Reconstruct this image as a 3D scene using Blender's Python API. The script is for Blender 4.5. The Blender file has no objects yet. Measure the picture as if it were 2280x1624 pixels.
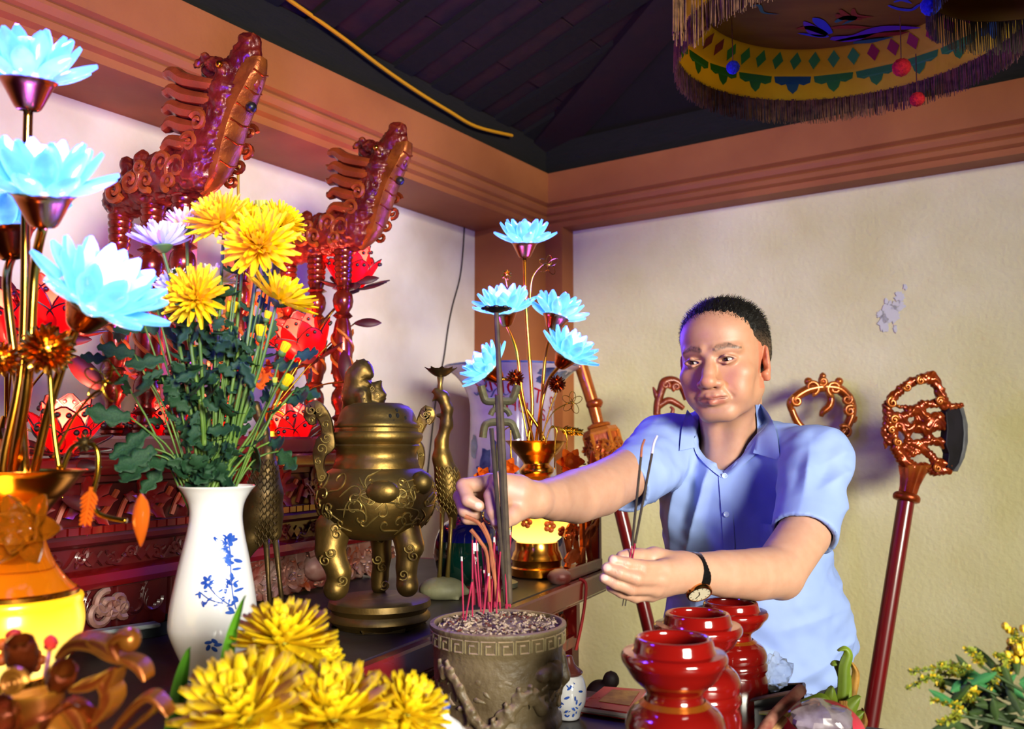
import bpy, math, random
import numpy as np
from mathutils import Vector, Matrix
from mathutils.bvhtree import BVHTree
SC = bpy.context.scene
COL = SC.collection
PI = math.pi
# ---------------------------------------------------------------- camera, world, lights, exposure
FPX = 1955.0
PITCH = math.atan(173/1955.0)
CAMZ = 1.25
cam_d = bpy.data.cameras.new('camera'); cam = bpy.data.objects.new('camera', cam_d); COL.objects.link(cam)
cam.location = (0, 0, CAMZ); cam.rotation_euler = (PI/2+PITCH, 0, 0)
cam_d.sensor_width = 36; cam_d.lens = 36*FPX/2280; cam_d.clip_start = 0.02
cam_d.dof.use_dof = True; cam_d.dof.focus_distance = 1.6; cam_d.dof.aperture_fstop = 5.0
SC.camera = cam
SC.view_settings.view_transform = 'Standard'; SC.view_settings.look = 'None'
SC.view_settings.gamma = 1; SC.view_settings.use_curve_mapping = False
SC.view_settings.exposure = 0.0
w = bpy.data.worlds.new('room_ambient'); SC.world = w; w.use_nodes = True
w.node_tree.nodes['Background'].inputs[0].default_value = (0.9, 0.95, 1.0, 1)
w.node_tree.nodes['Background'].inputs[1].default_value = 0.014

def lamp(name, kind, loc, energy, color, size=0.1, target=None, **kw):
    d = bpy.data.lights.new(name, kind); d.energy = energy; d.color = color
    if kind == 'AREA': d.shape = 'RECTANGLE'; d.size = size; d.size_y = kw.pop('size_y', size)
    else: d.shadow_soft_size = size
    for a, b in kw.items(): setattr(d, a, b)
    o = bpy.data.objects.new(name, d); COL.objects.link(o); o.location = loc
    if target is not None:
        o.rotation_euler = (Vector(target)-Vector(loc)).to_track_quat('-Z', 'Y').to_euler()
    return o
lamp('key_softbox', 'AREA', (2.35, -3.2, 2.12), 60, (1.0, 0.965, 0.80), 1.7, (-0.05, 2.0, 1.15), size_y=1.2, spread=math.radians(50))

def P(px, py, d):
    """world point seen at photo pixel (px,py) at a distance d along the room (world Y)"""
    u = (px-1140)/FPX; v = (812-py)/FPX
    cp, sp = math.cos(PITCH), math.sin(PITCH)
    t = d/(cp - v*sp)
    return np.array([t*u, d, CAMZ + t*(sp+v*cp)])
def PX(d): return d/FPX
def PZ(px, py, z):
    """point at pixel on the horizontal plane z"""
    u = (px-1140)/FPX; v = (812-py)/FPX
    cp, sp = math.cos(PITCH), math.sin(PITCH)
    t = (z-CAMZ)/(sp+v*cp)
    return np.array([t*u, t*(cp-v*sp), z])
def A(*a): return np.array(a, float)
def unit(v): v = np.asarray(v, float); return v/np.linalg.norm(v)
def hexc(h):
    c = [int(h[i:i+2], 16)/255 for i in (0, 2, 4)]
    return tuple(x/12.92 if x <= .04045 else ((x+.055)/1.055)**2.4 for x in c)
RND = random.Random(7)

# ---------------------------------------------------------------- geometry collectors
class MB:
    def __init__(s): s.V = []; s.F = []; s.n = 0
    def add(s, V, F):
        V = np.asarray(V, float).reshape(-1, 3)
        s.V.append(V); s.F.extend([tuple(i+s.n for i in f) for f in F]); s.n += len(V)
        return s
    def xf(s, M):
        M = np.array(M); s.V = [v@M[:3, :3].T+M[:3, 3] for v in s.V]; return s
    def verts(s): return np.concatenate(s.V) if s.V else np.zeros((0, 3))
def frame(origin, x, y, z):
    M = np.eye(4); M[:3, 0] = x; M[:3, 1] = y; M[:3, 2] = z; M[:3, 3] = origin; return M
def zframe(origin, z, ref=(0, 0, 1)):
    z = unit(z); ref = np.asarray(ref, float)
    if abs(z@unit(ref)) > .98: ref = A(1, 0, 0) if abs(z[0]) < .9 else A(0, 1, 0)
    x = unit(np.cross(ref, z)); y = np.cross(z, x); return frame(origin, x, y, z)
def ap(V, M):
    V = np.asarray(V, float).reshape(-1, 3); return V@M[:3, :3].T+M[:3, 3]
def box(c, h, M=None):
    c = np.asarray(c, float)
    V = [c+A(x*h[0], y*h[1], z*h[2]) for x in (-1, 1) for y in (-1, 1) for z in (-1, 1)]
    if M is not None: V = ap(V, M)
    return V, [(0, 1, 3, 2), (4, 6, 7, 5), (0, 4, 5, 1), (2, 3, 7, 6), (0, 2, 6, 4), (1, 5, 7, 3)]
def bbox_bevel(c, h, b, M=None):
    """box with chamfered edges"""
    c = np.asarray(c, float); V = []; idx = {}
    for x in (-1, 1):
        for y in (-1, 1):
            for z in (-1, 1):
                for ax in range(3):
                    p = A(x*h[0], y*h[1], z*h[2]); s = (x, y, z)
                    for k in range(3):
                        if k != ax: p[k] -= s[k]*b
                    idx[(x, y, z, ax)] = len(V); V.append(c+p)
    F = []
    for ax in range(3):
        o = [k for k in range(3) if k != ax]
        for s in (-1, 1):
            q = []
            for a_, b_ in ((-1, -1), (1, -1), (1, 1), (-1, 1)):
                t = [0, 0, 0]; t[ax] = s; t[o[0]] = a_; t[o[1]] = b_; q.append(idx[(*t, ax)])
            F.append(tuple(q))
    for a1 in range(3):
        for a2 in range(a1+1, 3):
            a3 = 3-a1-a2
            for s1 in (-1, 1):
                for s2 in (-1, 1):
                    def g(s3, ax):
                        t = [0, 0, 0]; t[a1] = s1; t[a2] = s2; t[a3] = s3; return idx[(*t, ax)]
                    F.append((g(-1, a1), g(1, a1), g(1, a2), g(-1, a2)))
    for x in (-1, 1):
        for y in (-1, 1):
            for z in (-1, 1): F.append(tuple(idx[(x, y, z, k)] for k in range(3)))
    if M is not None: V = ap(V, M)
    return V, F
def lathe(prof, n=32, M=None, sx=1, sy=1, a0=0, a1=2*PI):
    V = []; F = []; m = len(prof); full = abs(a1-a0-2*PI) < 1e-6; k = n if full else n+1
    for i in range(k):
        a = a0+(a1-a0)*i/n; c, s = math.cos(a), math.sin(a)
        for r, z in prof: V.append((max(r, 1e-5)*c*sx, max(r, 1e-5)*s*sy, z))
    for i in range(n):
        j = (i+1) % k
        for q in range(m-1): F.append((i*m+q, j*m+q, j*m+q+1, i*m+q+1))
    if M is not None: V = ap(V, M)
    return V, F
def smooth_prof(pts, n=4):
    """Catmull-Rom through (r,z) points"""
    p = np.asarray(pts, float); out = []
    for i in range(len(p)-1):
        p0 = p[max(i-1, 0)]; p1 = p[i]; p2 = p[i+1]; p3 = p[min(i+2, len(p)-1)]
        for k in range(n):
            t = k/n
            out.append(.5*((2*p1)+(-p0+p2)*t+(2*p0-5*p1+4*p2-p3)*t*t+(-p0+3*p1-3*p2+p3)*t**3))
    out.append(p[-1]); return np.array(out)
def tube(pts, r, n=8, cap=True, flat=None):
    p = np.asarray(pts, float); m = len(p)
    r = np.full(m, r) if np.isscalar(r) else np.asarray(r, float)
    if len(r) != m: r = np.interp(np.linspace(0, 1, m), np.linspace(0, 1, len(r)), r)
    T = np.gradient(p, axis=0); T /= (np.linalg.norm(T, axis=1)[:, None]+1e-12)
    ref = A(0, 0, 1) if abs(T[0][2]) < .9 else A(1, 0, 0)
    x = unit(np.cross(ref, T[0])); V = []
    for i in range(m):
        x = x-T[i]*(x@T[i]); x = unit(x); y = np.cross(T[i], x)
        for k in range(n):
            a = 2*PI*k/n; V.append(p[i]+r[i]*(math.cos(a)*x+math.sin(a)*y*(flat or 1)))
    F = []
    for i in range(m-1):
        for k in range(n):
            F.append((i*n+k, i*n+(k+1) % n, (i+1)*n+(k+1) % n, (i+1)*n+k))
    if cap: F += [tuple(range(n))[::-1], tuple((m-1)*n+k for k in range(n))]
    return V, F
def curve(pts, n=6): return smooth_prof(pts, n)
def ball(c, r, n=12, m=8, R=None):
    r = (r, r, r) if np.isscalar(r) else r
    V = []; F = []
    for i in range(m+1):
        t = PI*i/m
        for k in range(n):
            a = 2*PI*k/n; s = max(math.sin(t), 1e-4)
            V.append((r[0]*s*math.cos(a), r[1]*s*math.sin(a), r[2]*math.cos(t)))
    for i in range(m):
        for k in range(n): F.append((i*n+k, (i+1)*n+k, (i+1)*n+(k+1) % n, i*n+(k+1) % n))
    V = np.array(V)
    if R is not None: V = V@np.array(R)[:3, :3].T
    return V+np.asarray(c), F
def prism(poly, d0, d1, M, bev=0.0):
    """outline (x,y) extruded between z=d0 and d1 of frame M; bev shrinks the d1 face"""
    p = np.asarray(poly, float); n = len(p)
    V = [(x, y, d0) for x, y in p]; F = [tuple(range(n))[::-1]]
    if bev:
        nx = np.roll(p, -1, 0)-np.roll(p, 1, 0); nx = np.stack([nx[:, 1], -nx[:, 0]], 1)
        nx /= (np.linalg.norm(nx, axis=1)[:, None]+1e-9)
        area = np.sum(p[:, 0]*np.roll(p[:, 1], -1)-np.roll(p[:, 0], -1)*p[:, 1])
        q = p-nx*bev*(1 if area > 0 else -1)
        V += [(x, y, d1-bev*np.sign(d1-d0)) for x, y in p]+[(x, y, d1) for x, y in q]; L = 3
    else: V += [(x, y, d1) for x, y in p]; L = 2
    for l in range(L-1):
        for i in range(n):
            j = (i+1) % n; F.append((l*n+i, l*n+j, (l+1)*n+j, (l+1)*n+i))
    F.append(tuple((L-1)*n+i for i in range(n)))
    return ap(V, M), F
def sheet(L, W, shape, cup=0.0, curl=0.0, nl=6, nw=4, th=0.0, wave=0.0, ph=0.0):
    """a leaf/petal along +x, normal +z; shape(t)->half width factor; cup raises the edges, curl bends the tip up"""
    V = []; F = []
    for i in range(nl+1):
        t = i/nl; h = W*shape(t)
        a = curl*t; x = L*(math.sin(a)/a*t if abs(a) > 1e-4 else t)
        z0 = L*((1-math.cos(a))/a*t if abs(a) > 1e-4 else 0)
        for j in range(nw+1):
            s = 2*j/nw-1
            z = z0+cup*h*s*s+wave*math.sin(t*9+ph)*abs(s)*W
            V.append((x, h*s, z))
    m = nw+1
    for i in range(nl):
        for j in range(nw): F.append((i*m+j, i*m+j+1, (i+1)*m+j+1, (i+1)*m+j))
    if th:
        k = len(V); V += [(x, y*.92, z-th) for x, y, z in V]
        F += [tuple(q+k for q in f[::-1]) for f in F]
        rim = [j for j in range(m)]+[i*m+nw for i in range(1, nl+1)]+[nl*m+j for j in range(nw-1, -1, -1)]+[i*m for i in range(nl-1, 0, -1)]
        for a_, b_ in zip(rim, rim[1:]+rim[:1]): F.append((b_, a_, a_+k, b_+k))
    return np.array(V), F
def spiral(c, x, y, r, turns=1.6, a0=0.0, sgn=1, n=22, r1=.12):
    t = np.linspace(0, 1, n); a = a0+sgn*turns*2*PI*t; rr = r*(1-(1-r1)*t)
    return np.asarray(c)+np.outer(rr*np.cos(a), x)+np.outer(rr*np.sin(a), y)
def grid_faces(ni, nj, cyc=False):
    F = []
    for i in range(ni-1):
        for j in range(nj if cyc else nj-1):
            F.append((i*nj+j, i*nj+(j+1) % nj, (i+1)*nj+(j+1) % nj, (i+1)*nj+j))
    return F

# ---------------------------------------------------------------- implicit surfaces (smooth unions meshed by surface nets)
def cap(a, b, ra, rb=None, k=None): return ('u', 'cap', A(*a), A(*b), ra, ra if rb is None else rb, k)
def ell(c, r, R=None, k=None): return ('u', 'ell', A(*c), A(*((r,)*3 if np.isscalar(r) else r)), None if R is None else np.array(R)[:3, :3], 0, k)
def sub(p, k=None): return ('s',)+p[1:6]+(k if k is not None else p[6],)
def ccap(a, b, ra, rb, k=None): return ('u', 'ccap', A(*a), A(*b), ra, rb, k)
def half(pt, nrm): return ('s', 'half', A(*pt), unit(nrm), 0, 0, 0.003)
def chain(pts, rad, k=None):
    rad = list(rad) if not np.isscalar(rad) else [rad]*len(pts)
    return [cap(pts[i], pts[i+1], rad[i], rad[i+1], k) for i in range(len(pts)-1)]
def _bounds(p):
    if p[1] in ('cap', 'ccap'):
        r = max(p[4], p[5]); return np.minimum(p[2], p[3])-r, np.maximum(p[2], p[3])+r
    if p[1] == 'ell':
        R = np.eye(3) if p[4] is None else p[4]
        e = np.sqrt(((R*p[3])**2).sum(1)); return p[2]-e, p[2]+e
    return None
def _dist(p, X):
    if p[1] == 'cap':
        a, b = p[2], p[3]; ba = b-a; q = X-a.astype(np.float32)
        t = np.clip((q@ba.astype(np.float32))/max(ba@ba, 1e-12), 0, 1)
        return np.linalg.norm(q-t[..., None]*ba.astype(np.float32), axis=-1)-(p[4]+(p[5]-p[4])*t)
    if p[1] == 'ccap':                                            # round start, flat open end at b
        a, b = p[2], p[3]; ba = b-a; L_ = np.linalg.norm(ba); q = X-a.astype(np.float32)
        t = (q@ba.astype(np.float32))/(L_*L_); tc = np.clip(t, 0, 2)
        d = np.linalg.norm(q-tc[..., None]*ba.astype(np.float32), axis=-1)-(p[4]+(p[5]-p[4])*np.clip(tc, 0, 1.2))
        return np.maximum(d, (t-1)*L_)
    if p[1] == 'ell':
        q = X-p[2].astype(np.float32)
        if p[4] is not None: q = q@p[4].astype(np.float32)
        r = p[3].astype(np.float32)
        k0 = np.linalg.norm(q/r, axis=-1); k1 = np.linalg.norm(q/(r*r), axis=-1)+1e-9
        return k0*(k0-1)/k1
    return (X-p[2].astype(np.float32))@p[3].astype(np.float32)*-1.0
def sdf_mesh(prims, vox, k=0.01, B=40, smooth=2):
    bs = [_bounds(p) for p in prims]; us = [b for p, b in zip(prims, bs) if p[0] == 'u']
    lo = np.min([b[0] for b in us], 0)-3*vox; hi = np.max([b[1] for b in us], 0)+3*vox
    N = np.ceil((hi-lo)/vox).astype(int)+1
    big = int(N.max())+8; keys = []; pts = []; quads = []
    nb = (N+B-1)//B
    for bx in range(nb[0]):
        for by in range(nb[1]):
            for bz in range(nb[2]):
                o = np.array([bx, by, bz])*B-1
                p0 = lo+o*vox; p1 = p0+(B+2)*vox; sel = []; has = False
                for p, b in zip(prims, bs):
                    kk = p[6] if p[6] is not None else k; m = kk+3*vox
                    if b is None or (np.all(b[0]-m < p1) and np.all(b[1]+m > p0)):
                        sel.append((p, kk)); has |= p[0] == 'u'
                if not has: continue
                g = [(lo[i]+(o[i]+np.arange(B+3))*vox).astype(np.float32) for i in range(3)]
                X = np.stack(np.meshgrid(*g, indexing='ij'), -1)
                f = np.full(X.shape[:3], .2, np.float32)
                for p, kk in sel:
                    d = _dist(p, X); kk = max(kk, 1e-5)
                    if p[0] == 'u':
                        h = np.clip(.5+.5*(f-d)/kk, 0, 1); f = f+(d-f)*h-kk*h*(1-h)
                    else:
                        h = np.clip(.5-.5*(f+d)/kk, 0, 1); f = f+(-d-f)*h+kk*h*(1-h)
                s = f < 0
                if s.all() or not s.any(): continue
                cs = np.zeros(tuple(n-1 for n in s.shape), int)
                for dx in (0, 1):
                    for dy in (0, 1):
                        for dz in (0, 1): cs += s[dx:dx+B+2, dy:dy+B+2, dz:dz+B+2]
                act = np.argwhere((cs > 0) & (cs < 8))
                if not len(act): continue
                acc = np.zeros((len(act), 3)); cnt = np.zeros(len(act))
                cr = [(dx, dy, dz) for dx in (0, 1) for dy in (0, 1) for dz in (0, 1)]
                val = [f[act[:, 0]+c[0], act[:, 1]+c[1], act[:, 2]+c[2]] for c in cr]
                for i, c in enumerate(cr):
                    for j in range(i+1, 8):
                        e = cr[j]
                        if sum(abs(c[q]-e[q]) for q in range(3)) != 1: continue
                        a, b = val[i], val[j]; m = (a < 0) != (b < 0)
                        t = np.where(m, a/np.where(a == b, 1, a-b), 0)
                        acc += np.where(m[:, None], np.array(c)+t[:, None]*(np.array(e)-np.array(c)), 0); cnt += m
                pos = lo+(o+act+acc/cnt[:, None])*vox
                G = act+o+2; key = (G[:, 0]*big+G[:, 1])*big+G[:, 2]
                keys.append(key); pts.append(pos)
                for ax in range(3):
                    u_, v_ = (ax+1) % 3, (ax+2) % 3
                    sl0 = [slice(1, B+1)]*3; sl1 = list(sl0); sl1[ax] = slice(2, B+2)
                    a = s[tuple(sl0)]; b = s[tuple(sl1)]
                    for flip, mk in ((0, a & ~b), (1, ~a & b)):
                        I = np.argwhere(mk)+1
                        if not len(I): continue
                        q = []
                        for du, dv in ((-1, -1), (0, -1), (0, 0), (-1, 0)):
                            J = I.copy(); J[:, u_] += du; J[:, v_] += dv; J = J+o+2
                            q.append((J[:, 0]*big+J[:, 1])*big+J[:, 2])
                        if flip: q = q[::-1]
                        quads.append(np.stack(q, 1))
    keys = np.concatenate(keys); pts = np.concatenate(pts); quads = np.concatenate(quads)
    uk, ix = np.unique(keys, return_index=True); V = pts[ix]
    Q = np.searchsorted(uk, quads); Q = np.clip(Q, 0, len(uk)-1)
    used, inv = np.unique(Q, return_inverse=True); V = V[used]; Q = inv.reshape(-1, 4)
    E = np.concatenate([Q[:, [0, 1]], Q[:, [1, 2]], Q[:, [2, 3]], Q[:, [3, 0]]])
    for _ in range(smooth):
        S = np.zeros_like(V); c = np.zeros(len(V))
        for d in range(3): S[:, d] = np.bincount(E[:, 0], V[E[:, 1], d], len(V))+np.bincount(E[:, 1], V[E[:, 0], d], len(V))
        c = np.bincount(E[:, 0], minlength=len(V))+np.bincount(E[:, 1], minlength=len(V))
        V = V*.5+S/c[:, None]*.5
    return V, Q
def vnormals(V, Q):
    n = np.cross(V[Q[:, 2]]-V[Q[:, 0]], V[Q[:, 3]]-V[Q[:, 1]]); N = np.zeros_like(V)
    for c in range(4):
        for d in range(3): N[:, d] += np.bincount(Q[:, c], n[:, d], len(V))
    return N/(np.linalg.norm(N, axis=1)[:, None]+1e-12)
def vnoise(p, seed=0):
    """cheap smooth value noise, p (n,3)"""
    p = np.asarray(p, float); i = np.floor(p).astype(np.int64); f = p-i; f = f*f*(3-2*f); out = 0
    for dx in (0, 1):
        for dy in (0, 1):
            for dz in (0, 1):
                h = ((i[:, 0]+dx)*374761393+(i[:, 1]+dy)*668265263+(i[:, 2]+dz)*1274126177+seed*97531) & 0x7fffffff
                h = (h ^ (h >> 13))*1274126177 & 0x7fffffff; r = ((h ^ (h >> 16)) & 0xffff)/65535.0
                out = out+r*(f[:, 0] if dx else 1-f[:, 0])*(f[:, 1] if dy else 1-f[:, 1])*(f[:, 2] if dz else 1-f[:, 2])
    return out*2-1

# ---------------------------------------------------------------- linking
def woff(o):
    v = A(0, 0, 0)
    while o is not None: v = v+np.array(o.location); o = o.parent
    return v
def mesh_of(name, V, F, mats=None, smooth=True, fm=None, sharp=None):
    me = bpy.data.meshes.new(name); V = np.asarray(V, float)
    if isinstance(F, np.ndarray):
        n = len(F); k = F.shape[1]
        me.vertices.add(len(V)); me.vertices.foreach_set('co', V.ravel())
        me.loops.add(n*k); me.loops.foreach_set('vertex_index', F.ravel().astype(np.int32))
        me.polygons.add(n); me.polygons.foreach_set('loop_start', np.arange(0, n*k, k, dtype=np.int32))
        me.update(calc_edges=True); me.validate()
    else: me.from_pydata([tuple(v) for v in V], [], F); me.update()
    if smooth: me.polygons.foreach_set('use_smooth', [True]*len(me.polygons))
    for m in (mats if isinstance(mats, (list, tuple)) else [mats]):
        if m: me.materials.append(m)
    if fm is not None: me.polygons.foreach_set('material_index', fm)
    if sharp and smooth: me.set_sharp_from_angle(angle=math.radians(sharp))
    return me
def obj(name, g, mat, parent=None, smooth=True, sharp=40, world=True, fm=None):
    """one mesh object; geometry in world coordinates is made local to the parent"""
    V, F = (g.verts(), g.F) if isinstance(g, MB) else g
    V = np.asarray(V, float).reshape(-1, 3)
    if parent is not None and world: V = V-woff(parent)
    o = bpy.data.objects.new(name, mesh_of(name, V, F, mat, smooth, fm, sharp)); COL.objects.link(o)
    if parent is not None: o.parent = parent
    return o
def each(name, gs, mat, parent, **kw):
    """alike pieces, one object each"""
    return [obj(name, g, mat, parent, **kw) for g in gs]
def inst(name, me, M, parent=None, mat=None):
    o = bpy.data.objects.new(name, me); COL.objects.link(o); M = np.array(M, float).copy()
    if parent is not None: M[:3, 3] -= woff(parent); o.parent = parent
    o.matrix_local = Matrix(M.tolist()); return o
def tag(o, label=None, cat=None, group=None, kind=None):
    if label: o['label'] = label
    if cat: o['category'] = cat
    if group: o['group'] = group
    if kind: o['kind'] = kind
    return o
def thing(name, label, cat, loc=(0, 0, 0), group=None):
    o = bpy.data.objects.new(name, None); COL.objects.link(o); o.location = tuple(loc); o.empty_display_size = .05
    return tag(o, label, cat, group)
def struct(o): o['kind'] = 'structure'; return o
def text_mesh(s, size, extrude=0.0):
    c = bpy.data.curves.new('lettering', 'FONT'); c.body = s; c.size = size; c.extrude = extrude; c.resolution_u = 3
    c.align_x = 'CENTER'; o = bpy.data.objects.new('lettering', c); COL.objects.link(o)
    dg = bpy.context.evaluated_depsgraph_get(); dg.update(); me = o.evaluated_get(dg).to_mesh()
    V = np.array([v.co[:] for v in me.vertices]); F = [tuple(p.vertices) for p in me.polygons]
    o.evaluated_get(dg).to_mesh_clear(); bpy.data.objects.remove(o); bpy.data.curves.remove(c)
    return V, F

# ---------------------------------------------------------------- materials
MATS = {}
def M_(name, col, rough=.5, metal=0., var=None, vscale=8., bump=0., bscale=60., edge=None, edgew=(.5, .56), emit=None, estr=0., coat=0., trans=0., ior=1.45, sss=0., subcol=None, alpha=1., stretch=None, spec=None, det=4, dust=None, bdet=3, translucent=0.):
    """principled material with procedural colour variation, relief, worn edges and dust on upward faces"""
    m = bpy.data.materials.new(name); m.use_nodes = True; nt = m.node_tree; N = nt.nodes; L = nt.links
    b = N['Principled BSDF']; col = hexc(col) if isinstance(col, str) else col
    tc = N.new('ShaderNodeTexCoord'); co = tc.outputs['Object']
    if stretch:
        mp = N.new('ShaderNodeMapping'); mp.inputs['Scale'].default_value = stretch; L.new(co, mp.inputs['Vector']); co = mp.outputs[0]
    b.inputs['Base Color'].default_value = (*col, 1); b.inputs['Roughness'].default_value = rough; b.inputs['Metallic'].default_value = metal
    out = None
    def mix(fac, a, c):
        x = N.new('ShaderNodeMix'); x.data_type = 'RGBA'
        L.new(fac, x.inputs['Factor'])
        for s, v in (('A', a), ('B', c)):
            if hasattr(v, 'is_output'): L.new(v, x.inputs[s if False else (6 if s == 'A' else 7)])
            else: x.inputs[6 if s == 'A' else 7].default_value = (*v, 1)
        return x.outputs[2]
    cur = col
    if var is not None:
        vc = hexc(var) if isinstance(var, str) else var
        nz = N.new('ShaderNodeTexNoise'); nz.inputs['Scale'].default_value = vscale; nz.inputs['Detail'].default_value = det; L.new(co, nz.inputs['Vector'])
        rp = N.new('ShaderNodeValToRGB'); rp.color_ramp.elements[0].position = .38; rp.color_ramp.elements[1].position = .64; L.new(nz.outputs[0], rp.inputs[0])
        cur = mix(rp.outputs[0], cur, vc)
        x = N.new('ShaderNodeMath'); x.operation = 'MULTIPLY_ADD'; x.inputs[1].default_value = .25; x.inputs[2].default_value = rough-.12; L.new(nz.outputs[0], x.inputs[0]); L.new(x.outputs[0], b.inputs['Roughness'])
    if edge is not None:
        ec = hexc(edge) if isinstance(edge, str) else edge
        ge = N.new('ShaderNodeNewGeometry'); rp = N.new('ShaderNodeValToRGB'); rp.color_ramp.elements[0].position = edgew[0]; rp.color_ramp.elements[1].position = edgew[1]
        L.new(ge.outputs['Pointiness'], rp.inputs[0]); cur = mix(rp.outputs[0], cur, ec)
    if dust is not None:
        dc = hexc(dust[0]) if isinstance(dust[0], str) else dust[0]
        ge = N.new('ShaderNodeNewGeometry'); sx = N.new('ShaderNodeSeparateXYZ'); L.new(ge.outputs['Normal'], sx.inputs[0])
        nz = N.new('ShaderNodeTexNoise'); nz.inputs['Scale'].default_value = dust[2] if len(dust) > 2 else 30; L.new(tc.outputs['Object'], nz.inputs['Vector'])
        a1 = N.new('ShaderNodeMath'); a1.operation = 'ADD'; L.new(sx.outputs[2], a1.inputs[0]); L.new(nz.outputs[0], a1.inputs[1])
        rp = N.new('ShaderNodeMapRange'); rp.inputs[1].default_value = .7; rp.inputs[2].default_value = 1.5; rp.inputs[4].default_value = dust[1]; L.new(a1.outputs[0], rp.inputs[0])
        cur = mix(rp.outputs[0], cur, dc)
    if hasattr(cur, 'is_output'): L.new(cur, b.inputs['Base Color'])
    if bump:
        nz = N.new('ShaderNodeTexNoise'); nz.inputs['Scale'].default_value = bscale; nz.inputs['Detail'].default_value = bdet; L.new(co, nz.inputs['Vector'])
        bp = N.new('ShaderNodeBump'); bp.inputs['Strength'].default_value = bump; bp.inputs['Distance'].default_value = .004; L.new(nz.outputs[0], bp.inputs['Height']); L.new(bp.outputs[0], b.inputs['Normal'])
    if emit: b.inputs['Emission Color'].default_value = (*(hexc(emit) if isinstance(emit, str) else emit), 1); b.inputs['Emission Strength'].default_value = estr
    b.inputs['Coat Weight'].default_value = coat; b.inputs['Coat Roughness'].default_value = .08
    b.inputs['Transmission Weight'].default_value = trans; b.inputs['IOR'].default_value = ior; b.inputs['Alpha'].default_value = alpha
    if sss: b.inputs['Subsurface Weight'].default_value = sss; b.inputs['Subsurface Radius'].default_value = (.012, .005, .003); b.inputs['Subsurface Scale'].default_value = .6
    if spec is not None: b.inputs['Specular IOR Level'].default_value = spec
    if translucent:
        tr = N.new('ShaderNodeBsdfTranslucent'); tr.inputs[0].default_value = (*(subcol or col), 1); mx = N.new('ShaderNodeMixShader'); mx.inputs[0].default_value = translucent
        L.new(b.outputs[0], mx.inputs[1]); L.new(tr.outputs[0], mx.inputs[2]); L.new(mx.outputs[0], N['Material Output'].inputs[0])
    MATS[name] = m; return m
# ================================================================ SETTING
W0 = A(.109, 3.5, 0)
uL = A(-.565, -.825, 0); nL = A(.825, -.565, 0)      # left wall: direction towards the camera, room side normal
uR = A(.826, -.564, 0); nR = A(-.564, -.826, 0)
uL /= np.linalg.norm(uL); nL /= np.linalg.norm(nL); uR /= np.linalg.norm(uR); nR /= np.linalg.norm(nR)
UP = A(0, 0, 1)
WL = W0-nL*.16                                            # the left wall stands further back under its beam
m_wall = M_('plaster', 'ded6aa', .9, var='ccc28c', vscale=2.2, bump=.5, bscale=70, det=6, bdet=6)
m_wall2 = M_('plaster_left', 'e4d9c9', .9, var='cdbda6', vscale=3., bump=.25, bscale=60, det=8)
m_beam = M_('terracotta_paint', '9c5c30', .62, var='8c4e26', vscale=3, bump=.12, bscale=90)
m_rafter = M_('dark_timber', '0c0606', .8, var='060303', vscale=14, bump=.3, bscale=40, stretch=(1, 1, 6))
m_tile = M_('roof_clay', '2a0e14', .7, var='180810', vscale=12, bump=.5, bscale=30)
m_floor = M_('floor_tile', '6b3a2b', .5, var='57301f', vscale=6)
def wallbox(name, u, n, L0, L1, z0, z1, t0, t1, mat, W=None):
    V, F = box((0, 0, 0), (1, 1, 1)); V = np.array(V)
    q = (W0 if W is None else W)+np.outer((V[:, 0]*.5+.5)*(L1-L0)+L0, u)+np.outer((V[:, 1]*.5+.5)*(t1-t0)+t0, n)
    q[:, 2] += (V[:, 2]*.5+.5)*(z1-z0)+z0
    return struct(obj(name, (q, F), mat))
wallbox('wall_left', uL, nL, -.2, 4.2, 0, 2.33, -.16, 0, m_wall2, WL)
wr = wallbox('wall_right', uR, nR, -.2, 3.6, 0, 2.33, -.16, 0, m_wall)
V, F = box((0.4, 1.2, -.05), (4.6, 4.2, .05)); struct(obj('floor', (V, F), m_floor))
BP = [(-.18, 2.08), (.085, 2.08), (.085, 2.10), (.1, 2.108), (.1, 2.124), (.094, 2.13), (.104, 2.136), (.112, 2.15), (.112, 2.158), (.104, 2.164), (.12, 2.172), (.12, 2.29), (-.18, 2.29)]
def beam(name, u, n, L0, L1):
    V = []; F = []; k = len(BP)
    for L in (L0, L1):
        for b, z in BP: V.append(W0+u*L+n*b+UP*z)
    F = [tuple(range(k)), tuple(range(2*k-1, k-1, -1))]+[(i, (i+1) % k, k+(i+1) % k, k+i) for i in range(k)]
    return struct(obj(name, (V, F), m_beam, smooth=False))
beam('trim_1', uL, nL, -.1, 4.2); beam('trim_2', uR, nR, -.1, 3.6)
# corner pillar that carries the beams
pts = [(0, .0), (0, .34)]
cp = [W0+uL*.22-nL*.17, W0+uL*.22+nL*.085, W0+nL*.085+nR*.085, W0+uR*.16+nR*.085, W0+uR*.16, W0-nL*.17]
V = [p+UP*z for z in (0, 2.085) for p in cp]; k = len(cp)
struct(obj('trim_3', (V, [tuple(range(k)), tuple(range(2*k-1, k-1, -1))]+[(i, (i+1) % k, k+(i+1) % k, k+i) for i in range(k)]), m_beam, smooth=False))
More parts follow.
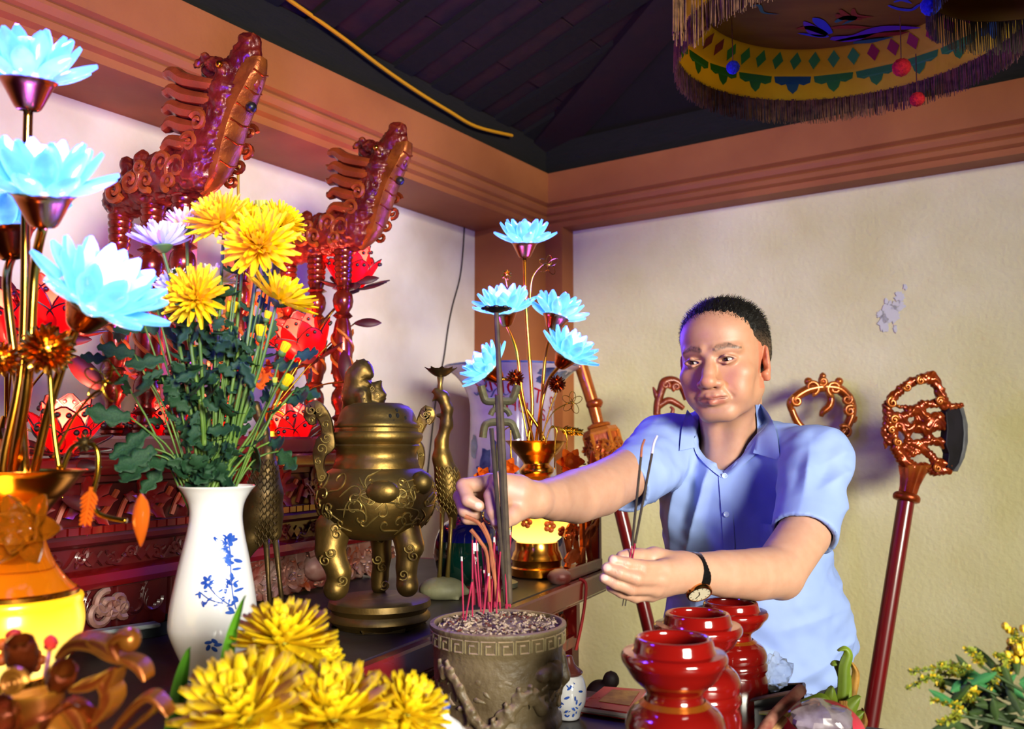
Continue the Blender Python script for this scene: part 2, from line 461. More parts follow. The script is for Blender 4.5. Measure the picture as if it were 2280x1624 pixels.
# peeling patch of paint on the right wall
c = P(1992, 703, 2.80); c = c-nR*((c-W0)@nR)+nR*.0015
pm = MB(); rr = random.Random(4)
def blot(cx, cz, rx, rz, n=22):
    poly = [(cx+rx*(1+.35*rr.uniform(-1, 1))*math.cos(2*PI*i/n), cz+rz*(1+.3*rr.uniform(-1, 1))*math.sin(2*PI*i/n)) for i in range(n)]
    pm.add(*prism(poly, 0, .0012, frame(c, uR, UP, nR)))
blot(0, 0, .026, .034, 30); blot(.028, .05, .014, .018); blot(-.022, -.03, .017, .028); blot(.02, .022, .02, .016); blot(-.03, .0, .012, .012); blot(-.012, .04, .006, .01); blot(.012, -.05, .006, .012); blot(.045, .08, .006, .009)
o = obj('paint_patch', pm, M_('bare_plaster', 'c9c7c0', .9, bump=.3), wr, smooth=False); o['label'] = 'pale flaked patch on the right wall'
# ---- roof: two slopes meeting on a hip that rises from the corner
RZ = 2.42; SL, SR = .326, .61
hip = A(.419, -.8, .26)
def roofL(s, b): return W0+uL*s+nL*b+UP*(RZ+.06+SL*b)
def roofR(s, b): return W0+uR*s+nR*b+UP*(RZ+.06+SR*b)
root = bpy.data.objects.new('ceiling', mesh_of('ceiling', *(lambda m: (m.verts(), m.F))(
    MB().add([roofL(0, 0)+UP*.03, roofL(4.2, 0)+UP*.03, roofL(4.2, 2.4)+UP*.03, roofL(2.4/1.886, 2.4)+UP*.03], [(0, 1, 2, 3)])
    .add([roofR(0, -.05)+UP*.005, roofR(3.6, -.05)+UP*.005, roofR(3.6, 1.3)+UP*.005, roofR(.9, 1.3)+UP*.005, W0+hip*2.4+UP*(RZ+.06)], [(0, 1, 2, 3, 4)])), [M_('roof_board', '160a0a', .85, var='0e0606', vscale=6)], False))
COL.objects.link(root); root['kind'] = 'structure'
def bar(p, q, wv, h, upv=UP):
    d = unit(q-p); side = unit(np.cross(d, upv)); up = np.cross(side, d)
    return box((np.linalg.norm(q-p)/2, 0, 0), (np.linalg.norm(q-p)/2, wv/2, h/2), frame(p, d, side, up))
k = 0; s = .16
while s < 3.4:
    bmx = min(2.2, 1.886*s)
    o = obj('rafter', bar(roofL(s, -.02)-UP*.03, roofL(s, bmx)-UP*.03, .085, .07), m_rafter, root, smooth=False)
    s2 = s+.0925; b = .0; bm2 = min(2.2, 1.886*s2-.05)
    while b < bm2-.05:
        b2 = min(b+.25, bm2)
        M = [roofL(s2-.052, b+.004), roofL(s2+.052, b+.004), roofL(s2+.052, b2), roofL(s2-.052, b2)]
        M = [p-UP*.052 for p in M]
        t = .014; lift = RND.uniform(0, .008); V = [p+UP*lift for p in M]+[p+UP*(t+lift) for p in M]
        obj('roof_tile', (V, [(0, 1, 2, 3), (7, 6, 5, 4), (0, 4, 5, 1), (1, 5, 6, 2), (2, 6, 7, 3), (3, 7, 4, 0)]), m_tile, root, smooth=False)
        b += .25
    s += .185
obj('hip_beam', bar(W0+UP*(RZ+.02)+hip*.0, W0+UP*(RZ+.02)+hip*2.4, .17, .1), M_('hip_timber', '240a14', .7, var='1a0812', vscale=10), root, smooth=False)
V, F = box((0, 0, 0), (1, 1, 1)); V = np.array(V)
q = W0+np.outer((V[:, 0]*.5+.5)*4.2, uL)+np.outer(V[:, 1]*.06+.0, nL); q[:, 2] += 2.29+(V[:, 2]*.5+.5)*.15
obj('wall_plate', (q, F), m_rafter, root, smooth=False)
q = W0+np.outer((V[:, 0]*.5+.5)*3.6, uR)+np.outer(V[:, 1]*.05-.01, nR); q[:, 2] += 2.29+(V[:, 2]*.5+.5)*.15
obj('wall_plate', (q, F), m_rafter, root, smooth=False)
# yellow cable along the plate, thin black wire on the left wall
pts = []
for px, py, b, dz in ((600, -30, .085, 0), (655, 8, .085, 0), (760, 82, .085, 0), (850, 150, .085, 0), (930, 205, .085, 0), (1000, 248, .085, 0), (1060, 282, .085, 0), (1140, 302, .085, 0)):
    # on the vertical plane that lies b in front of the left wall
    u = (px-1140)/FPX; v = (812-py)/FPX; cp_, sp_ = math.cos(PITCH), math.sin(PITCH)
    dr = A(u, cp_-v*sp_, sp_+v*cp_); t = ((W0+nL*b-A(0, 0, CAMZ))@nL)/(dr@nL); pts.append(A(0, 0, CAMZ)+dr*t)
    pts[-1] = pts[-1]-UP*0
tag(obj('electric_cable', tube(curve(pts, 5), .006, 8), M_('yellow_sleeve', 'c98a14', .45)), 'yellow electric cable sagging along the dark roof plate', 'cable')
pts = []
for px, py in ((1035, 488), (1031, 560), (1024, 620), (1008, 680), (998, 730), (988, 800), (972, 880), (958, 1000), (950, 1080)):
    u = (px-1140)/FPX; v = (812-py)/FPX; dr = A(u, cp_-v*sp_, sp_+v*cp_); t = ((WL+nL*.006-A(0, 0, CAMZ))@nL)/(dr@nL); pts.append(A(0, 0, CAMZ)+dr*t)
tag(obj('thin_wire', tube(curve(pts, 4), .0028, 6), M_('black_sleeve', '1a1412', .5)), 'thin black wire hanging down the cream left wall', 'wire')
# ================================================================ MATERIALS OF THE THINGS
m_red = M_('red_lacquer', '7c0f0d', .28, var='5c0a0a', vscale=5, coat=.5, bump=.05)
m_redd = M_('dark_red_lacquer', '5a0d10', .42, var='3c080b', vscale=7, coat=.25, dust=('7a4a4a', .5, 25))
m_gild = M_('gilt_wood', 'a8481a', .3, metal=.72, var='7a2c10', vscale=22, bump=.15, bscale=120)
m_gildred = M_('worn_gilt_red_wood', '6e130c', .36, metal=.25, var='8e2c10', vscale=25, edge='c06a24', edgew=(.52, .62), bump=.2, bscale=90, coat=.2)
m_black = M_('black_dusty_top', '14100f', .42, var='2b2420', vscale=7, dust=('5a4c40', .2, 9), bump=.08)
m_dusty = M_('dusty_carved_wood', '6b2a20', .5, metal=.15, var='8c6a60', vscale=16, dust=('a58c82', .75, 22), bump=.2)
m_gold = M_('polished_gold', 'e0a040', .2, metal=1.0, var='c87a1c', vscale=10)
m_copper = M_('copper_cup', 'c0622a', .22, metal=1.0, var='8e3c12', vscale=14)
m_brass = M_('aged_brass', '7d6230', .44, metal=.9, var='4b3a20', vscale=9, bump=.18, bscale=70, dust=('8d8264', .5, 14), edge='b39a56', edgew=(.54, .66))
m_brassd = M_('dark_brass', '5e4a28', .45, metal=.85, var='37291a', vscale=9, bump=.18, bscale=80, dust=('85795f', .45, 14))
m_porc = M_('white_porcelain', 'e6e4e6', .12, coat=.5, var='dcdbe0', vscale=3)
m_cobalt = M_('cobalt_glaze', '1c3f9c', .15, coat=.4, var='3a62c0', vscale=40)

# ================================================================ ALTAR TABLE
A0 = A(-.2537, 1.27, 0); uT = A(.428, .904, 0); wT = A(.904, -.428, 0)
ZT = .916
def tf(s, wv, z=0): return A0+uT*s+wT*wv+UP*z
TM = frame(A0, uT, -wT, UP)            # local: x along the table, y back towards the wall, z up
def scrolls(mb, M, w, h, n, r=None, leaf=True, seed=1, z=0.0, up=True):
    """carved scrollwork: curls, stems and leaf lobes laid out in the x-y plane of frame M, raised along its z"""
    rn = random.Random(seed); r = r or h*.06; X, Y, Z, O = M[:3, 0], M[:3, 1], M[:3, 2], M[:3, 3]
    for i in range(n):
        cx = (i+.5)/n*w-w/2; sg = 1 if i % 2 else -1
        c = O+X*(cx+rn.uniform(-.06, .06)*w/n)+Y*(sg*h*.08)+Z*z
        mb.add(*tube(spiral(c, X, Y, h*.3, 1.5, rn.uniform(0, 6), sg), np.linspace(r, r*.8, 22), 5))
        st = [c+X*(h*.3*sg), c+X*(w/n*.35)+Y*(sg*h*.3), c+X*(w/n*.75)-Y*(sg*h*.2)]
        mb.add(*tube(curve(st, 5), r*.9, 5))
        if leaf:
            for q in range(3):
                a = rn.uniform(0, 2*PI); d = X*math.cos(a)+Y*math.sin(a)
                L = h*rn.uniform(.28, .42); base = c+d*h*.22
                V, F = sheet(L, L*.28, lambda t: math.sin(PI*min(1, t*.95+.05))**.7, .4, .5, 4, 2, r*.7)
                mb.add(ap(V, frame(base+Z*r*.5, d, np.cross(Z, d), Z)), F)
    return mb
altar = thing('altar_table', 'long red lacquered altar table with a dusty black top and gilt openwork front', 'table', tf(.4, -.36))
s0, s1, dp = -.5, 1.19, .70
mb = MB(); V, F = bbox_bevel(((s0+s1)/2, dp/2+.012, ZT-.014), ((s1-s0)/2, dp/2-.012, .014), .003, TM); mb.add(V, F)
obj('tabletop', mb, m_black, altar, smooth=False)
mb = MB()
mb.add(*bbox_bevel(((s0+s1)/2, .006, ZT-.022), ((s1-s0)/2, .0125, .0235), .004, TM))
mb.add(*bbox_bevel(((s0+s1)/2, .02, ZT-.05), ((s1-s0)/2, .012, .006), .002, TM))
mb.add(*bbox_bevel((s1-.008, dp/2, ZT-.022), (.0125, dp/2, .0235), .004, TM))
mb.add(*bbox_bevel((s0+.008, dp/2, ZT-.022), (.0125, dp/2, .0235), .004, TM))
obj('edge_rail', mb, m_red, altar, smooth=False)
# openwork frieze below the rail: rails, stiles, black ground, gilt scrolls in every bay
z0, z1 = .775, .858
mb = MB(); nb = 7; L0, L1 = s0+.1, 1.04
mb.add(*box(((L0+L1)/2, .05, z0-.012), ((L1-L0)/2, .016, .013), TM))
mb.add(*box(((L0+L1)/2, .05, z1+.006), ((L1-L0)/2, .016, .006), TM))
bays = np.linspace(L0, L1, nb+1)
for b in bays: mb.add(*box((b, .048, (z0+z1)/2), (.011, .018, (z1-z0)/2+.006), TM))
obj('frieze_rail', mb, m_red, altar, smooth=False)
V, F = box(((L0+L1)/2, .075, (z0+z1)/2), ((L1-L0)/2, .004, (z1-z0)/2), TM); obj('frieze_ground', (V, F), m_black, altar, smooth=False)
for i in range(nb):
    mb = MB(); c = tf((bays[i]+bays[i+1])/2, -.055, (z0+z1)/2)
    scrolls(mb, frame(c, uT, UP, wT), bays[i+1]-bays[i]-.03, .075, 3, .004, seed=i)
    obj('frieze_carving', mb, m_gild, altar)
mb = MB()                                                       # body below: stiles and framed panels
for b in np.linspace(L0, L1, 5): mb.add(*box((b, .06, .40), (.022, .022, .375), TM))
for z in (.70, .45, .06): mb.add(*box(((L0+L1)/2, .062, z), ((L1-L0)/2, .018, .02 if z > .5 else .03), TM))
mb.add(*box((L1, .36, .40), (.022, .30, .36), TM)); mb.add(*box((L1, dp-.05, .40), (.022, .022, .375), TM))
obj('body_frame', mb, m_redd, altar, smooth=False)
mb = MB(); mb.add(*box(((L0+L1)/2, .085, .41), ((L1-L0)/2, .004, .33), TM)); obj('body_panel', mb, m_black, altar, smooth=False)
for i in range(4):
    b = np.linspace(L0, L1, 5); c = tf((b[i]+b[i+1])/2, -.079, .575); mb = MB(); hw = (b[1]-b[0])/2-.035
    for sx, sz, hx, hz in ((0, .098, hw, .004), (0, -.098, hw, .004), (-hw, 0, .004, .1), (hw, 0, .004, .1)):
        mb.add(*box((sx, sz, 0), (hx, hz, .006), frame(c, uT, UP, wT)))
    scrolls(mb, frame(c, uT, UP, wT), hw*1.7, .13, 3, .005, seed=40+i); obj('panel_carving', mb, m_gild, altar)
for b in (L0, L1):
    for y in (.06, dp-.05):
        V, F = box((b, y, .018), (.03, .03, .018), TM); obj('foot', (V, F), m_redd, altar, smooth=False)
# carved side wing standing on the far end of the table
wing = thing('carved_wing_panel', 'small openwork panel of gilt lotus carving in a red frame at the table end', 'panel', tf(1.06, -.03, ZT+.001))
fl, fr_ = .90, 1.185
mb = MB()
mb.add(*bbox_bevel(((fl+fr_)/2+.02, .03, ZT+.016), ((fr_-fl)/2-.02, .014, .015), .003, TM))
mb.add(*bbox_bevel((fr_-.011, .03, ZT+.12), (.011, .012, .105), .003, TM))
mb.add(*bbox_bevel(((fl+fr_)/2+.06, .03, ZT+.222), ((fr_-fl)/2-.07, .012, .01), .003, TM))
obj('panel_frame', mb, m_red, wing, smooth=False)
V, F = ball(tf(fl+.02, -.03, ZT+.016), (.03, .022, .02), 10, 7); obj('end_scroll', (V, F), m_dusty, wing)
mb = MB(); Mw = frame(tf(1.045, -.03, ZT+.12), uT, UP, wT)
def flower_carve(mb, M, cx, cy, r, n=7, z=0):
    X, Y, Z, O = M[:3, 0], M[:3, 1], M[:3, 2], M[:3, 3]
    for i in range(n):
        a = PI*(i/(n-1)) if n > 5 else 2*PI*i/n; d = X*math.cos(a)+Y*math.sin(a)
        V, F = sheet(r, r*.3, lambda t: math.sin(PI*min(1, t*.9+.1))**.6, .5, .9, 5, 3, r*.08)
        mb.add(ap(V, frame(O+X*cx+Y*cy+Z*z, d, np.cross(Z, d), Z)), F)
    mb.add(*ball(O+X*cx+Y*cy+Z*(z+r*.12), r*.3, 8, 6))
for cx, cy, r in ((-.03, .03, .055), (.06, .045, .06), (.02, .075, .04), (-.085, -.01, .035)):
    flower_carve(mb, Mw, cx, cy, r, 9)
for pts in (((-.03, .03), (-.02, -.03), (.0, -.085)), ((.06, .045), (.055, -.02), (.02, -.06), (.0, -.085)), ((-.085, -.01), (-.06, -.06), (-.08, -.09)), ((.02, .07), (.025, 0), (.03, -.09)), ((.09, -.02), (.07, -.05), (.085, -.09))):
    mb.add(*tube(curve([Mw[:3, 3]+Mw[:3, 0]*x+Mw[:3, 1]*y for x, y in pts], 5), .0085, 6))
for a, x, y in ((.6, .03, -.03), (2.2, -.04, -.04), (1.2, .08, -.03), (2.8, .0, -.02), (.3, -.09, -.07), (2.5, .085, -.0)):
    d = Mw[:3, 0]*math.cos(a)+Mw[:3, 1]*math.sin(a)
    V, F = sheet(.06, .018, lambda t: math.sin(PI*min(1, t*.95+.05))**.7, .4, .7, 5, 3, .005); mb.add(ap(V, frame(Mw[:3, 3]+Mw[:3, 0]*x+Mw[:3, 1]*y, d, np.cross(Mw[:3, 2], d), Mw[:3, 2])), F)
obj('lotus_carving', mb, m_gild, wing)
# thin red cord hanging over the edge
tag(obj('red_ribbon', tube(curve([tf(.985, -.005, ZT+.004), tf(.985, .011, ZT-.006), tf(.975, .012, ZT-.05), tf(.955, .01, ZT-.10), tf(.945, .0, ZT-.155)], 5), .0038, 6), M_('red_cord', '9a1614', .7)), 'red ribbon hanging over the table edge below the carved wing', 'ribbon')

# ================================================================ RED CARVED PEDESTAL (stands on the altar)
F0 = A(-.683, 1.5, 0)
PM = frame(F0, uT, -wT, UP)
def pf(s, b, z): return F0+uT*s-wT*b+UP*z
ped = thing('carved_pedestal', 'tiered dark red carved pedestal under the dragon throne, dusty gilt skirt below', 'pedestal', pf(.3, .15, ZT))
p0, p1, pd = -.22, .82, .27
def tier(name, prof, mat, ext=0., sharp=30):
    """moulding: profile (out,z) run along the front and the right end of the pedestal"""
    V = []; F = []; k = len(prof)
    for x, y, dx, dy in ((p0, 0, 0, -1), (p1, 0, 1, -1), (p1, pd, 1, 0)):
        for o_, z in prof: V.append(pf(x+dx*o_, y+dy*o_, z))
    for i in range(2):
        for j in range(k-1): F.append((i*k+j, (i+1)*k+j, (i+1)*k+j+1, i*k+j+1))
    V += [pf(p0, pd, prof[-1][1])]; n = len(V)-1
    F.append((k-1, 2*k-1, 3*k-1, n))
    V += [pf(p0, pd, prof[0][1])]; F.append((0, n+1, 2*k, k))
    return obj(name, (V, F), mat, ped, sharp=sharp)
tier('top_board', [(.0, 1.193), (.018, 1.196), (.022, 1.205), (.022, 1.221), (.016, 1.225)], m_red)
tier('frieze_board', [(-.012, 1.112), (-.012, 1.18), (.006, 1.184), (.006, 1.196)], m_redd)
tier('ledge', [(-.012, 1.075), (.012, 1.08), (.02, 1.086), (.02, 1.094), (.004, 1.1), (.0, 1.112)], m_redd)
tier('pierced_band', [(-.006, 1.035), (-.006, 1.08)], m_redd)
tier('round_moulding', [(.0, 1.006), (.016, 1.01), (.022, 1.02), (.016, 1.033), (.0, 1.04)], m_red)
tier('skirt_board', [(-.03, ZT), (-.03, 1.008)], m_redd)
# leaf carving on the frieze, dentils, pierced diamonds
m_lc = M_('red_leaf_carving', '8a1410', .34, var='6d0d0c', vscale=18, coat=.3, edge='b4502a', edgew=(.54, .66)); rn = random.Random(3)
for i in range(9):
    mb = MB(); c = pf(p0+.06+i*.118, -.0, 1.148); M = frame(c, uT, UP, wT)
    for q in range(7):
        a = 2*PI*q/7+rn.uniform(-.2, .2); d = uT*math.cos(a)+UP*math.sin(a)*.8
        V, F = sheet(.048, .012, lambda t: (1-.6*t)*(1 if t < .85 else .4)+.25*math.sin(t*12), .3, .5, 6, 2, .006); mb.add(ap(V, frame(c+d*.006, unit(d), np.cross(wT, unit(d)), wT)), F)
    mb.add(*tube(curve([c-uT*.055-UP*.03, c-uT*.03+UP*.01, c+uT*.02-UP*.025, c+uT*.06+UP*.02], 5), .005, 5))
    obj('leaf_carving', mb, m_lc, ped)
each('dentil', [box((p0+.012+i*.0225, -.005, 1.1055), (.0092, .006, .006), PM) for i in range(46)], m_red, ped, smooth=False)
mb = MB()
for i in range(11):
    c = pf(p0+.05+i*.1, .001, 1.057)
    scrolls(mb, frame(c, uT, UP, wT), .09, .036, 2, .0035, seed=60+i)
    for q in (-1, 1):
        V = [c+uT*(.04*q-.011), c+UP*.012+uT*.04*q, c+uT*(.04*q+.011), c-UP*.012+uT*.04*q]; V += [v+wT*.006 for v in V]
        mb.add(V, [(4, 5, 6, 7), (0, 1, 5, 4), (1, 2, 6, 5), (2, 3, 7, 6), (3, 0, 4, 7)])
obj('band_carving', mb, m_redd, ped)
# skirt: scalloped lobes with grooves (near half), dusty gilt scrolls with a fish-like mask further along
for i in range(9):
    sc = p0+.07+i*.118; dust = sc > .28
    c = pf(sc, .012, .965); M = frame(c, uT, UP, wT)
    poly = [(x, -.026-.02*abs(math.cos(x*75))+.0*x) for x in np.linspace(-.056, .056, 15)]+[(.056, .042), (-.056, .042)]
    o = obj('skirt_lobe', prism(poly, -.014, .006, M, .004), m_dusty if dust else m_redd, ped, sharp=50)
    mb = MB()
    if not dust:
        for q in (-1, 1):
            for k_ in range(3):
                mb.add(*tube(spiral(c+uT*q*(.026-.004*k_)+UP*(.012-.006*k_)+wT*.007, uT, UP, .034-.009*k_, .62, 2.2 if q > 0 else .9, q, 14, .5), .0042, 5))
    if dust:
        scrolls(mb, frame(c+wT*.006, uT, UP, wT), .11, .085, 4, .0045, seed=80+i)
        for q in range(9): mb.add(*ball(c+uT*rn.uniform(-.05, .05)+UP*rn.uniform(-.035, .035)+wT*.01, (.006, .006, .004), 7, 5))
    obj('skirt_carving', mb, M_('dusty_gilt_%d' % 1, '8a3a1c', .36, metal=.45, var='9a7a70', vscale=18, dust=('b09a90', .8, 30)) if dust and i == 5 else (MATS.get('dusty_gilt_1', m_dusty) if dust else m_redd), ped)
mb = MB(); c = pf(-.0, -.004, .975); Mm = frame(c, uT, UP, wT)           # dusty gilt mask on the near skirt
for k_ in range(5):
    y = .028-.014*k_
    mb.add(*tube(spiral(c+uT*(.012*(k_-2))+UP*(.012*(k_ % 2)-.004)+wT*.012, uT, UP, .024-.002*k_, 1.2, k_*1.3, 1 if k_ % 2 else -1, 20), .0062, 6))
obj('skirt_mask', mb, m_dusty, ped)
mb = MB(); c = pf(.57, -.005, .972); mb.add(*ball(c, (.05, .03, .034), 14, 10, frame((0, 0, 0), uT, -wT, UP)))
mb.add(*tube(curve([c+uT*-.04+UP*.03, c+UP*.042+wT*.02, c+uT*.05+UP*.03], 5), .011, 7)); mb.add(*tube(curve([c+uT*.02-UP*.01+wT*.02, c+uT*.055-UP*.004+wT*.012], 4), .009, 7))
mk = obj('fish_mask', mb, m_dusty, ped)
V, F = ball(c+uT*.016+UP*.004+wT*.03, .0075, 10, 8); e_ = obj('eye', (V, F), M_('white_eye', 'd8d2c8', .3), mk)
V, F = ball(c+uT*.016+UP*.004+wT*.0345, .0045, 8, 6); obj('pupil', (V, F), m_black, mk)
mb = MB(); rn = random.Random(5)                                        # right end of the skirt
for i in range(2):
    c = pf(p1+.004, .08+.1*i, .962); scrolls(mb, frame(c, wT, UP, uT), .1, .075, 3, .005, seed=95+i)
obj('end_carving', mb, m_dusty, ped)
# ================================================================ DRAGON THRONE
m_throne = M_('throne_red_gilt', '4c0a08', .4, metal=.2, var='6e1a0c', vscale=20, edge='b3551c', edgew=(.53, .66), bump=.4, bscale=120, coat=.15)
m_pillar = M_('turned_red_gilt', '7c2410', .26, metal=.5, var='4e0c08', vscale=26, coat=.3, bump=.1, bscale=140)
T0 = A(-.655, 1.72, 0); ZP = 1.2255; ZA = 1.74
throne = thing('dragon_throne', 'carved red and gilt throne with turned posts and two dragon head arms', 'throne', T0+uT*.27-wT*.1+UP*ZP)
def th(s, t, z): return T0+uT*s+wT*t+UP*z
def post_prof(h, r=.0215):
    p = [(0, 0), (1.05, 0)]
    for i in range(6): p += [(1.15, .004+i*.02), (1.15, .014+i*.02), (.95, .017+i*.02)]
    p += [(.8, .13), (.8, .15), (1.2, .165), (.75, .18), (.7, .2), (1.15, .235), (1.2, .26), (1.1, .285), (.72, .31), (1.05, .318), (1.1, .33), (.85, .345)]
    p += [(1.0, .36), (1.18, .40), (1.22, .50), (1.12, .58), (.9, .63), (.72, .65), (1.18, .665), (.75, .685), (1.1, .71), (1.22, .74), (1.1, .77), (.7, .79), (1.3, .80), (.8, .815)]
    for i in range(6): p += [(.92+.04*i, .83+i*.028), (1.02+.04*i, .838+i*.028), (1.02+.04*i, .848+i*.028), (.9+.04*i, .853+i*.028)]
    p += [(1.1, 1.0), (0, 1.0)]
    return [(a*r, z*h) for a, z in p]
def post(s, t, z0=ZP, z1=ZA, r=.0215, carve=True):
    M = np.eye(4); M[:3, 3] = th(s, t, z0); h = z1-z0
    o = obj('turned_post', lathe(post_prof(h, r), 20, M), m_pillar, throne, sharp=35)
    if carve:
        mb = MB()
        for q in range(3):
            pts = [th(s, t, z0+h*(.38+.22*u))+r*1.2*(uT*math.cos(q*2.1+u*5.2)+wT*math.sin(q*2.1+u*5.2)) for u in np.linspace(0, 1, 14)]
            mb.add(*tube(pts, np.array([.002]+[.0046]*12+[.002]), 6))
        obj('post_relief', mb, m_gildred, o)
    return o
SR_ = .531
for s in (0, SR_):
    for t in (0, -.085, -.178): post(s, t)
for t in (-.178,):
    for s in (.17, .36): post(s, t, r=.017)
# seat frame standing on the pedestal behind the flowers, and the back panel
V, F = bbox_bevel((0, 0, 0), (.30, .118, .02), .006, frame(th(SR_/2, -.09, ZP+.017), uT, -wT, UP)); seat = obj('seat_board', (V, F), m_red, throne, smooth=False)
V, F = bbox_bevel((0, 0, 0), (SR_/2+.02, .008, .012), .003, frame(th(SR_/2, -.178, ZA+.012), uT, -wT, UP)); obj('back_rail', (V, F), m_throne, throne, smooth=False)
mb = MB(); Mb = frame(th(SR_/2, -.178, ZA+.045), uT, UP, wT)
scrolls(mb, Mb, .42, .10, 6, .008, seed=9)
for x in (-.1, 0, .1): mb.add(*ball(th(SR_/2+x, -.178, ZA+.07-abs(x)*.25), (.025, .018, .03), 10, 7))
obj('back_crest', mb, m_throne, throne)
for s in (.07, .265, .46):
    mb = MB(); Mc = frame(th(s, -.185, 1.52), uT, UP, wT)
    for x in (-.06, .06): mb.add(*box((x, 0, 0), (.008, .19, .008), Mc))
    scrolls(mb, Mc, .1, .09, 2, .006, seed=int(s*100)); scrolls(mb, frame(Mc[:3, 3]+UP*.1, uT, UP, wT), .1, .09, 2, .006, seed=int(s*90)); scrolls(mb, frame(Mc[:3, 3]-UP*.1, uT, UP, wT), .1, .09, 2, .006, seed=int(s*70))
    obj('back_panel', mb, m_gildred, throne)
m_throat = M_('gilt_throat', 'a8591f', .34, metal=.6, var='7e3a14', vscale=30, bump=.3, bscale=120)
def dragon(s, zoff, sc):
    D = lambda t, n, z: th(s, t*sc, ZA+zoff+z*sc)+uT*n*sc
    pr = chain([D(-.175, 0, .012), D(-.10, 0, .03), D(-.03, 0, .045), D(.03, 0, .05), D(.066, 0, .09), D(.088, 0, .14), D(.104, 0, .19)], [x*sc for x in (.040, .047, .052, .053, .049, .045, .045)], .012)
    pr += chain([D(.098, .012, .19), D(.122, .01, .228), D(.15, 0, .262)], [x*sc for x in (.044, .039, .028)], .01)
    pr += [ell(D(.156, 0, .284), (.025*sc, .024*sc, .020*sc), None, .008)]                       # nose ball
    pr += [cap(D(.165, 0, .262), D(.178, 0, .243), .014*sc, .012*sc, .006)]                   # upper lip
    pr += [cap(D(.126, 0, .18), D(.162, 0, .205), .032*sc, .021*sc, .008)]                    # lower jaw
    pr += [sub(cap(D(.15, -.05, .226), D(.15, .05, .226), .009*sc, .009*sc, .004))]           # mouth gap
    pr += [ell(D(.075, 0, .245), (.03*sc, .03*sc, .026*sc), None, .01), ell(D(.04, 0, .085), (.03*sc,)*3, None, .015)]
    for n in (-1, 1):
        pr += [ell(D(.118, .034*n, .23), .013*sc, None, .005), ell(D(.11, .03*n, .2), (.02*sc,)*3, None, .008)]
        pr += chain([D(.1, .03*n, .24), D(.07, .036*n, .262), D(.045, .034*n, .25)], [.01*sc, .008*sc, .004*sc], .005)     # brow/horn
        pr += chain([D(.13, .026*n, .205), D(.112, .036*n, .165), D(.09, .038*n, .13)], [.009*sc, .012*sc, .005*sc], .005)   # whisker
    for i, t in enumerate((-.15, -.11, -.07, -.03)):                                          # crest along the back
        pr += chain([D(t, 0, .06+.004*i), D(t-.012, 0, .088+.006*(i % 2)), D(t-.026, 0, .094)], [.022*sc, .014*sc, .004*sc], .008)
    V, Q = sdf_mesh(pr, .0042, .01)
    n = vnormals(V, Q); q = (V-D(0, 0, 0))
    V = V+n*(.0042*(1-2*np.abs(vnoise(q*70, 3)))+.0018*(1-2*np.abs(vnoise(q*150, 5))))[:, None]; sd_ = (V-D(0, 0, 0))@uT; V = V-np.outer(sd_*.2, uT)
    body = obj('dragon_arm', (V, Q), m_throne, throne, sharp=None)
    gs = []                                                                               # curls on both flanks
    rn = random.Random(2)
    for t, z, r in ((-.15, .02, .024), (-.105, .035, .026), (-.06, .03, .022), (-.02, .06, .024), (.02, .045, .026), (.05, .09, .022), (.07, .13, .02), (.0, .02, .018), (-.08, .06, .014)):
        for n_ in (-1, 1):
            gs.append(tube(spiral(D(t, n_*.041, z), wT, UP, r*sc, 1.4, rn.uniform(0, 6), n_, 20), np.linspace(.0075, .005, 20)*sc, 6))
    each('scale_curl', gs, m_throne, body)
    for z, L, up in ((.088, .085, .0), (.118, .095, .012), (.146, .098, .02), (.172, .1, .03), (.2, .08, .04)):         # flame mane
        for n_ in (-1, 1):
            b = D(.062+.35*(z-.09), n_*.022, z)
            pts = [b, D(.03, n_*.03, z+.004+up*.4), D(.0, n_*.034, z+.012+up*.7), D(-.02, n_*.034, z+.002+up), D(.062-L, n_*.03, z+.014+up)]
            obj('mane_lock', tube(curve(pts, 4), np.array([.018, .021, .0185, .013, .002])*sc, 8, flat=.8), m_throne, body)
    pts = curve([D(.045, 0, .008), D(.088, 0, .04), D(.112, 0, .095), D(.128, 0, .14), D(.148, 0, .178), D(.172, 0, .222), D(.176, 0, .25)], 4)
    Vv = []; wd = np.interp(np.linspace(0, 1, len(pts)), [0, .3, .6, .8, 1], [.014, .034, .033, .026, .018])*sc
    for k_, p in enumerate(pts):
        tg = unit(pts[min(k_+1, len(pts)-1)]-pts[max(k_-1, 0)]); on = unit(np.cross(tg, uT)); on = on if on@wT > 0 else -on
        for j, q_ in ((-1, -.02), (-1, .012), (-.6, .019), (0, .021), (.6, .019), (1, .012), (1, -.02)): Vv.append(p+uT*wd[k_]*j*.85+on*q_*sc)
    obj('throat_plate', (Vv, grid_faces(len(pts), 7)), m_throat, body, sharp=50)
    mb = MB()
    for k_ in range(2, len(pts)-2, 3):
        mb.add(*tube([pts[k_]+uT*wd[k_]*-.8+wT*.016*sc, pts[k_]+wT*.021*sc-UP*.008, pts[k_]+uT*wd[k_]*.8+wT*.016*sc], .0022, 5))
    for z, t in ((.06, .1), (.09, .118), (.125, .128), (.03, .085)): mb.add(*tube(spiral(D(t, .04, z), unit(wT+uT*.4), UP, .016*sc, 1.3, z*50, 1, 16), .0052*sc, 5))
    obj('throat_ridge', mb, m_gild, body)
    for n_ in (-1, 1):
        V, F = ball(D(.122, n_*.042, .233), .0075*sc, 10, 8); obj('eye', (V, F), m_gold, body)
    V, F = ball(D(.166, 0, .156), .011*sc, 12, 8); obj('socket_hole', (V, F), m_black, body)
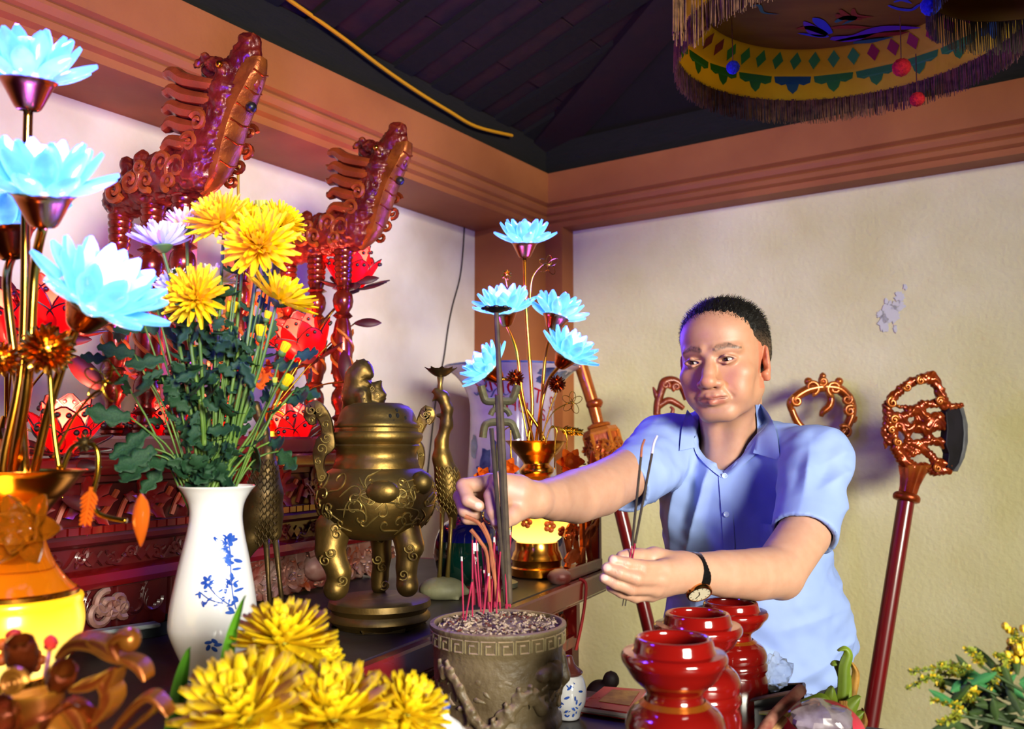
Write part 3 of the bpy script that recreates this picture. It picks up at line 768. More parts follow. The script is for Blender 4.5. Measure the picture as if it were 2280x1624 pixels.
    V, F = bbox_bevel((0, 0, 0), (.105, .026, .008), .003, frame(th(s, -.085, ZA+.004), wT, uT, UP)); obj('arm_board', (V, F), m_red, throne, smooth=False)
dragon(0, .0, 1.0); dragon(SR_, .0, 1.0)
V, F = tube([P(531, 455, 1.86), P(530, 400, 1.86), P(533, 340, 1.86)], .0032, 6)
tag(obj('yellow_stick', (V, F), M_('bamboo_yellow', 'b98a1e', .6)), 'thin yellow stick standing up behind the throne back', 'stick')
# ================================================================ LOTUS LAMPS
def petal_glow(name, col, strength, tint, alpha=.55):
    """clear coloured acrylic petal lit by the diode in the flower"""
    m = bpy.data.materials.new(name); m.use_nodes = True; nt = m.node_tree; N = nt.nodes; L = nt.links
    b = N['Principled BSDF']; b.inputs['Base Color'].default_value = (*tint, 1); b.inputs['Roughness'].default_value = .12; b.inputs['Coat Weight'].default_value = .5
    tc = N.new('ShaderNodeTexCoord'); nz = N.new('ShaderNodeTexNoise'); nz.inputs['Scale'].default_value = 45; nz.inputs['Detail'].default_value = 4; L.new(tc.outputs['Object'], nz.inputs['Vector'])
    lw = N.new('ShaderNodeLayerWeight'); lw.inputs[0].default_value = .45
    ad = N.new('ShaderNodeMath'); ad.operation = 'MULTIPLY_ADD'; ad.inputs[1].default_value = .75; L.new(nz.outputs[0], ad.inputs[0]); L.new(lw.outputs['Facing'], ad.inputs[2])
    mr = N.new('ShaderNodeMapRange'); mr.inputs[1].default_value = .45; mr.inputs[2].default_value = 1.15; mr.inputs[3].default_value = strength*.4; mr.inputs[4].default_value = strength*1.25; L.new(ad.outputs[0], mr.inputs[0])
    m2 = N.new('ShaderNodeMapRange'); m2.inputs[1].default_value = .5; m2.inputs[2].default_value = 1.1; L.new(ad.outputs[0], m2.inputs[0])
    rp = N.new('ShaderNodeMix'); rp.data_type = 'RGBA'; L.new(m2.outputs[0], rp.inputs['Factor']); rp.inputs[6].default_value = (*col[0], 1); rp.inputs[7].default_value = (*col[1], 1)
    L.new(rp.outputs[2], b.inputs['Emission Color']); L.new(mr.outputs[0], b.inputs['Emission Strength'])
    tr = N.new('ShaderNodeBsdfTransparent'); tr.inputs[0].default_value = (*[.6+.4*c for c in col[1]], 1); mx = N.new('ShaderNodeMixShader'); mx.inputs[0].default_value = alpha
    L.new(tr.outputs[0], mx.inputs[1]); L.new(b.outputs[0], mx.inputs[2]); L.new(mx.outputs[0], N['Material Output'].inputs[0])
    return m
m_blue = petal_glow('blue_acrylic', ((.01, .22, .95), (.32, .85, 1.0)), 1.0, (.2, .55, .9), .7)
m_bluec = petal_glow('blue_diode_dome', ((.3, .85, 1.0), (.04, .4, 1.0)), 1.15, (.6, .9, 1.0), .9)
m_glow = M_('lit_yellow_globe', 'f2b81e', .25, emit=(1.0, .62, .03), estr=1.5, coat=.4)
def _globe():
    nt = m_glow.node_tree; N = nt.nodes; L = nt.links; b = N['Principled BSDF']; tc = N.new('ShaderNodeTexCoord'); sx = N.new('ShaderNodeSeparateXYZ'); L.new(tc.outputs['Generated'], sx.inputs[0])
    rp = N.new('ShaderNodeValToRGB'); rp.color_ramp.elements[0].position = .1; rp.color_ramp.elements[0].color = (1, .80, .22, 1); rp.color_ramp.elements[1].position = .85; rp.color_ramp.elements[1].color = (1, .48, .01, 1); L.new(sx.outputs[2], rp.inputs[0]); L.new(rp.outputs[0], b.inputs['Emission Color'])
    mr = N.new('ShaderNodeMapRange'); mr.inputs[3].default_value = 1.8; mr.inputs[4].default_value = 1.0; L.new(sx.outputs[2], mr.inputs[0]); L.new(mr.outputs[0], b.inputs['Emission Strength'])
_globe()
m_amber = M_('amber_glass', 'b8660f', .1, trans=.65, ior=1.3, coat=.5)
m_wire = M_('gilt_wire', 'b88a2a', .2, metal=1.0)
m_orangepl = M_('orange_acrylic', 'e2701e', .15, coat=.5, translucent=.4, subcol=(1, .35, .05))
LED = (.10, .03, 1.0)
_pt = {}
def petal_mesh(kind, L, W, cup, curl, th=.003, sh=None):
    k = (kind, round(L, 4))
    if k not in _pt:
        V, F = sheet(L, W, sh or (lambda t: (math.sin(PI*min(1, .12+t*.86)))**.75), cup, curl, 7, 4, th)
        m = {'blue': m_blue, 'amber': m_orangepl}.get(kind)
        _pt[k] = mesh_of('petal', V, F, m, True, None, 50)
    return _pt[k]
def lotus(root, c, axis, R, name='lotus_flower', energy=4.5, cup=True, spin=0.0):
    """one flower: metal cup, dome, three rings of petals and the diode inside; c = top of the cup"""
    ax = unit(axis); M0 = zframe(c, ax)
    prof = smooth_prof([(.012, -.038), (.016, -.034), (.024, -.018), (.03, -.006), (.033, 0), (.0, .001)], 3)*R/.068
    fl = obj(name, lathe(prof, 24, M0), m_copper, root, sharp=50)
    V, F = lathe([(.031*R/.068, 0), (.033*R/.068, .004), (.024*R/.068, .007), (0, .008)], 24, M0); obj('lit_plate', (V, F), m_bluec, fl)
    V, F = ball(c+ax*.026*R/.068, (.027*R/.068,)*3, 18, 12); obj('diode_dome', (V, F), m_bluec, fl)
    for ring, (n, tilt, L, W, r0, z0, curl) in enumerate(((9, .16, .92, .20, .36, .02, .5), (9, .70, .88, .21, .36, .05, .45), (8, 1.12, .84, .20, .36, .06, .25))):
        me = petal_mesh('blue', L*R, W*R, .45, curl, .06*R)
        for i in range(n):
            a = 2*PI*(i+.5*ring)/n+spin; rd = M0[:3, 0]*math.cos(a)+M0[:3, 1]*math.sin(a)
            d = rd*math.cos(tilt)+ax*math.sin(tilt); nn = ax*math.cos(tilt)-rd*math.sin(tilt)
            inst('petal', me, frame(c+rd*r0*R+ax*z0*R, d, np.cross(nn, d), nn), fl)
    lo = lamp('flower_diode', 'POINT', tuple(c+ax*R*1.0), energy, LED, .03)
    return fl
def stem(root, pts, r=.0045, mat=None, name='stem'):
    return obj(name, tube(curve(pts, 6), r, 10), mat or m_gold, root, sharp=None)
def burr(root, c, r, mat, n=60, seed=0):
    """small metal flower head of short petals"""
    rn = random.Random(seed); mb = MB()
    for i in range(n):
        z = 1-2*(i+.5)/n; a = i*2.39996; d = A(math.sqrt(1-z*z)*math.cos(a), math.sqrt(1-z*z)*math.sin(a), z)
        V, F = sheet(r*.6, r*.15, lambda t: math.sin(PI*min(1, .2+.75*t))**.6, .9, .3, 3, 2, r*.03)
        y = unit(np.cross(d, A(.3, .2, .9))); mb.add(ap(V, frame(c+d*r*.45, d, y, np.cross(d, y))), F)
    mb.add(*ball(c, r*.55, 10, 7)); return obj('metal_blossom', mb, mat, root)
def ear(root, c, d, L, mat, seed=0):
    """metal wheat ear / feathered leaf"""
    rn = random.Random(seed); mb = MB(); d = unit(d); y = unit(np.cross(d, A(.2, -1, .1))); z = np.cross(d, y)
    mb.add(*tube([c, c+d*L], [.0022, .001], 5))
    for i in range(7):
        for q in (-1, 1):
            p = c+d*L*(.1+.12*i); e = unit(d*.8+y*q*.7+z*rn.uniform(-.25, .25))
            V, F = sheet(L*(.32-.018*i), L*.055, lambda t: math.sin(PI*min(1, .1+.88*t))**.7, .8, .3, 4, 2, .0008); yy = unit(np.cross(z, e)); mb.add(ap(V, frame(p, e, yy, np.cross(e, yy))), F)
    return obj('wheat_ear', mb, mat, root)
def drop_leaf(root, c, d, L, mat):
    d = unit(d); y = unit(np.cross(d, A(.1, -1, .2))); V, F = sheet(L, L*.15, lambda t: (math.sin(PI*min(1, t**.8))**.9+.08)*(1-.25*t), .5, .7, 8, 4, .003, .12)
    return obj('amber_leaf', (ap(V, frame(c, d, y, np.cross(d, y))), F), mat, root)
def butterfly(root, c, mat, r=.014, seed=0):
    rn = random.Random(seed); mb = MB()
    for a in (.5, 1.5, 2.6, 3.9, 5.2):
        d = unit(A(math.cos(a), rn.uniform(-.4, .4), math.sin(a))); y = unit(np.cross(d, A(0, -1, .1)))
        pts = [c+d*r*(1-math.cos(t))*.75+y*r*.4*math.sin(t) for t in np.linspace(0, 2*PI, 14)]
        mb.add(*tube(pts, .0009, 5, False))
    mb.add(*ball(c, r*.2, 7, 5)); return obj('wire_blossom', mb, mat, root)
def acrylic_flower(root, c, axis, R, mat, n=6):
    M0 = zframe(c, axis); mb = MB()
    for ring, tilt in ((0, .25), (1, .75)):
        for i in range(n):
            a = 2*PI*(i+.5*ring)/n; rd = M0[:3, 0]*math.cos(a)+M0[:3, 1]*math.sin(a); d = rd*math.cos(tilt)+M0[:3, 2]*math.sin(tilt); nn = M0[:3, 2]*math.cos(tilt)-rd*math.sin(tilt)
            V, F = sheet(R, R*.3, lambda t: math.sin(PI*min(1, .12+.86*t))**.7, .7, .5, 5, 3, R*.06); mb.add(ap(V, frame(c, d, np.cross(nn, d), nn)), F)
    mb.add(*ball(c+M0[:3, 2]*R*.2, R*.22, 8, 6)); return obj('acrylic_flower', mb, mat, root)
LP = [(0, 0, 'b'), (.060, .0), (.066, .004), (.066, .022), (.062, .026), (.062, .038), (.065, .043), (.062, .050), (.06, .058), (.055, .066), (.054, .085), (.0, .0855)]
def lamp_body(root, base, s):
    M = np.eye(4); M[:3, :3] *= s; M[:3, 3] = base
    obj('base_rings', lathe([(a[0], a[1]) for a in LP], 40, M), m_gold, root, sharp=35)
    obj('glow_globe', lathe(smooth_prof([(.05, .086), (.062, .096), (.077, .118), (.083, .145), (.08, .168), (.073, .183), (0, .184)], 4), 40, M), m_glow, root)
    mb = MB(); Mi = np.array(M)
    for a, z, r in ((-1.2, .13, .017), (-.75, .115, .014), (-1.9, .14, .016), (-1.5, .16, .012)):
        for q in range(5):
            b = q*1.26; cc = A(.0825*math.cos(a), .0825*math.sin(a), z); t1 = A(-math.sin(a), math.cos(a), 0)
            p = cc+t1*r*.55*math.cos(b)+UP*r*.55*math.sin(b); rad = math.hypot(p[0], p[1]); 
            mb.add(*ball(base+s*A(p[0]*.0826/rad, p[1]*.0826/rad, p[2]), (r*.42*s, r*.42*s, r*.42*s), 8, 6))
    obj('painted_flower', mb, M_('printed_flower', 'b5531a', .5) if 'printed_flower' not in MATS else MATS['printed_flower'], root)
    obj('amber_bell', lathe(smooth_prof([(.074, .183), (.073, .187), (.06, .2), (.045, .222), (.036, .243), (.034, .25)], 4), 40, M), m_amber, root)
    obj('bell_rim', lathe([(.072, .18), (.0755, .182), (.0755, .187), (.072, .189)], 40, M), m_gold, root)
    obj('funnel', lathe(smooth_prof([(.034, .248), (.042, .256), (.043, .266), (.036, .274), (.033, .279), (.04, .29), (.058, .312), (.074, .331), (.08, .336), (.076, .334), (.056, .308), (.03, .285)], 4), 40, M), m_gold, root, sharp=60)
    lamp('globe_bulb', 'POINT', tuple(base+UP*.30*s+A(0, -.1, -.1)*s), .35, (1.0, .5, .08), .03)
# ---- far lamp, at the end of the altar beyond the hand
fb = PZ(1195, 1283, ZT+.001); FD = fb[1]
far = thing('lotus_lamp', 'gold lotus lamp with five glowing blue flowers standing at the far end of the altar', 'lamp', fb)
lamp_body(far, fb, 1.0)
top = fb+UP*.33
fl = [((1168, 540), (.0, -.25, 1), FD, .070), ((1124, 692), (-.12, -.45, 1), FD-.05, .070), ((1238, 706), (.28, .1, 1), FD-.02, .068), ((1262, 790), (.55, -.4, .85), FD-.06, .068), ((1091, 824), (-.8, -.25, .75), FD-.02, .066)]
stp = [[(1172, 700), (1185, 900)], [(1150, 780), (1163, 880)], [(1215, 790), (1205, 900)], [(1220, 850), (1205, 910)], [(1140, 850), (1165, 900)]]
for i, ((px, py), ax, d, R) in enumerate(fl):
    c = P(px, py, d); ax = unit(ax); lotus(far, c, ax, R, spin=i*.3)
    mid = [P(x, y, d+(FD-d)*.6) for x, y in stp[i]]
    stem(far, [c-ax*.036*R/.068]+mid+[top+A(-.02+.01*i, -.01+.004*(i % 3), .01), top+A(-.01+.005*i, 0, -.04)], .0052 if i == 0 else .0045)
burr(far, P(1147, 842, FD-.06), .022, m_copper, 50, 1); burr(far, P(1240, 855, FD-.08), .022, m_copper, 60, 2)
burr(far, P(1128, 612, FD+.02), .013, m_wire, 40, 3)
for pts, r in ((((1147, 850), (1160, 900), (1175, 980)), .002), (((1240, 868), (1222, 920), (1205, 985)), .002), (((1180, 670), (1185, 620), (1205, 592), (1220, 588)), .0014), (((1216, 945), (1235, 915), (1272, 895)), .0014), (((1215, 990), (1225, 955), (1252, 955), (1262, 975), (1262, 1010), (1275, 1032), (1305, 1034)), .0018), (((1235, 1045), (1236, 985), (1240, 960), (1228, 950), (1215, 985)), .0018), (((1137, 1020), (1137, 960), (1133, 952), (1120, 960)), .0016), (((1126, 618), (1130, 640)), .0012), (((1142, 1050), (1136, 985)), .0016)):
    stem(far, [P(x, y, FD-.08) for x, y in pts], r, m_wire, 'wire')
butterfly(far, P(1222, 590, FD-.08), m_wire, .018, 1); butterfly(far, P(1274, 897, FD-.08), m_wire, .02, 2)
ear(far, P(1246, 957, FD-.08), A(1, 0, -.12), .06, m_wire, 1); ear(far, P(1262, 1005, FD-.08), A(-.02, 0, -1), .07, m_wire, 2)
drop_leaf(far, P(1322, 1052, FD-.1), A(-.02, -.1, 1), .055, m_orangepl)
for px, py, R in ((1075, 1060, .026), (1128, 1045, .034), (1268, 1030, .04)): acrylic_flower(far, P(px, py, FD-.1), A(.1, -1, .1), R, m_orangepl)
# ---- near lamp at the left edge
nb_ = P(45, 985, 1.0); nb_[2] = ZT+.001; S_ = .895
near = thing('lotus_lamp', 'gold lotus lamp with large glowing blue flowers and lit yellow globe at the near left', 'lamp', nb_)
lamp_body(near, nb_, S_)
top = nb_+UP*.33*S_
fl = [((62, 178), (.05, -.2, 1), .98, .062), ((95, 430), (.12, -.35, 1), .93, .066), ((14, 512), (-.2, -.1, 1), 1.08, .066), ((210, 672), (.62, -.3, .78), .96, .066)]
stp = [[(58, 420), (50, 800)], [(78, 600), (62, 850)], [(15, 640), (40, 860)], [(165, 740), (118, 880)]]
for i, ((px, py), ax, d, R) in enumerate(fl):
    c = P(px, py, d); ax = unit(ax); lotus(near, c, ax, R, spin=i*.4, energy=12.0)
    mid = [P(x, y, d+(1.0-d)*.6) for x, y in stp[i]]
    stem(near, [c-ax*.036*R/.068]+mid+[top+A(-.012+.012*i, -.01, .01), top+A(-.01+.008*i, 0, -.04)], .0052)
burr(near, P(106, 778, .93), .027, m_gold, 90, 4); burr(near, P(5, 800, .98), .02, m_gold, 70, 5)
for pts, r in ((((108, 790), (112, 850), (120, 960), (132, 1045)), .0028), (((118, 1020), (165, 930), (205, 880), (228, 868)), .0017), (((140, 1045), (158, 1000), (190, 985), (215, 1000), (218, 1050), (205, 1110), (215, 1140), (240, 1152), (282, 1160)), .0027)):
    stem(near, [P(x, y, .96) for x, y in pts], r, m_wire, 'wire')
butterfly(near, P(233, 850, .96), m_wire, .016, 3); ear(near, P(203, 1085, .955), A(-.1, -.05, -1), .042, m_orangepl, 4)
drop_leaf(near, P(316, 1100, .95), A(-.08, -.05, -1), .062, m_orangepl)
o = burr(near, P(188, 985, .96), .011, m_brassd, 30, 7)
acrylic_flower(near, P(70, 1180, .90), A(.05, -1, .15), .044, m_amber)
# ---- red lotus lamps behind the throne
m_redpet = M_('red_fabric_petal', 'd8141c', .45, translucent=.55, subcol=(1, .07, .06), coat=.2)
m_rim = M_('dark_wire_rim', '2a1013', .4)
m_gem = M_('clear_bead', '5a5a60', .1, coat=.5)
def red_lotus(root, c, axis, R, E=.8):
    ax = unit(axis); M0 = zframe(c, ax)
    fl = obj('lotus_flower', lathe([(0, -.02), (.02, -.012), (.028, .0), (.0, .004)], 16, M0), m_rim, root)
    V, F = ball(c+ax*R*.35, R*.13, 12, 8); obj('bulb', (V, F), M_('lit_bulb', 'ffcc66', .3, emit=(1, .62, .2), estr=6) if 'lit_bulb' not in MATS else MATS['lit_bulb'], fl)
    for ring, (n, tilt, L, W, r0, z0, curl) in enumerate(((6, 1.2, 1.1, .40, .24, .02, .25), (6, .85, .9, .34, .3, .0, .3), (7, .12, .8, .17, .3, -.06, .4))):
        for i in range(n):
            a = 2*PI*(i+.5*ring)/n+.3; rd = M0[:3, 0]*math.cos(a)+M0[:3, 1]*math.sin(a); d = rd*math.cos(tilt)+ax*math.sin(tilt); nn = ax*math.cos(tilt)-rd*math.sin(tilt)
            shp = lambda t: math.sin(PI*min(1, .1+t*.88))**.8
            V, F = sheet(L*R, W*R, shp, .45, curl, 7, 4, 0); M = frame(c+rd*r0*R+ax*z0*R, d, np.cross(nn, d), nn); W_ = ap(V, M)
            o = obj('petal', (W_, F), m_redpet if ring < 2 else m_leafdk, fl)
            rim = [W_[i_*5] for i_ in range(8)]+[W_[i_*5+4] for i_ in range(7, -1, -1)]
            mb = MB(); mb.add(*tube(rim, .0016, 5))
            if ring < 2:
                for q in (-1, 1): mb.add(*ball(W_[6*5+2+q]-nn*.003, .005, 8, 6))
            obj('petal_rim', mb, m_rim, o)
    lamp('red_bulb', 'POINT', tuple(c+ax*R*.75), E*2.2, (1.0, .24, .14), .02)
    return fl
m_leafdk = M_('dark_fabric_leaf', '3a0f14', .5, var='52141a', vscale=20, translucent=.2, subcol=(.5, .02, .03))
def red_lamp(label, base, fls, leaves, E):
    root = thing('red_lotus_lamp', label, 'lamp', base)
    M = np.eye(4); M[:3, 3] = base
    obj('base', lathe([(0, 0), (.05, 0), (.05, .012), (.02, .03), (.012, .06), (.008, .07)], 20, M), m_gold, root, sharp=35)
    for (px, py), ax, d, R in fls:
        c = P(px, py, d); red_lotus(root, c, ax, R, E); stem(root, [c-unit(ax)*.012, (c*.5+(base+UP*.06)*.5)+A(0, .0, .03), base+UP*.06], .0035, m_wire)
    for (px, py), (dx, dz), d, L in leaves:
        c = P(px, py, d); dd = unit(A(dx, -.15, dz)); y = unit(np.cross(dd, A(0, -1, .4)))
        V, F = sheet(L, L*.2, lambda t: math.sin(PI*min(1, .06+t*.93))**.8, .3, .7, 7, 3, .0015); lf = obj('leaf', (ap(V, frame(c, dd, y, np.cross(dd, y))), F), m_leafdk, root)
        stem(root, [c, c*.6+(base+UP*.1)*.4, base+UP*.06], .002, m_wire, 'leaf_stem')
    return root
b1 = P(150, 985, 1.50); b1[2] = ZP+.0
b1 = pf(-.05, .20, 1.226)
red_lamp('red petalled lotus lamp with dark leaves standing left of the throne', b1, [((128, 740), (.15, -.3, 1), 1.46, .085), ((140, 1000), (.2, -.3, 1), 1.42, .075), ((10, 770), (-.3, -.3, 1), 1.40, .08)],
         [((90, 690), (.6, .8), 1.44, .08), ((150, 790), (.7, -.6), 1.44, .085), ((60, 1000), (-.7, .6), 1.42, .06), ((150, 1035), (1, .05), 1.42, .055), ((40, 680), (-.5, .7), 1.44, .07), ((100, 690), (-.2, -.8), 1.44, .07), ((140, 1110), (1, -.2), 1.38, .06), ((120, 760), (1, .2), 1.44, .06)], 3.0)
b2 = pf(.62, .19, 1.2635)
red_lamp('red petalled lotus lamp glowing behind the right posts of the throne', b2, [((782, 640), (.05, -.25, 1), 2.28, .10), ((690, 800), (-.35, -.35, 1), 2.22, .11), ((660, 985), (-.2, -.4, 1), 2.16, .085)],
         [((790, 720), (.9, .15), 2.25, .07), ((790, 630), (.8, .3), 2.24, .065), ((770, 850), (-.1, 1), 2.05, .08), ((680, 870), (-1, -.3), 2.1, .07), ((640, 900), (.3, -.9), 2.1, .06)], 2.2)
b3 = pf(.31, .16, 1.2635)
red_lamp('small red lotus lamp standing between the throne posts behind the vase', b3, [((352, 985), (0, -.3, 1), 1.80, .075), ((470, 960), (.2, -.3, 1), 1.84, .07)], [((300, 970), (-.8, .5), 1.8, .06)], 1.0)
# ================================================================ BRASS CENSER
CB = PZ(845, 1392, ZT+.001); dC = CB[1]; u_ = dC/FPX
censer = thing('brass_censer', 'large aged brass tripod censer with a lion on its lid and scroll handles', 'censer', CB)
CB0 = A(CB[0], CB[1], ZT+.001)
def cl(prof, name, parent, mat, n=48, off=(0, 0, 0), sharp=40):
    M = np.eye(4); M[:3, 3] = CB0+A(*off); return obj(name, lathe(prof, n, M), mat, parent, sharp=sharp)
# heights above the table from the photograph rows
def cz(py): return P(845, py, dC)[2]-ZT-.001
plz = cz(1330)
br = cl([(0, plz-.002), (.04, plz), (.045, plz-.002), (.085, plz-.001), (.092, plz-.004), (.094, plz-.014), (.088, plz-.02), (.086, plz-.024), (.092, plz-.03), (.093, plz-.036), (.087, plz-.042), (.08, plz-.046), (.078, plz-.05), (.0, plz-.05)], 'base_plate', censer, m_brass)
for a in (-1.35, .75, 2.85):
    c = CB0; rad = A(math.cos(a), math.sin(a), 0); tg = A(-rad[1], rad[0], 0); zz = plz-.05
    poly = [(-.05, zz), (-.04, zz-.012), (-.034, zz*.35), (-.042, .012), (-.036, .0), (.036, .0), (.042, .012), (.034, zz*.35), (.04, zz-.012), (.05, zz)]
    V = []; n_ = len(poly)
    for dr in (.066, .086):
        for x, z in poly:
            b = x/.086; V.append(c+(rad*math.cos(b)+tg*math.sin(b))*dr+UP*max(z, 0))
    F = [tuple(range(n_)), tuple(range(2*n_-1, n_-1, -1))]+[(i, (i+1) % n_, n_+(i+1) % n_, n_+i) for i in range(n_)]
    obj('base_foot', (V, F), m_brass, censer, sharp=40)
zc = cz(1115)
ox = (834-845)*u_
bodyp = smooth_prof([(.0, zc-.072), (.05, zc-.068), (.085, zc-.05), (.104, zc-.022), (.1105, zc+.004), (.107, zc+.03), (.094, zc+.05), (.08, zc+.06)], 4)
collar = [(.08, cz(1040)), (.0775, cz(1033)), (.0775, cz(1026)), (.074, cz(1022)), (.0745, cz(1005)), (.078, cz(999)), (.0795, cz(993)), (.077, cz(989)), (.0835, cz(981)), (.0855, cz(972)), (.083, cz(964)), (.077, cz(962)), (.076, cz(950)), (.0, cz(950))]
body = cl(list(bodyp)+collar, 'bowl', censer, m_brass, 64, (ox, 0, 0), 50)
lidp = [(.078, cz(953)), (.0795, cz(950)), (.079, cz(944)), (.0735, cz(938)), (.071, cz(928)), (.066, cz(915)), (.058, cz(905)), (.05, cz(902)), (.046, cz(899)), (.0, cz(897))]
lid = cl(lidp, 'lid', censer, m_brass, 48, (ox, 0, 0), 50)
mb = MB()                                                          # pierced medallion on the lid, its dark holes set as black beads
for x, y, r in ((886, 928, .0045), (893, 945, .0045), (878, 941, .005), (900, 933, .004), (887, 917, .004), (872, 929, .004)):
    a = math.asin(min(.98, (x-834)*u_/.069)); rr_ = .0705 if y > 925 else .0655
    mb.add(*ball(CB0+A(ox+rr_*math.sin(a), -rr_*math.cos(a), cz(y)), (r*.8, r*.8, r*1.1), 8, 6))
obj('pierced_hole', mb, M_('hole_black', '060505', .9), lid)
# scrolled relief over the bowl
Cc = CB0+A(ox, 0, 0)
def onbowl(a, z, lift=.0):
    r = np.interp(z, bodyp[:, 1], bodyp[:, 0])+lift; return Cc+A(r*math.sin(a), -r*math.cos(a), z)
mb = MB(); rn = random.Random(11)
for i in range(64):
    a = rn.uniform(-1.5, 1.9); z = zc+rn.uniform(-.04, .042); s_ = rn.uniform(.008, .018); t0 = rn.uniform(0, 6); sg = rn.choice((-1, 1)); tl = rn.uniform(.02, .045)
    pts = []
    for t in np.linspace(0, 1, 12):
        rr_ = s_*(1-.8*t); an = t0+sg*t*5; pts.append(onbowl(a+rr_*math.cos(an)/.1, z+rr_*math.sin(an), .0006))
    pts = [onbowl(a+(s_*math.cos(t0)+tl*sg*math.sin(t0)*k_)/.1, z+s_*math.sin(t0)-tl*sg*math.cos(t0)*k_*.5, .0006) for k_ in (1., .66, .33)]+pts
    pts = [p for p in pts]
    mb.add(*tube(pts, np.array([.0006]+[.0017]*(len(pts)-2)+[.001]), 5))
obj('dragon_relief', mb, m_brass, body)
V, F = ball(onbowl(1.02, zc+.035), (.021, .02, .021), 16, 10); obj('relief_boss', (V, F), m_brass, body)
V, F = ball(onbowl(.25, zc+.022), (.03, .016, .02), 16, 10); obj('relief_boss', (V, F), m_brass, body)
def cprims(pts, rad, d, k=None): return chain([P(x, y, d+dd) for x, y, dd in pts], [r*u_ for r in rad], k)
def legs(pts, rad, dd, name='leg', extra=()):
    pr = cprims(pts, rad, dC, .006)
    for (x, y, q, r) in extra: pr.append(ell(P(x, y, dC+q), r*u_, None, .006))
    V, Q = sdf_mesh(pr, .0035, .006); lo = obj(name, (V, Q), m_brass, censer, sharp=None)
    gs = []
    for i in range(5):
        x, y, q = pts[min(len(pts)-1, i//2)]; c = P(x+rn.uniform(-12, 12), y+12*i % 30, dC+q-rad[0]*u_*.98)
        gs.append(tube(spiral(c, A(1, 0, 0), UP, .010, 1.4, i, 1, 16), .0016, 5))
    each('leg_relief', gs, m_brass, lo)
legs([(742, 1178, -.045), (735, 1225, -.055), (755, 1275, -.06), (752, 1308, -.058)], [40, 31, 25, 24], 0, 'leg', ((745, 1312, -.062, 24),))
legs([(900, 1170, -.03), (912, 1215, -.04), (905, 1262, -.045), (906, 1302, -.043)], [34, 30, 22, 22], 0, 'leg', ((925, 1222, -.05, 18), (908, 1306, -.05, 23)))
legs([(848, 1190, .06), (850, 1240, .065), (846, 1285, .068), (845, 1305, .066)], [26, 21, 19, 19], 0, 'leg')
def handle(pts, w, d, name='handle'):
    """flat cast handle following the points, wide w (px), 12 mm thick"""
    c = curve([P(x, y, d) for x, y in pts], 4); T = np.gradient(c, axis=0); T /= np.linalg.norm(T, axis=1)[:, None]
    Yv = A(0, 1, 0); N_ = np.cross(T, Yv); ww = np.interp(np.linspace(0, 1, len(c)), np.linspace(0, 1, len(w)), w)*u_*.5
    mb = MB(); V = []; n_ = len(c)
    for k_ in range(n_):
        for sx, sy in ((-1, -1), (-.8, -1.25), (.8, -1.25), (1, -1), (1, 1), (-1, 1)): V.append(c[k_]+N_[k_]*ww[k_]*sx+Yv*.0065*sy)
    F = grid_faces(n_, 6, True)+[tuple(range(6))[::-1], tuple((n_-1)*6+j for j in range(6))]
    mb.add(V, F)
    ho = obj(name, mb, m_brass, censer, sharp=35)
    each('handle_relief', [tube(spiral(c[k_]-Yv*.0083, A(1, 0, 0), UP, ww[k_]*.7, 1.3, k_, 1 if k_ % 8 else -1, 16), .0014, 5) for k_ in range(2, n_-1, 4)], m_brass, ho)
handle([(792, 1086), (755, 1100), (728, 1080), (713, 1045), (712, 1012), (725, 988), (730, 962), (722, 930), (702, 908), (692, 925), (700, 945)], [40, 46, 30, 16, 28, 44, 24, 26, 32, 30, 10], dC-.045)
handle([(925, 1065), (938, 1030), (936, 1000), (925, 985), (930, 965), (942, 935), (952, 918), (957, 930), (952, 945)], [14, 14, 18, 24, 20, 26, 32, 26, 8], dC+.03)
# lion on the lid
def lp(x, y, q): return P(x, y, dC+q)
pr = [ell(lp(800, 880, 0), (30*u_, 28*u_, 40*u_), None, .012)]+chain([lp(790, 880, 0), lp(798, 840, -.003), lp(806, 822, -.006)], [30*u_, 27*u_, 22*u_], .01)
pr += [ell(lp(808, 828, -.008), (23*u_, 22*u_, 22*u_), None, .006), ell(lp(821, 834, -.012), (12*u_, 13*u_, 12*u_), None, .004), cap(lp(808, 815, -.005), lp(808, 802, -.004), 7*u_, 3*u_, .004), cap(lp(798, 812, .01), lp(794, 802, .012), 6*u_, 3*u_, .004)]
pr += [cap(lp(806, 848, -.014), lp(820, 856, -.014), 7*u_, 6*u_, .004), sub(cap(lp(812, 846, -.03), lp(830, 846, .0), 3*u_, 3*u_, .003))]
pr += chain([lp(785, 880, .008), lp(775, 905, .006), lp(768, 915, .004)], [18*u_, 12*u_, 9*u_], .006)
pr += chain([lp(808, 880, -.02), lp(812, 905, -.024), lp(824, 912, -.028)], [16*u_, 13*u_, 9*u_], .006)
pr += [ell(lp(838, 884, .0), (22*u_, 20*u_, 24*u_), None, .008)]+chain([lp(838, 880, 0), lp(838, 862, -.002), lp(848, 850, -.002)], [16*u_, 11*u_, 4*u_], .006)+[ell(lp(830, 905, -.012), (16*u_, 14*u_, 9*u_), None, .006), ell(lp(852, 880, -.004), (8*u_, 8*u_, 8*u_), None, .004)]
V, Q = sdf_mesh(pr, .0026, .006); n = vnormals(V, Q); q = V-CB0
V = V+n*(.0009*np.sin(q[:, 0]*420+7*np.sin(q[:, 2]*160))*np.clip(vnoise(q*60)+.3, 0, 1))[:, None]
lion = obj('lion_finial', (V, Q), m_brass, censer, sharp=None)
mb = MB()
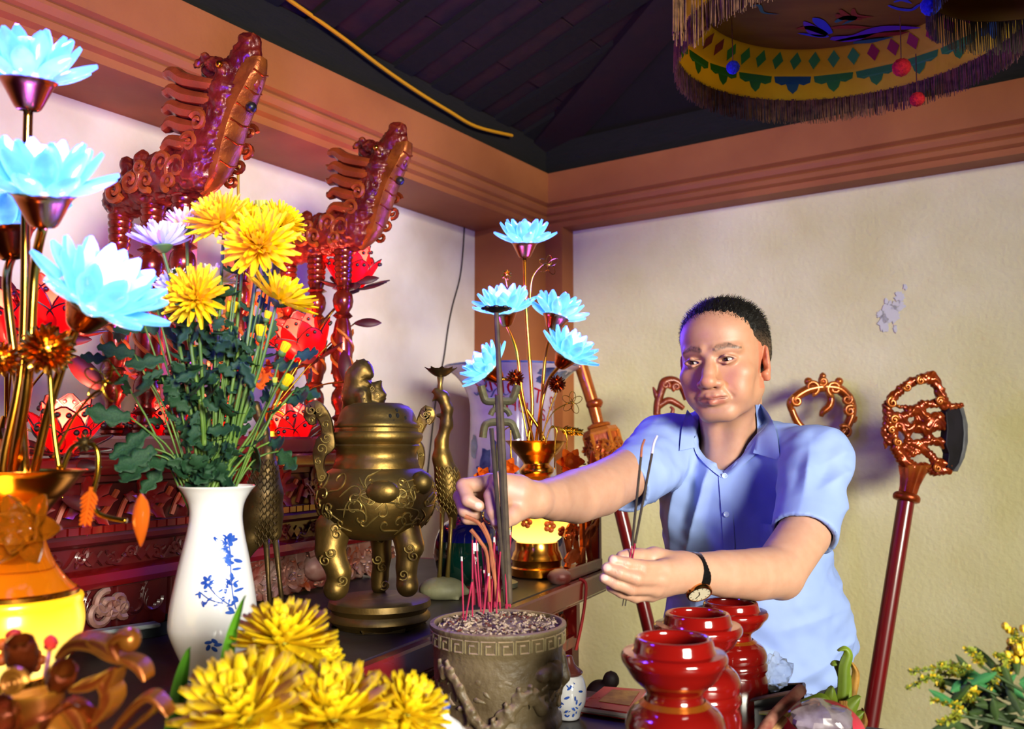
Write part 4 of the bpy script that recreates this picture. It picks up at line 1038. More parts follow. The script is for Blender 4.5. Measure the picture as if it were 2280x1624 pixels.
for x, y, q, r in ((806, 818, -.026, 6), (840, 880, -.02, 9), (812, 896, -.037, 8), (800, 862, -.026, 7), (795, 842, -.026, 8), (828, 866, -.02, 6)): mb.add(*tube(spiral(lp(x, y, q+.004), A(1, 0, 0), UP, r*u_, 1.3, x, 1, 14), .0013, 5))
obj('mane_curl', mb, m_brass, lion)
# ================================================================ BRONZE CRANES
def crane(root, S, feet):
    """S(x,y,q): photo pixel + depth offset -> point"""
    pass
def feather(mb, pts, r): mb.add(*tube(pts, r, 5))
d2 = PZ(980, 1332, ZT)[1]
c2 = PZ(983, 1325, ZT+.001)
crane2 = thing('bronze_crane', 'slender bronze crane holding a lotus candle dish, standing on a stone grey turtle', 'crane', c2)
k2 = d2/FPX; Q2 = lambda x, y, q=0: P(x, y, d2+q)
pr = chain([Q2(972, 872), Q2(988, 885)], [9*k2, 12*k2], .006)+chain([Q2(985, 885), Q2(996, 910), Q2(994, 945), Q2(983, 985), Q2(984, 1020), Q2(995, 1060)], [13*k2, 12*k2, 13*k2, 14*k2, 20*k2, 28*k2], .01)
pr += [ell(Q2(998, 1085), (28*k2, 30*k2, 52*k2), None, .01), cap(Q2(1005, 1120), Q2(1010, 1175, .01), 18*k2, 5*k2, .008), cap(Q2(975, 925), Q2(1002, 935), 5*k2, 4*k2, .006), ell(Q2(1003, 950), (6*k2, 6*k2, 8*k2), None, .004)]
pr += [cap(Q2(976, 880), Q2(963, 893), 6*k2, 3*k2, .004), cap(Q2(976, 868), Q2(962, 874), 4*k2, 2.5*k2, .003)]
V, Q = sdf_mesh(pr, .003, .008); cb = obj('crane_body', (V, Q), m_brass, crane2, sharp=None)
mb = MB()
for i in range(16):
    for j in range(3):
        x = 976+j*16+(i % 2)*8; y = 1045+i*6.5; dz = -math.sqrt(max(0, 1-((x-998)/32)**2))*30*k2
        mb.add(*tube([Q2(x-5, y-5, dz), Q2(x, y+4, dz-.0012), Q2(x+5, y-5, dz)], .0011, 4))
obj('feather_relief', mb, m_brass, cb)
for a, b in (((985, 1130), (978, 1290)), ((1006, 1130), (996, 1290))):
    obj('leg', tube([Q2(*a), Q2((a[0]+b[0])/2+1, (a[1]+b[1])/2), Q2(*b)], [6*k2, 4*k2, 5*k2], 8), m_brass, crane2, sharp=None)
M = np.eye(4); M[:3, 3] = Q2(979, 872)
obj('candle_stalk', tube([Q2(980, 878), Q2(980, 858), Q2(981, 840)], [7*k2, 5*k2, 8*k2], 8), m_brass, crane2, sharp=None)
M[:3, 3] = Q2(981, 838); mb = MB(); mb.add(*lathe(smooth_prof([(0, -.002), (.012, .0), (.026, .01), (.030, .016), (.027, .013), (.0, .006)], 3), 24, M))
for i in range(9):
    a = 2*PI*i/9; d = A(math.cos(a), math.sin(a), .5); nn = unit(A(-math.cos(a)*.5, -math.sin(a)*.5, 1)); V, F = sheet(.020, .009, lambda t: 1-.9*t*t, .3, .3, 3, 2, .001); mb.add(ap(V, frame(M[:3, 3]+A(math.cos(a), math.sin(a), 0)*.02+UP*.008, unit(d), np.cross(nn, unit(d)), nn)), F)
obj('candle_dish', mb, m_brassd, crane2)
pr = [ell(Q2(985, 1312, -.0), (52*k2, 45*k2, 26*k2), None, .008)]+[cap(Q2(1020, 1315), Q2(1038, 1318), 9*k2, 8*k2, .006), cap(Q2(955, 1330, .02), Q2(945, 1338, .02), 8*k2, 6*k2, .004), cap(Q2(1005, 1328, -.02), Q2(1018, 1336, -.025), 8*k2, 6*k2, .004), ('s', 'half', A(0, 0, ZT+.001), A(0, 0, -1.0), 0, 0, .001)]
V, Q = sdf_mesh(pr[:-1], .0035, .008); V[:, 2] = np.maximum(V[:, 2], ZT+.001)
obj('turtle_base', (V, Q), M_('grey_green_stone', '7c7a5c', .6, var='5e5c46', vscale=14, bump=.25), crane2, sharp=None)
d1 = 1.60; c1 = P(618, 985, d1); c1[2] = ZT+.001; k1 = d1/FPX
crane1 = thing('bronze_crane', 'feathered bronze crane with lowered tail standing right of the white vase', 'crane', c1)
Q1 = lambda x, y, q=0: P(x, y, d1+q)
pr = chain([Q1(596, 1005), Q1(592, 1050), Q1(590, 1095)], [14*k1, 25*k1, 38*k1], .015)+[ell(Q1(585, 1120), (42*k1, 40*k1, 70*k1), None, .012)]
pr += chain([Q1(570, 1150), Q1(558, 1200), Q1(552, 1245)], [36*k1, 24*k1, 5*k1], .012)+chain([Q1(605, 1150), Q1(612, 1190)], [26*k1, 15*k1], .01)+chain([Q1(585, 1150), Q1(590, 1190, .02)], [22*k1, 12*k1], .01)
pr += chain([Q1(596, 1010), Q1(588, 960, .01), Q1(576, 925, .02), Q1(570, 905, .02)], [14*k1, 11*k1, 11*k1, 13*k1], .008)+[cap(Q1(566, 905, .02), Q1(545, 915, .02), 6*k1, 2*k1, .004)]
V, Q = sdf_mesh(pr, .0032, .01); cb = obj('crane_body', (V, Q), m_brassd, crane1, sharp=None)
mb = MB()
for i in range(24):
    for j in range(4):
        x = 556+j*17+(i % 2)*8; y = 1030+i*8; e = 1-((x-588)/44)**2-((y-1115)/120)**2
        if e > .05:
            dz = -math.sqrt(e)*40*k1; mb.add(*tube([Q1(x-6, y-6, dz+.001), Q1(x-1, y+5, dz-.002), Q1(x+5, y-6, dz+.001)], .0012, 4))
obj('feather_relief', mb, m_brassd, cb)
for a, b in (((612, 1185, 0), (634, 1392, 0)), ((592, 1190, .02), (604, 1385, .02))):
    obj('leg', tube([Q1(*a), Q1((a[0]+b[0])/2-1, (a[1]+b[1])/2, a[2]), Q1(*b)], [8*k1, 5*k1, 6*k1], 8), m_brassd, crane1, sharp=None)
pr = [ell(A(c1[0], c1[1], ZT+.014), (.045, .04, .018), None, .006), cap(A(c1[0]+.035, c1[1], ZT+.016), A(c1[0]+.055, c1[1], ZT+.02), .01, .008, .005)]
V, Q = sdf_mesh(pr, .004, .006); V[:, 2] = np.maximum(V[:, 2], ZT+.001); obj('turtle_base', (V, Q), m_brassd, crane1, sharp=None)
# ================================================================ BRONZE CHARACTER STAND
m_patina = M_('patinated_bronze', '6f6a4e', .6, metal=.55, var='4b4a3c', vscale=30, bump=.5, bscale=90, dust=('9a957c', .6, 30))
g0 = PZ(1110, 1306, ZT+.001); gd = g0[1]; kg = gd/FPX
glyph = thing('bronze_symbol_stand', 'weathered bronze openwork long-life symbol on a stand behind the incense sticks', 'ornament', g0)
def gp(x, y): return P(x, y, gd)
def strip(pts, w, name='symbol_bar'):
    c = np.array([gp(*p) for p in curve([(a, b) for a, b in pts], 4)]); return obj(name, tube(c, np.full(len(c), w*kg*.72), 8, flat=.8), m_patina, glyph, sharp=50)
strip([(1071, 860), (1077, 882), (1084, 893), (1110, 893), (1136, 893), (1144, 882), (1152, 858)], 16)
strip([(1092, 925), (1098, 914), (1112, 911), (1128, 914), (1136, 926)], 11)
strip([(1075, 975), (1079, 950), (1088, 942), (1112, 940), (1136, 942), (1145, 955), (1152, 978)], 15)
strip([(1111, 893), (1111, 1000)], 9); strip([(1102, 893), (1100, 912)], 6); strip([(1122, 893), (1124, 912)], 6)
M = np.eye(4); M[:3, 3] = g0
obj('stand', lathe([(0, 0), (.045, 0), (.045, .01), (.03, .016), (.012, .03), (.008, .06), (.011, .1), (.007, .15), (.007, gp(1111, 990)[2]-g0[2])], 24, M), m_patina, glyph, sharp=40)
# ================================================================ GREEN JAR
j0 = PZ(1043, 1318, ZT+.001); kj = j0[1]/FPX; M = np.eye(4); M[:3, 3] = j0
jar = thing('ceramic_jar', 'squat dark green glazed jar with cobalt shoulder behind the incense sticks', 'jar', j0)
m_green = M_('dark_green_glaze', '04251f', .07, var='021410', vscale=9, coat=.6)
jp = [(.052, .0), (.055, .006), (.05, .014), (.052, .02)]; 
obj('jar_foot', lathe([(0, 0)]+jp, 32, M), m_redd, jar)
jr = .078
obj('jar_body', lathe(smooth_prof([(.05, .018), (.068, .04), (jr, .08), (.075, .115)], 4), 40, M), m_green, jar)
obj('jar_shoulder', lathe(smooth_prof([(.075, .115), (.062, .145), (.04, .162), (.034, .17), (.036, .178), (.03, .176), (.026, .165)], 4), 40, M), M_('deep_cobalt_glaze', '0a0a52', .08, var='06124a', vscale=9, coat=.6), jar)
obj('jar_stopper', lathe([(0, .166), (.027, .168), (.027, .172), (.014, .178), (.018, .188), (.01, .196), (0, .197)], 20, M), m_red, jar)
pf_ = P(1094, 1185, j0[1]-.12)
# ================================================================ TALL FLOOR VASE WITH LETTERING
vd = 2.80; vc = P(1140, 985, vd); vc[2] = 0.001; kv = vd/FPX
vase = thing('floor_vase', 'tall flared porcelain floor vase with red lettering and blue landscape in the corner', 'vase', vc)
zt = P(1140, 822, vd)[2]
prof = smooth_prof([(.11, 0), (.125, .03), (.15, .2), (.19, .5), (.21, .75), (.19, .95), (.148, 1.09), (.136, zt-.25), (.134, zt-.13), (.146, zt-.075), (.175, zt-.03), (.214, zt), (.216, zt+.006), (.205, zt), (.165, zt-.04), (.13, zt-.1)], 5)
M = np.eye(4); M[:3, 3] = vc
m_vase = M_('painted_porcelain', 'c9b6c4', .15, var='a58fb4', vscale=7, coat=.5)
vb = obj('vase_body', lathe(prof, 64, M), m_vase, vase)
m_vblue = M_('vase_blue', '2b3668', .2, var='5a6a94', vscale=30, coat=.4); m_vred = M_('vase_red', 'a3101f', .25)
pr_ = np.array([(r, z) for r, z in prof[:prof.shape[0]-11]])
def onv(a, z, lift=.0012):
    i = np.argsort(pr_[:, 1]); r = np.interp(z, pr_[i, 1], pr_[i, 0])+lift; return vc+A(r*math.sin(a), -r*math.cos(a), z)
rim = obj('rim_band', tube([vc+A(.2155*math.cos(t), .2155*math.sin(t), zt+.004) for t in np.linspace(0, 2*PI, 64)], .0035, 6, False), m_vblue, vase)
gs = []; rn = random.Random(21)
def vpatch(a, z, ra, rz, n=14, wob=.3):
    pts = [onv(a+ra*(1+wob*rn.uniform(-1, 1))*math.cos(2*PI*i/n), z+rz*(1+wob*rn.uniform(-1, 1))*math.sin(2*PI*i/n)) for i in range(n)]
    gs.append(([onv(a, z)]+pts, [(0, 1+i, 1+(i+1) % n) for i in range(n)]))
for i in range(9): vpatch(rn.uniform(-1.1, .1), zt-.22-rn.uniform(0, .3), .16, .035)
for i in range(8): vpatch(.9+rn.uniform(-.4, .6), zt-.02-rn.uniform(0, .03), .2, .012)
for i in range(6): vpatch(rn.uniform(.2, 1.0), zt-.28-rn.uniform(0, .25), .12, .05)
each('painted_landscape', gs, m_vblue, vase)
mb = MB()
for a0, z0 in ((-1.0, zt-.02), (-.85, zt-.035), (-.7, zt-.055), (-.95, zt-.08), (-.6, zt-.09)):
    pts = [onv(a0+.55*t, z0-.012*math.sin(t*9)+.012*t) for t in np.linspace(0, 1, 14)]; mb.add(*tube(pts, np.array([.001]+[.005]*12+[.001]), 5, flat=.3))
for i in range(40):
    a, z = rn.uniform(-.9, .3), zt-rn.uniform(.3, .45); mb.add(*ball(onv(a, z), (.006, .003, .005), 6, 4))
obj('painted_cloud', mb, m_vblue, vase)
def letters(s, size, ac, zc_, bend=0.0):
    V, F = text_mesh(s, size); V2 = []
    for x, y, z in V:
        a = ac+x/.137; V2.append(onv(a, zc_+y-bend*(x*x)-x*.28, .0016))
    return obj('lettering', (V2, F), m_vred, vase, smooth=False)
letters('ÔNG  T  SPT', .062, .42, P(1140, 893, vd-.13)[2]+.0, 0.2)
letters('THU   S  I', .052, .40, P(1140, 918, vd-.13)[2]-.01, 0.2)
# ================================================================ STONE INCENSE BURNER, ASH AND STICKS
ZF = .815
bc = P(1109, 1385, 1.30); bc[2] = ZF+.001; kb = 1.30/FPX; HB = P(1109, 1385, 1.30)[2]-ZF-.001
burner = thing('stone_incense_burner', 'weathered carved stone incense burner with a key fret rim, full of ash', 'burner', bc)
m_stone = M_('weathered_stone_glaze', '463823', .5, var='62533a', vscale=14, bump=.5, bscale=110, dust=('a88a70', .6, 26), edge='75684a', edgew=(.54, .66))
M = np.eye(4); M[:3, 3] = bc
prof = [(0, 0), (.088, 0), (.094, .006), (.094, .014), (.088, .02), (.087, .03), (.092, .036), (.092, .044), (.087, .05)]+list(smooth_prof([(.086, .054), (.088, .075), (.092, .105), (.093, HB-.036)], 3))+[(.0935, HB-.034), (.0935, HB-.030), (.0965, HB-.026), (.0965, HB-.008), (.099, HB-.004), (.0985, HB), (.0925, HB+.001), (.0895, HB-.003), (.088, HB-.02)]
bo = obj('burner_bowl', lathe(prof, 72, M), m_stone, burner, sharp=45)
def onb(a, z, r): return bc+A(r*math.sin(a), -r*math.cos(a), z)
nk = 26
for i in range(nk):                                            # key fret round the rim
    a = 2*PI*(i+.5)/nk; mb = MB(); wk = .0965*PI/nk*.86; hk = .0082; zc_ = HB-.0165; t = .0017
    def seg(x0, z0, x1, z1):
        pts = [onb(a+x/.0965, zc_+z, .0965) for x, z in ((x0, z0), (x1, z1))]
        mb.add(*tube(pts, t, 4))
    for s in ((-wk, -hk, -wk, hk), (-wk, hk, wk, hk), (wk, hk, wk, -hk), (wk, -hk, -wk*.35, -hk), (-wk*.35, -hk, -wk*.35, hk*.25), (-wk*.35, hk*.25, wk*.4, hk*.25)): seg(*s)
    obj('fret_key', mb, m_stone, bo)
pr = []; rn = random.Random(31)                                # dragon relief on the wall of the bowl
path = [(-1.15+.19*i, .098+.03*math.sin(i*.9)-.004*i) for i in range(11)]
pr += chain([onb(a, z, .089) for a, z in path], [.004]+[.0075]*9+[.010], .005)
for a, z in path[1:-1]:
    for q in (-1, 1): pr.append(cap(onb(a, z, .092), onb(a-.06, z+q*.016, .092), .005, .0018, .003)); pr.append(ell(onb(a+.05, z+q*.006, .095), .0042, None, .002)); pr.append(ell(onb(a-.05, z+.01+q*.004, .0945), .004, None, .002))
for a, z, r in ((.95, .115, .014), (1.05, .124, .009), (.86, .125, .008), (.98, .102, .01), (.72, .118, .011), (1.12, .11, .006)): pr.append(ell(onb(a, z, .095), r, None, .004))
for i in range(60):
    a, z = rn.uniform(-1.5, 1.75), rn.uniform(.062, .128)
    L_ = rn.uniform(.05, .16); pr.append(cap(onb(a, z, .089), onb(a+L_, z+rn.uniform(-.012, .012), .0895), .0045, .002, .003))
for a in (1.45, 1.6, 1.75): pr += chain([onb(a, .13, .092), onb(a, .1, .096), onb(a, .085, .09)], [.006, .008, .004], .004)
V, Q = sdf_mesh(pr, .0026, .004); obj('dragon_relief', (V, Q), m_stone, bo, sharp=None)
# ash bed with bits of burnt stick
m_ash = M_('incense_ash', 'a08a70', .95, var='7a6250', vscale=40, bump=.6, bscale=200)
V = []; nr, na = 14, 60
for i in range(nr):
    for j in range(na):
        r = .0885*i/(nr-1); a = 2*PI*j/na; x, y = r*math.cos(a), r*math.sin(a)
        V.append(bc+A(x, y, HB-.008+.010*math.exp(-((x-.02)**2+(y-.01)**2)/.0016)+.006*math.exp(-((x+.05)**2+(y+.02)**2)/.001)))
V = np.array(V); V[na:-na, 2] += .004*vnoise(V[na:-na]*70)+.002*vnoise(V[na:-na]*200)
obj('ash_bed', (V, grid_faces(nr, na, True)), m_ash, bo)
mb1, mb2 = MB(), MB()
for i in range(620):
    r = .086*math.sqrt(rn.random()); a = rn.uniform(0, 6.283); x, y = r*math.cos(a), r*math.sin(a)
    z = HB-.004+.010*math.exp(-((x-.02)**2+(y-.01)**2)/.0016)+.006*math.exp(-((x+.05)**2+(y+.02)**2)/.001)+rn.uniform(-.001, .003)
    if (x-.03)**2+(y-.015)**2 < .0009 and i % 3: continue
    t = rn.uniform(0, 6.28); L_ = rn.uniform(.002, .006); d = A(math.cos(t), math.sin(t), rn.uniform(-.5, .5))*L_
    (mb1 if i % 6 else mb2).add(*tube([bc+A(x, y, z)-d*.5, bc+A(x, y, z)+d*.5], rn.uniform(.0008, .0016), 4))
o = obj('ash_flakes', mb1, M_('pale_ash', 'b09a84', .9, var='8a7462', vscale=60), bo); o['kind'] = 'stuff'
o = obj('charred_flakes', mb2, M_('charred_bits', '3a241c', .9, var='6b2c24', vscale=60), bo); o['kind'] = 'stuff'
m_pink = M_('magenta_stick', 'a3123f', .6, var='7d0f2c', vscale=30); m_stickdk = M_('dark_joss', '2a211a', .85, var='3c3024', vscale=60); m_ashtip = M_('grey_ash_tip', 'c9c2ba', .9); m_brn = M_('brown_joss', '8a4a2c', .8, var='a5603c', vscale=40)
m_stickhv = M_('brown_stick', '4a3a28', .7, var='332619', vscale=40)
def bp_(px, py, d): return P(px, py, d)
stubs = []
for i in range(34):
    x0 = rn.gauss(1092, 22); x0 = min(max(x0, 1042), 1136); y0 = rn.uniform(1335, 1362); d = 1.30+(1350-y0)*.0016+rn.uniform(-.01, .01)
    L_ = rn.uniform(70, 175); stubs.append((x0, y0, x0+rn.uniform(-14, 14), y0-L_, d))
stubs += [(1052, 1368, 1052, 1190, 1.285), (1032, 1375, 1028, 1240, 1.285), (1036, 1378, 1052, 1290, 1.28), (1132, 1345, 1136, 1180, 1.30), (1125, 1350, 1139, 1172, 1.30)]
for i, (x0, y0, x1, y1, d) in enumerate(stubs):
    a, b = bp_(x0, y0+6, d), bp_(x1, y1, d+.004)
    o = thing('incense_stub', 'burnt magenta incense stub in the dense middle of the bundle in the stone burner' if i < 34 else ('tall magenta incense stub in front at the left of the bundle', 'magenta incense stub standing leftmost in the ash, leaning a little', 'short magenta incense stub slanting right at the front left of the ash', 'magenta incense stub rightmost but one, in front of the lit globe', 'magenta incense stub standing rightmost, leaning towards the far lamp')[i-34], 'incense', a, 'magenta incense stubs in the stone burner')
    m = a+(b-a)*.93
    obj('stick', tube([a, m], .00125, 6), m_pink, o); obj('ash_tip', tube([m, b], .0014, 6), m_ashtip if i % 2 else m_stickdk, o)
for i, (pts, lab) in enumerate((([(1106, 1340), (1095, 1230), (1070, 1170), (1035, 1150)], 'longest curled brown incense coil drooping left from the ash'), ([(1090, 1340), (1085, 1240), (1068, 1205), (1048, 1180)], 'short curled brown incense piece leaning left above the magenta stubs'), ([(1112, 1340), (1096, 1260), (1090, 1205), (1072, 1165)], 'curled orange brown incense piece bending towards the hand'))):
    c = curve([bp_(x, y, 1.29) for x, y in pts], 5); tag(obj('curled_incense', tube(c, np.linspace(.0022, .0032, len(c)), 7), m_brn, None), lab, 'incense', 'curled incense in the stone burner')
for i, (xa, ya, xb, yb, r, lab) in enumerate(((1126, 1342, 1094, 954, .0032, 'left of three thick dark joss sticks standing in the stone burner'), (1130, 1344, 1107, 880, .0036, 'middle of three thick dark joss sticks standing in the stone burner'))):
    tag(obj('joss_stick', tube([bp_(xa, ya, 1.298), bp_(xb, yb, 1.298)], r, 8), m_stickdk), lab, 'incense', 'thick joss sticks in the stone burner')
rod = thing('pricket_rod', 'tall dark rod with a small black lotus dish on top standing in the incense ash', 'candlestick', bp_(1134, 1342, 1.30))
obj('shaft', tube([bp_(1134, 1344, 1.30), bp_(1119, 1000, 1.30), bp_(1105, 692, 1.30)], [.0052, .0046, .0036], 8), m_stickhv, rod)
M = np.eye(4); M[:3, 3] = bp_(1105, 690, 1.30); mb = MB(); mb.add(*lathe([(0, -.004), (.008, -.004), (.018, .0), (.021, .0025), (0, .003)], 20, M))
for i in range(8):
    a = 2*PI*i/8; mb.add(*ball(M[:3, 3]+A(.0185*math.cos(a), .0185*math.sin(a), .002), (.005, .005, .0025), 7, 5))
obj('lotus_dish', mb, M_('blackened_metal', '0c0a10', .5, metal=.4), rod)
# small candle-like glass beside the green jar
gj = PZ(1092, 1300, ZT+.001); M = np.eye(4); M[:3, 3] = gj
gl = thing('striped_cup', 'small cup with an orange band between the green jar and the far lamp', 'cup', gj)
obj('cup_body', lathe([(0, 0), (.015, 0), (.018, .04), (.02, .085), (.018, .085), (.016, .04), (.0, .01)], 20, M), M_('teal_cup', '1f5e7a', .2, coat=.4), gl, sharp=40)
obj('cup_band', lathe([(.0205, .075), (.022, .08), (.022, .09), (.0195, .092)], 20, M), M_('orange_band', 'd2502a', .3), gl)
# ================================================================ WHITE VASE WITH CHRYSANTHEMUMS
def twotone(name, c1, c2, rough=.55, trl=.25):
    return M_(name, c1, rough, var=c2, vscale=30, translucent=trl, subcol=hexc(c1))
m_yel = twotone('yellow_petal', 'ffe418', 'fbd30a'); m_yelp = twotone('pale_yellow_petal', 'fbf09a', 'fbf6d0'); m_white = twotone('white_petal', 'e9eee6', 'd7e4ea')
m_stem = M_('green_stem', '5d7a2c', .5, var='436420', vscale=25); m_leaf = M_('chrysanthemum_leaf', '2c5232', .5, var='1a3a26', vscale=30, bump=.3, bscale=160, translucent=.15, subcol=(.1, .35, .05))
m_bud = M_('green_bud', '93a83a', .5, var='c9c23a', vscale=60); m_cal = M_('calyx_green', '4a6a28', .6)
wc = PZ(470, 1533, ZT+.001); wd_ = wc[1]; kw = wd_/FPX
def wz(py): return P(470, py, wd_)[2]-wc[2]
wv = thing('porcelain_vase', 'tall white porcelain vase painted with blue sprigs, holding yellow chrysanthemums', 'vase', wc)
M = np.eye(4); M[:3, 3] = wc
wprof = smooth_prof([(.0, .0), (.034*.95, .0), (.036, .004), (.0345, .018), (.0345, wz(1500)), (.041, wz(1470)), (.0565, wz(1410)), (.0585, wz(1380)), (.0555, wz(1330)), (.0465, wz(1250)), (.0385, wz(1190)), (.0352, wz(1150)), (.0375, wz(1120)), (.045, wz(1096)), (.051, wz(1084)), (.0505, wz(1082)), (.046, wz(1090)), (.034, wz(1130)), (.03, wz(1170))], 4)
vbody = obj('vase_body', lathe(wprof, 56, M), m_porc, wv, sharp=60)
wo = np.array([p for p in wprof[8:-10]])
def onw(px, py, lift=.0006):
    """front surface of the vase as seen from the camera side"""
    z = wz(py); i = np.argsort(wo[:, 1]); r = np.interp(z, wo[i, 1], wo[i, 0])+lift; s = max(-.97, min(.97, (px-470)*kw/r)); a = math.asin(s); return wc+A(r*math.sin(a), -r*math.cos(a), z)
for py in (1506, 1519):
    r = .0349; z = wz(py); obj('blue_ring', tube([wc+A(r*math.cos(t), r*math.sin(t), z) for t in np.linspace(0, 2*PI, 40)], .0012 if py < 1510 else .0018, 5, False), m_cobalt, wv)
mb = MB(); rn = random.Random(13)
def dab(px, py, r, el=1.0, a=0):
    n = 9; pts = [onw(px+r*math.cos(t)*math.cos(a)-r*el*math.sin(t)*math.sin(a), py+r*math.cos(t)*math.sin(a)+r*el*math.sin(t)*math.cos(a)) for t in np.linspace(0, 2*PI, n, endpoint=False)]
    mb.add([onw(px, py, .0009)]+pts, [(0, 1+i, 1+(i+1) % n) for i in range(n)])
for pts in (((512, 1195), (520, 1230), (524, 1270), (530, 1310), (538, 1345)), ((484, 1290), (505, 1315), (528, 1335)), ((470, 1305), (490, 1320), (515, 1330))):
    c = curve([(a, b) for a, b in pts], 5); mb.add(*tube([onw(x, y) for x, y in c], .0009, 4))
for i in range(34):
    t = rn.random(); dab(508+32*t+rn.gauss(0, 8), 1190+160*t+rn.gauss(0, 8), rn.uniform(4, 9), .45, rn.uniform(0, 3))
for x, y in ((512, 1198), (484, 1284)):
    for q in range(6): dab(x+9*math.cos(q), y+9*math.sin(q), 7, .6, q)
for i in range(14): dab(470+rn.uniform(-8, 55), 1312+rn.uniform(-12, 22), rn.uniform(4, 8), .4, rn.uniform(0, 3))
for q in range(5): dab(498+10*math.cos(q*1.3), 1418+10*math.sin(q*1.3), 8, .55, q)
obj('painted_sprig', mb, m_cobalt, wv, smooth=False)
PETSH = lambda t: math.sin(PI*min(1, .14+.8*t))**.55
def mum(c, axis, R, mat, root, rings=None, name='flower_head', pieces=False, seed=0, open_=1.0, nw=2):
    """chrysanthemum head: rings of strap petals round a domed centre above a green calyx"""
    rn = random.Random(seed); M0 = zframe(c, axis); X, Y, Z = M0[:3, 0], M0[:3, 1], M0[:3, 2]
    rings = rings or [(20, -.15, 1.0), (20, .12, .98), (19, .36, .92), (17, .62, .80), (14, .9, .64), (10, 1.15, .5), (7, 1.38, .36)]
    head = None; mb = MB(); meshes = {}
    if pieces:
        head = obj(name, ball(c+Z*R*.05, (R*.2,)*3, 10, 7), m_bud, root)
    for k_, (n, tilt, L) in enumerate(rings):
        for i in range(n):
            a = 2*PI*(i+.5*(k_ % 2))/n+rn.uniform(-.1, .1); t = (tilt+rn.uniform(-.13, .13))*open_+(1-open_)*1.35
            rd = X*math.cos(a)+Y*math.sin(a); d = rd*math.cos(t)+Z*math.sin(t); nn = Z*math.cos(t)-rd*math.sin(t); Ls = L*R*rn.uniform(.88, 1.08)
            M = frame(c+rd*R*.1*(1-k_/8)+Z*R*.05*k_/2, d, np.cross(nn, d), nn)
            if pieces:
                key = k_
                if key not in meshes:
                    V, F = sheet(L*R, R*.115, PETSH, .9, .55, 5, 2, R*.012); meshes[key] = mesh_of('petal', V, F, mat, True, None, None)
                o = inst('petal', meshes[key], M, head)
            else:
                V, F = sheet(Ls, R*.105, PETSH, .9, .5+.25*k_/5, 4, nw, 0); mb.add(ap(V, M), F)
    if not pieces:
        mb.add(*ball(c+Z*R*.1, (R*.16,)*3, 8, 6)); head = obj(name, mb, mat, root)
    V, F = lathe(smooth_prof([(0, -.22*R), (.12*R, -.2*R), (.26*R, -.08*R), (.3*R, .02*R), (0, .05*R)], 2), 12, M0); obj('calyx', (V, F), m_cal, root)
    return head
def lobed(t): return (.25+.75*math.sin(PI*min(1, .05+.95*t))**.8)*(.45+.55*abs(math.cos(t*9.4)))*(1 if t < .97 else .3)
_lf = []
for i in range(3):
    V, F = sheet(1, .29, lobed, .25, .5+.3*i, 14, 4, .012, .05, i); _lf.append(mesh_of('leaf', V, F, m_leaf, True, None, None))
def leaf(root, c, d, L, up=(0, -.4, 1), k_=0, mat=None):
    d = unit(d); y = unit(np.cross(np.asarray(up, float), d)); M = frame(c, d, y, np.cross(d, y)); M[:3, :3] *= L
    return inst('leaf', _lf[k_ % 3], M, root)
mouth = P(468, 1086, wd_)
rnf = random.Random(17)
def bloom(px, py, R, axis, mat, label, dd=0.0, via=None, kind='mum', leaves=4, seed=0, open_=1.0, rings=None, r=.0028):
    c = P(px, py, wd_+dd); base = mouth+A(rnf.uniform(-.026, .026), rnf.uniform(-.02, .02), -.06)
    root = thing('chrysanthemum', label, 'flower', base, 'chrysanthemums in the white vase')
    ax = unit(axis); below = c-ax*R*.2*kw if kind == 'mum' else c-ax*R*.9*kw
    mid = [P(x, y, wd_+dd*.6) for x, y in (via or [((px+468)*.5+(px-468)*.18, (py+1086)*.5)])]
    pts = curve([below]+mid+[mouth+(base-mouth)*A(.8, .8, 0), base], 5)
    obj('stem', tube(pts, np.linspace(r*.8, r*1.15, len(pts)), 7), m_stem, root, sharp=None)
    if kind == 'mum': mum(c, ax, R*kw, mat, root, rings, seed=seed, open_=open_)
    else:
        mb = MB(); M0 = zframe(c, ax)
        for k_ in range(16):
            a = 2.4*k_; t = 1.15-.02*(k_ % 3); rd = M0[:3, 0]*math.cos(a)+M0[:3, 1]*math.sin(a); d = rd*math.cos(t)+ax*math.sin(t); nn = ax*math.cos(t)-rd*math.sin(t)
            V, F = sheet(R*kw*1.5, R*kw*.3, PETSH, .8, .5, 4, 2, 0); mb.add(ap(V, frame(c-ax*R*kw*.6+rd*R*kw*.3, d, np.cross(nn, d), nn)), F)
        obj('bud_petals', mb, mat, root); V, F = ball(c-ax*R*kw*.55, (R*kw*.55,)*3, 10, 7); obj('calyx', (V, F), m_cal, root)
    for i in range(leaves):
        k_ = int(len(pts)*(.22+.5*i/max(1, leaves))); p = pts[min(k_, len(pts)-4)]; a = rnf.uniform(0, 6.28); leaf(root, p, A(math.cos(a), math.sin(a)*.7-.2, rnf.uniform(-.35, .5)), rnf.uniform(.024, .044), k_=i)
    return root
bloom(492, 494, 74, (-.25, -.75, .6), m_yel, 'large yellow chrysanthemum at the top of the bouquet, left of the two biggest', .0, seed=1)
bloom(578, 546, 86, (.12, -.85, .35), m_yel, 'largest yellow chrysanthemum of the bouquet, facing out beside the top bloom', -.01, seed=2)
bloom(628, 500, 56, (.75, -.35, .55), m_yel, 'yellow chrysanthemum turned right, behind the largest bloom of the bouquet', .03, seed=3)
bloom(545, 496, 66, (.05, -.4, .95), m_yel, 'yellow chrysanthemum facing up between the two biggest blooms', .03, seed=14)
bloom(582, 466, 24, (0, -.3, 1), m_bud, 'round green yellow bud above the largest bloom of the bouquet', .03, kind='bud', leaves=1)
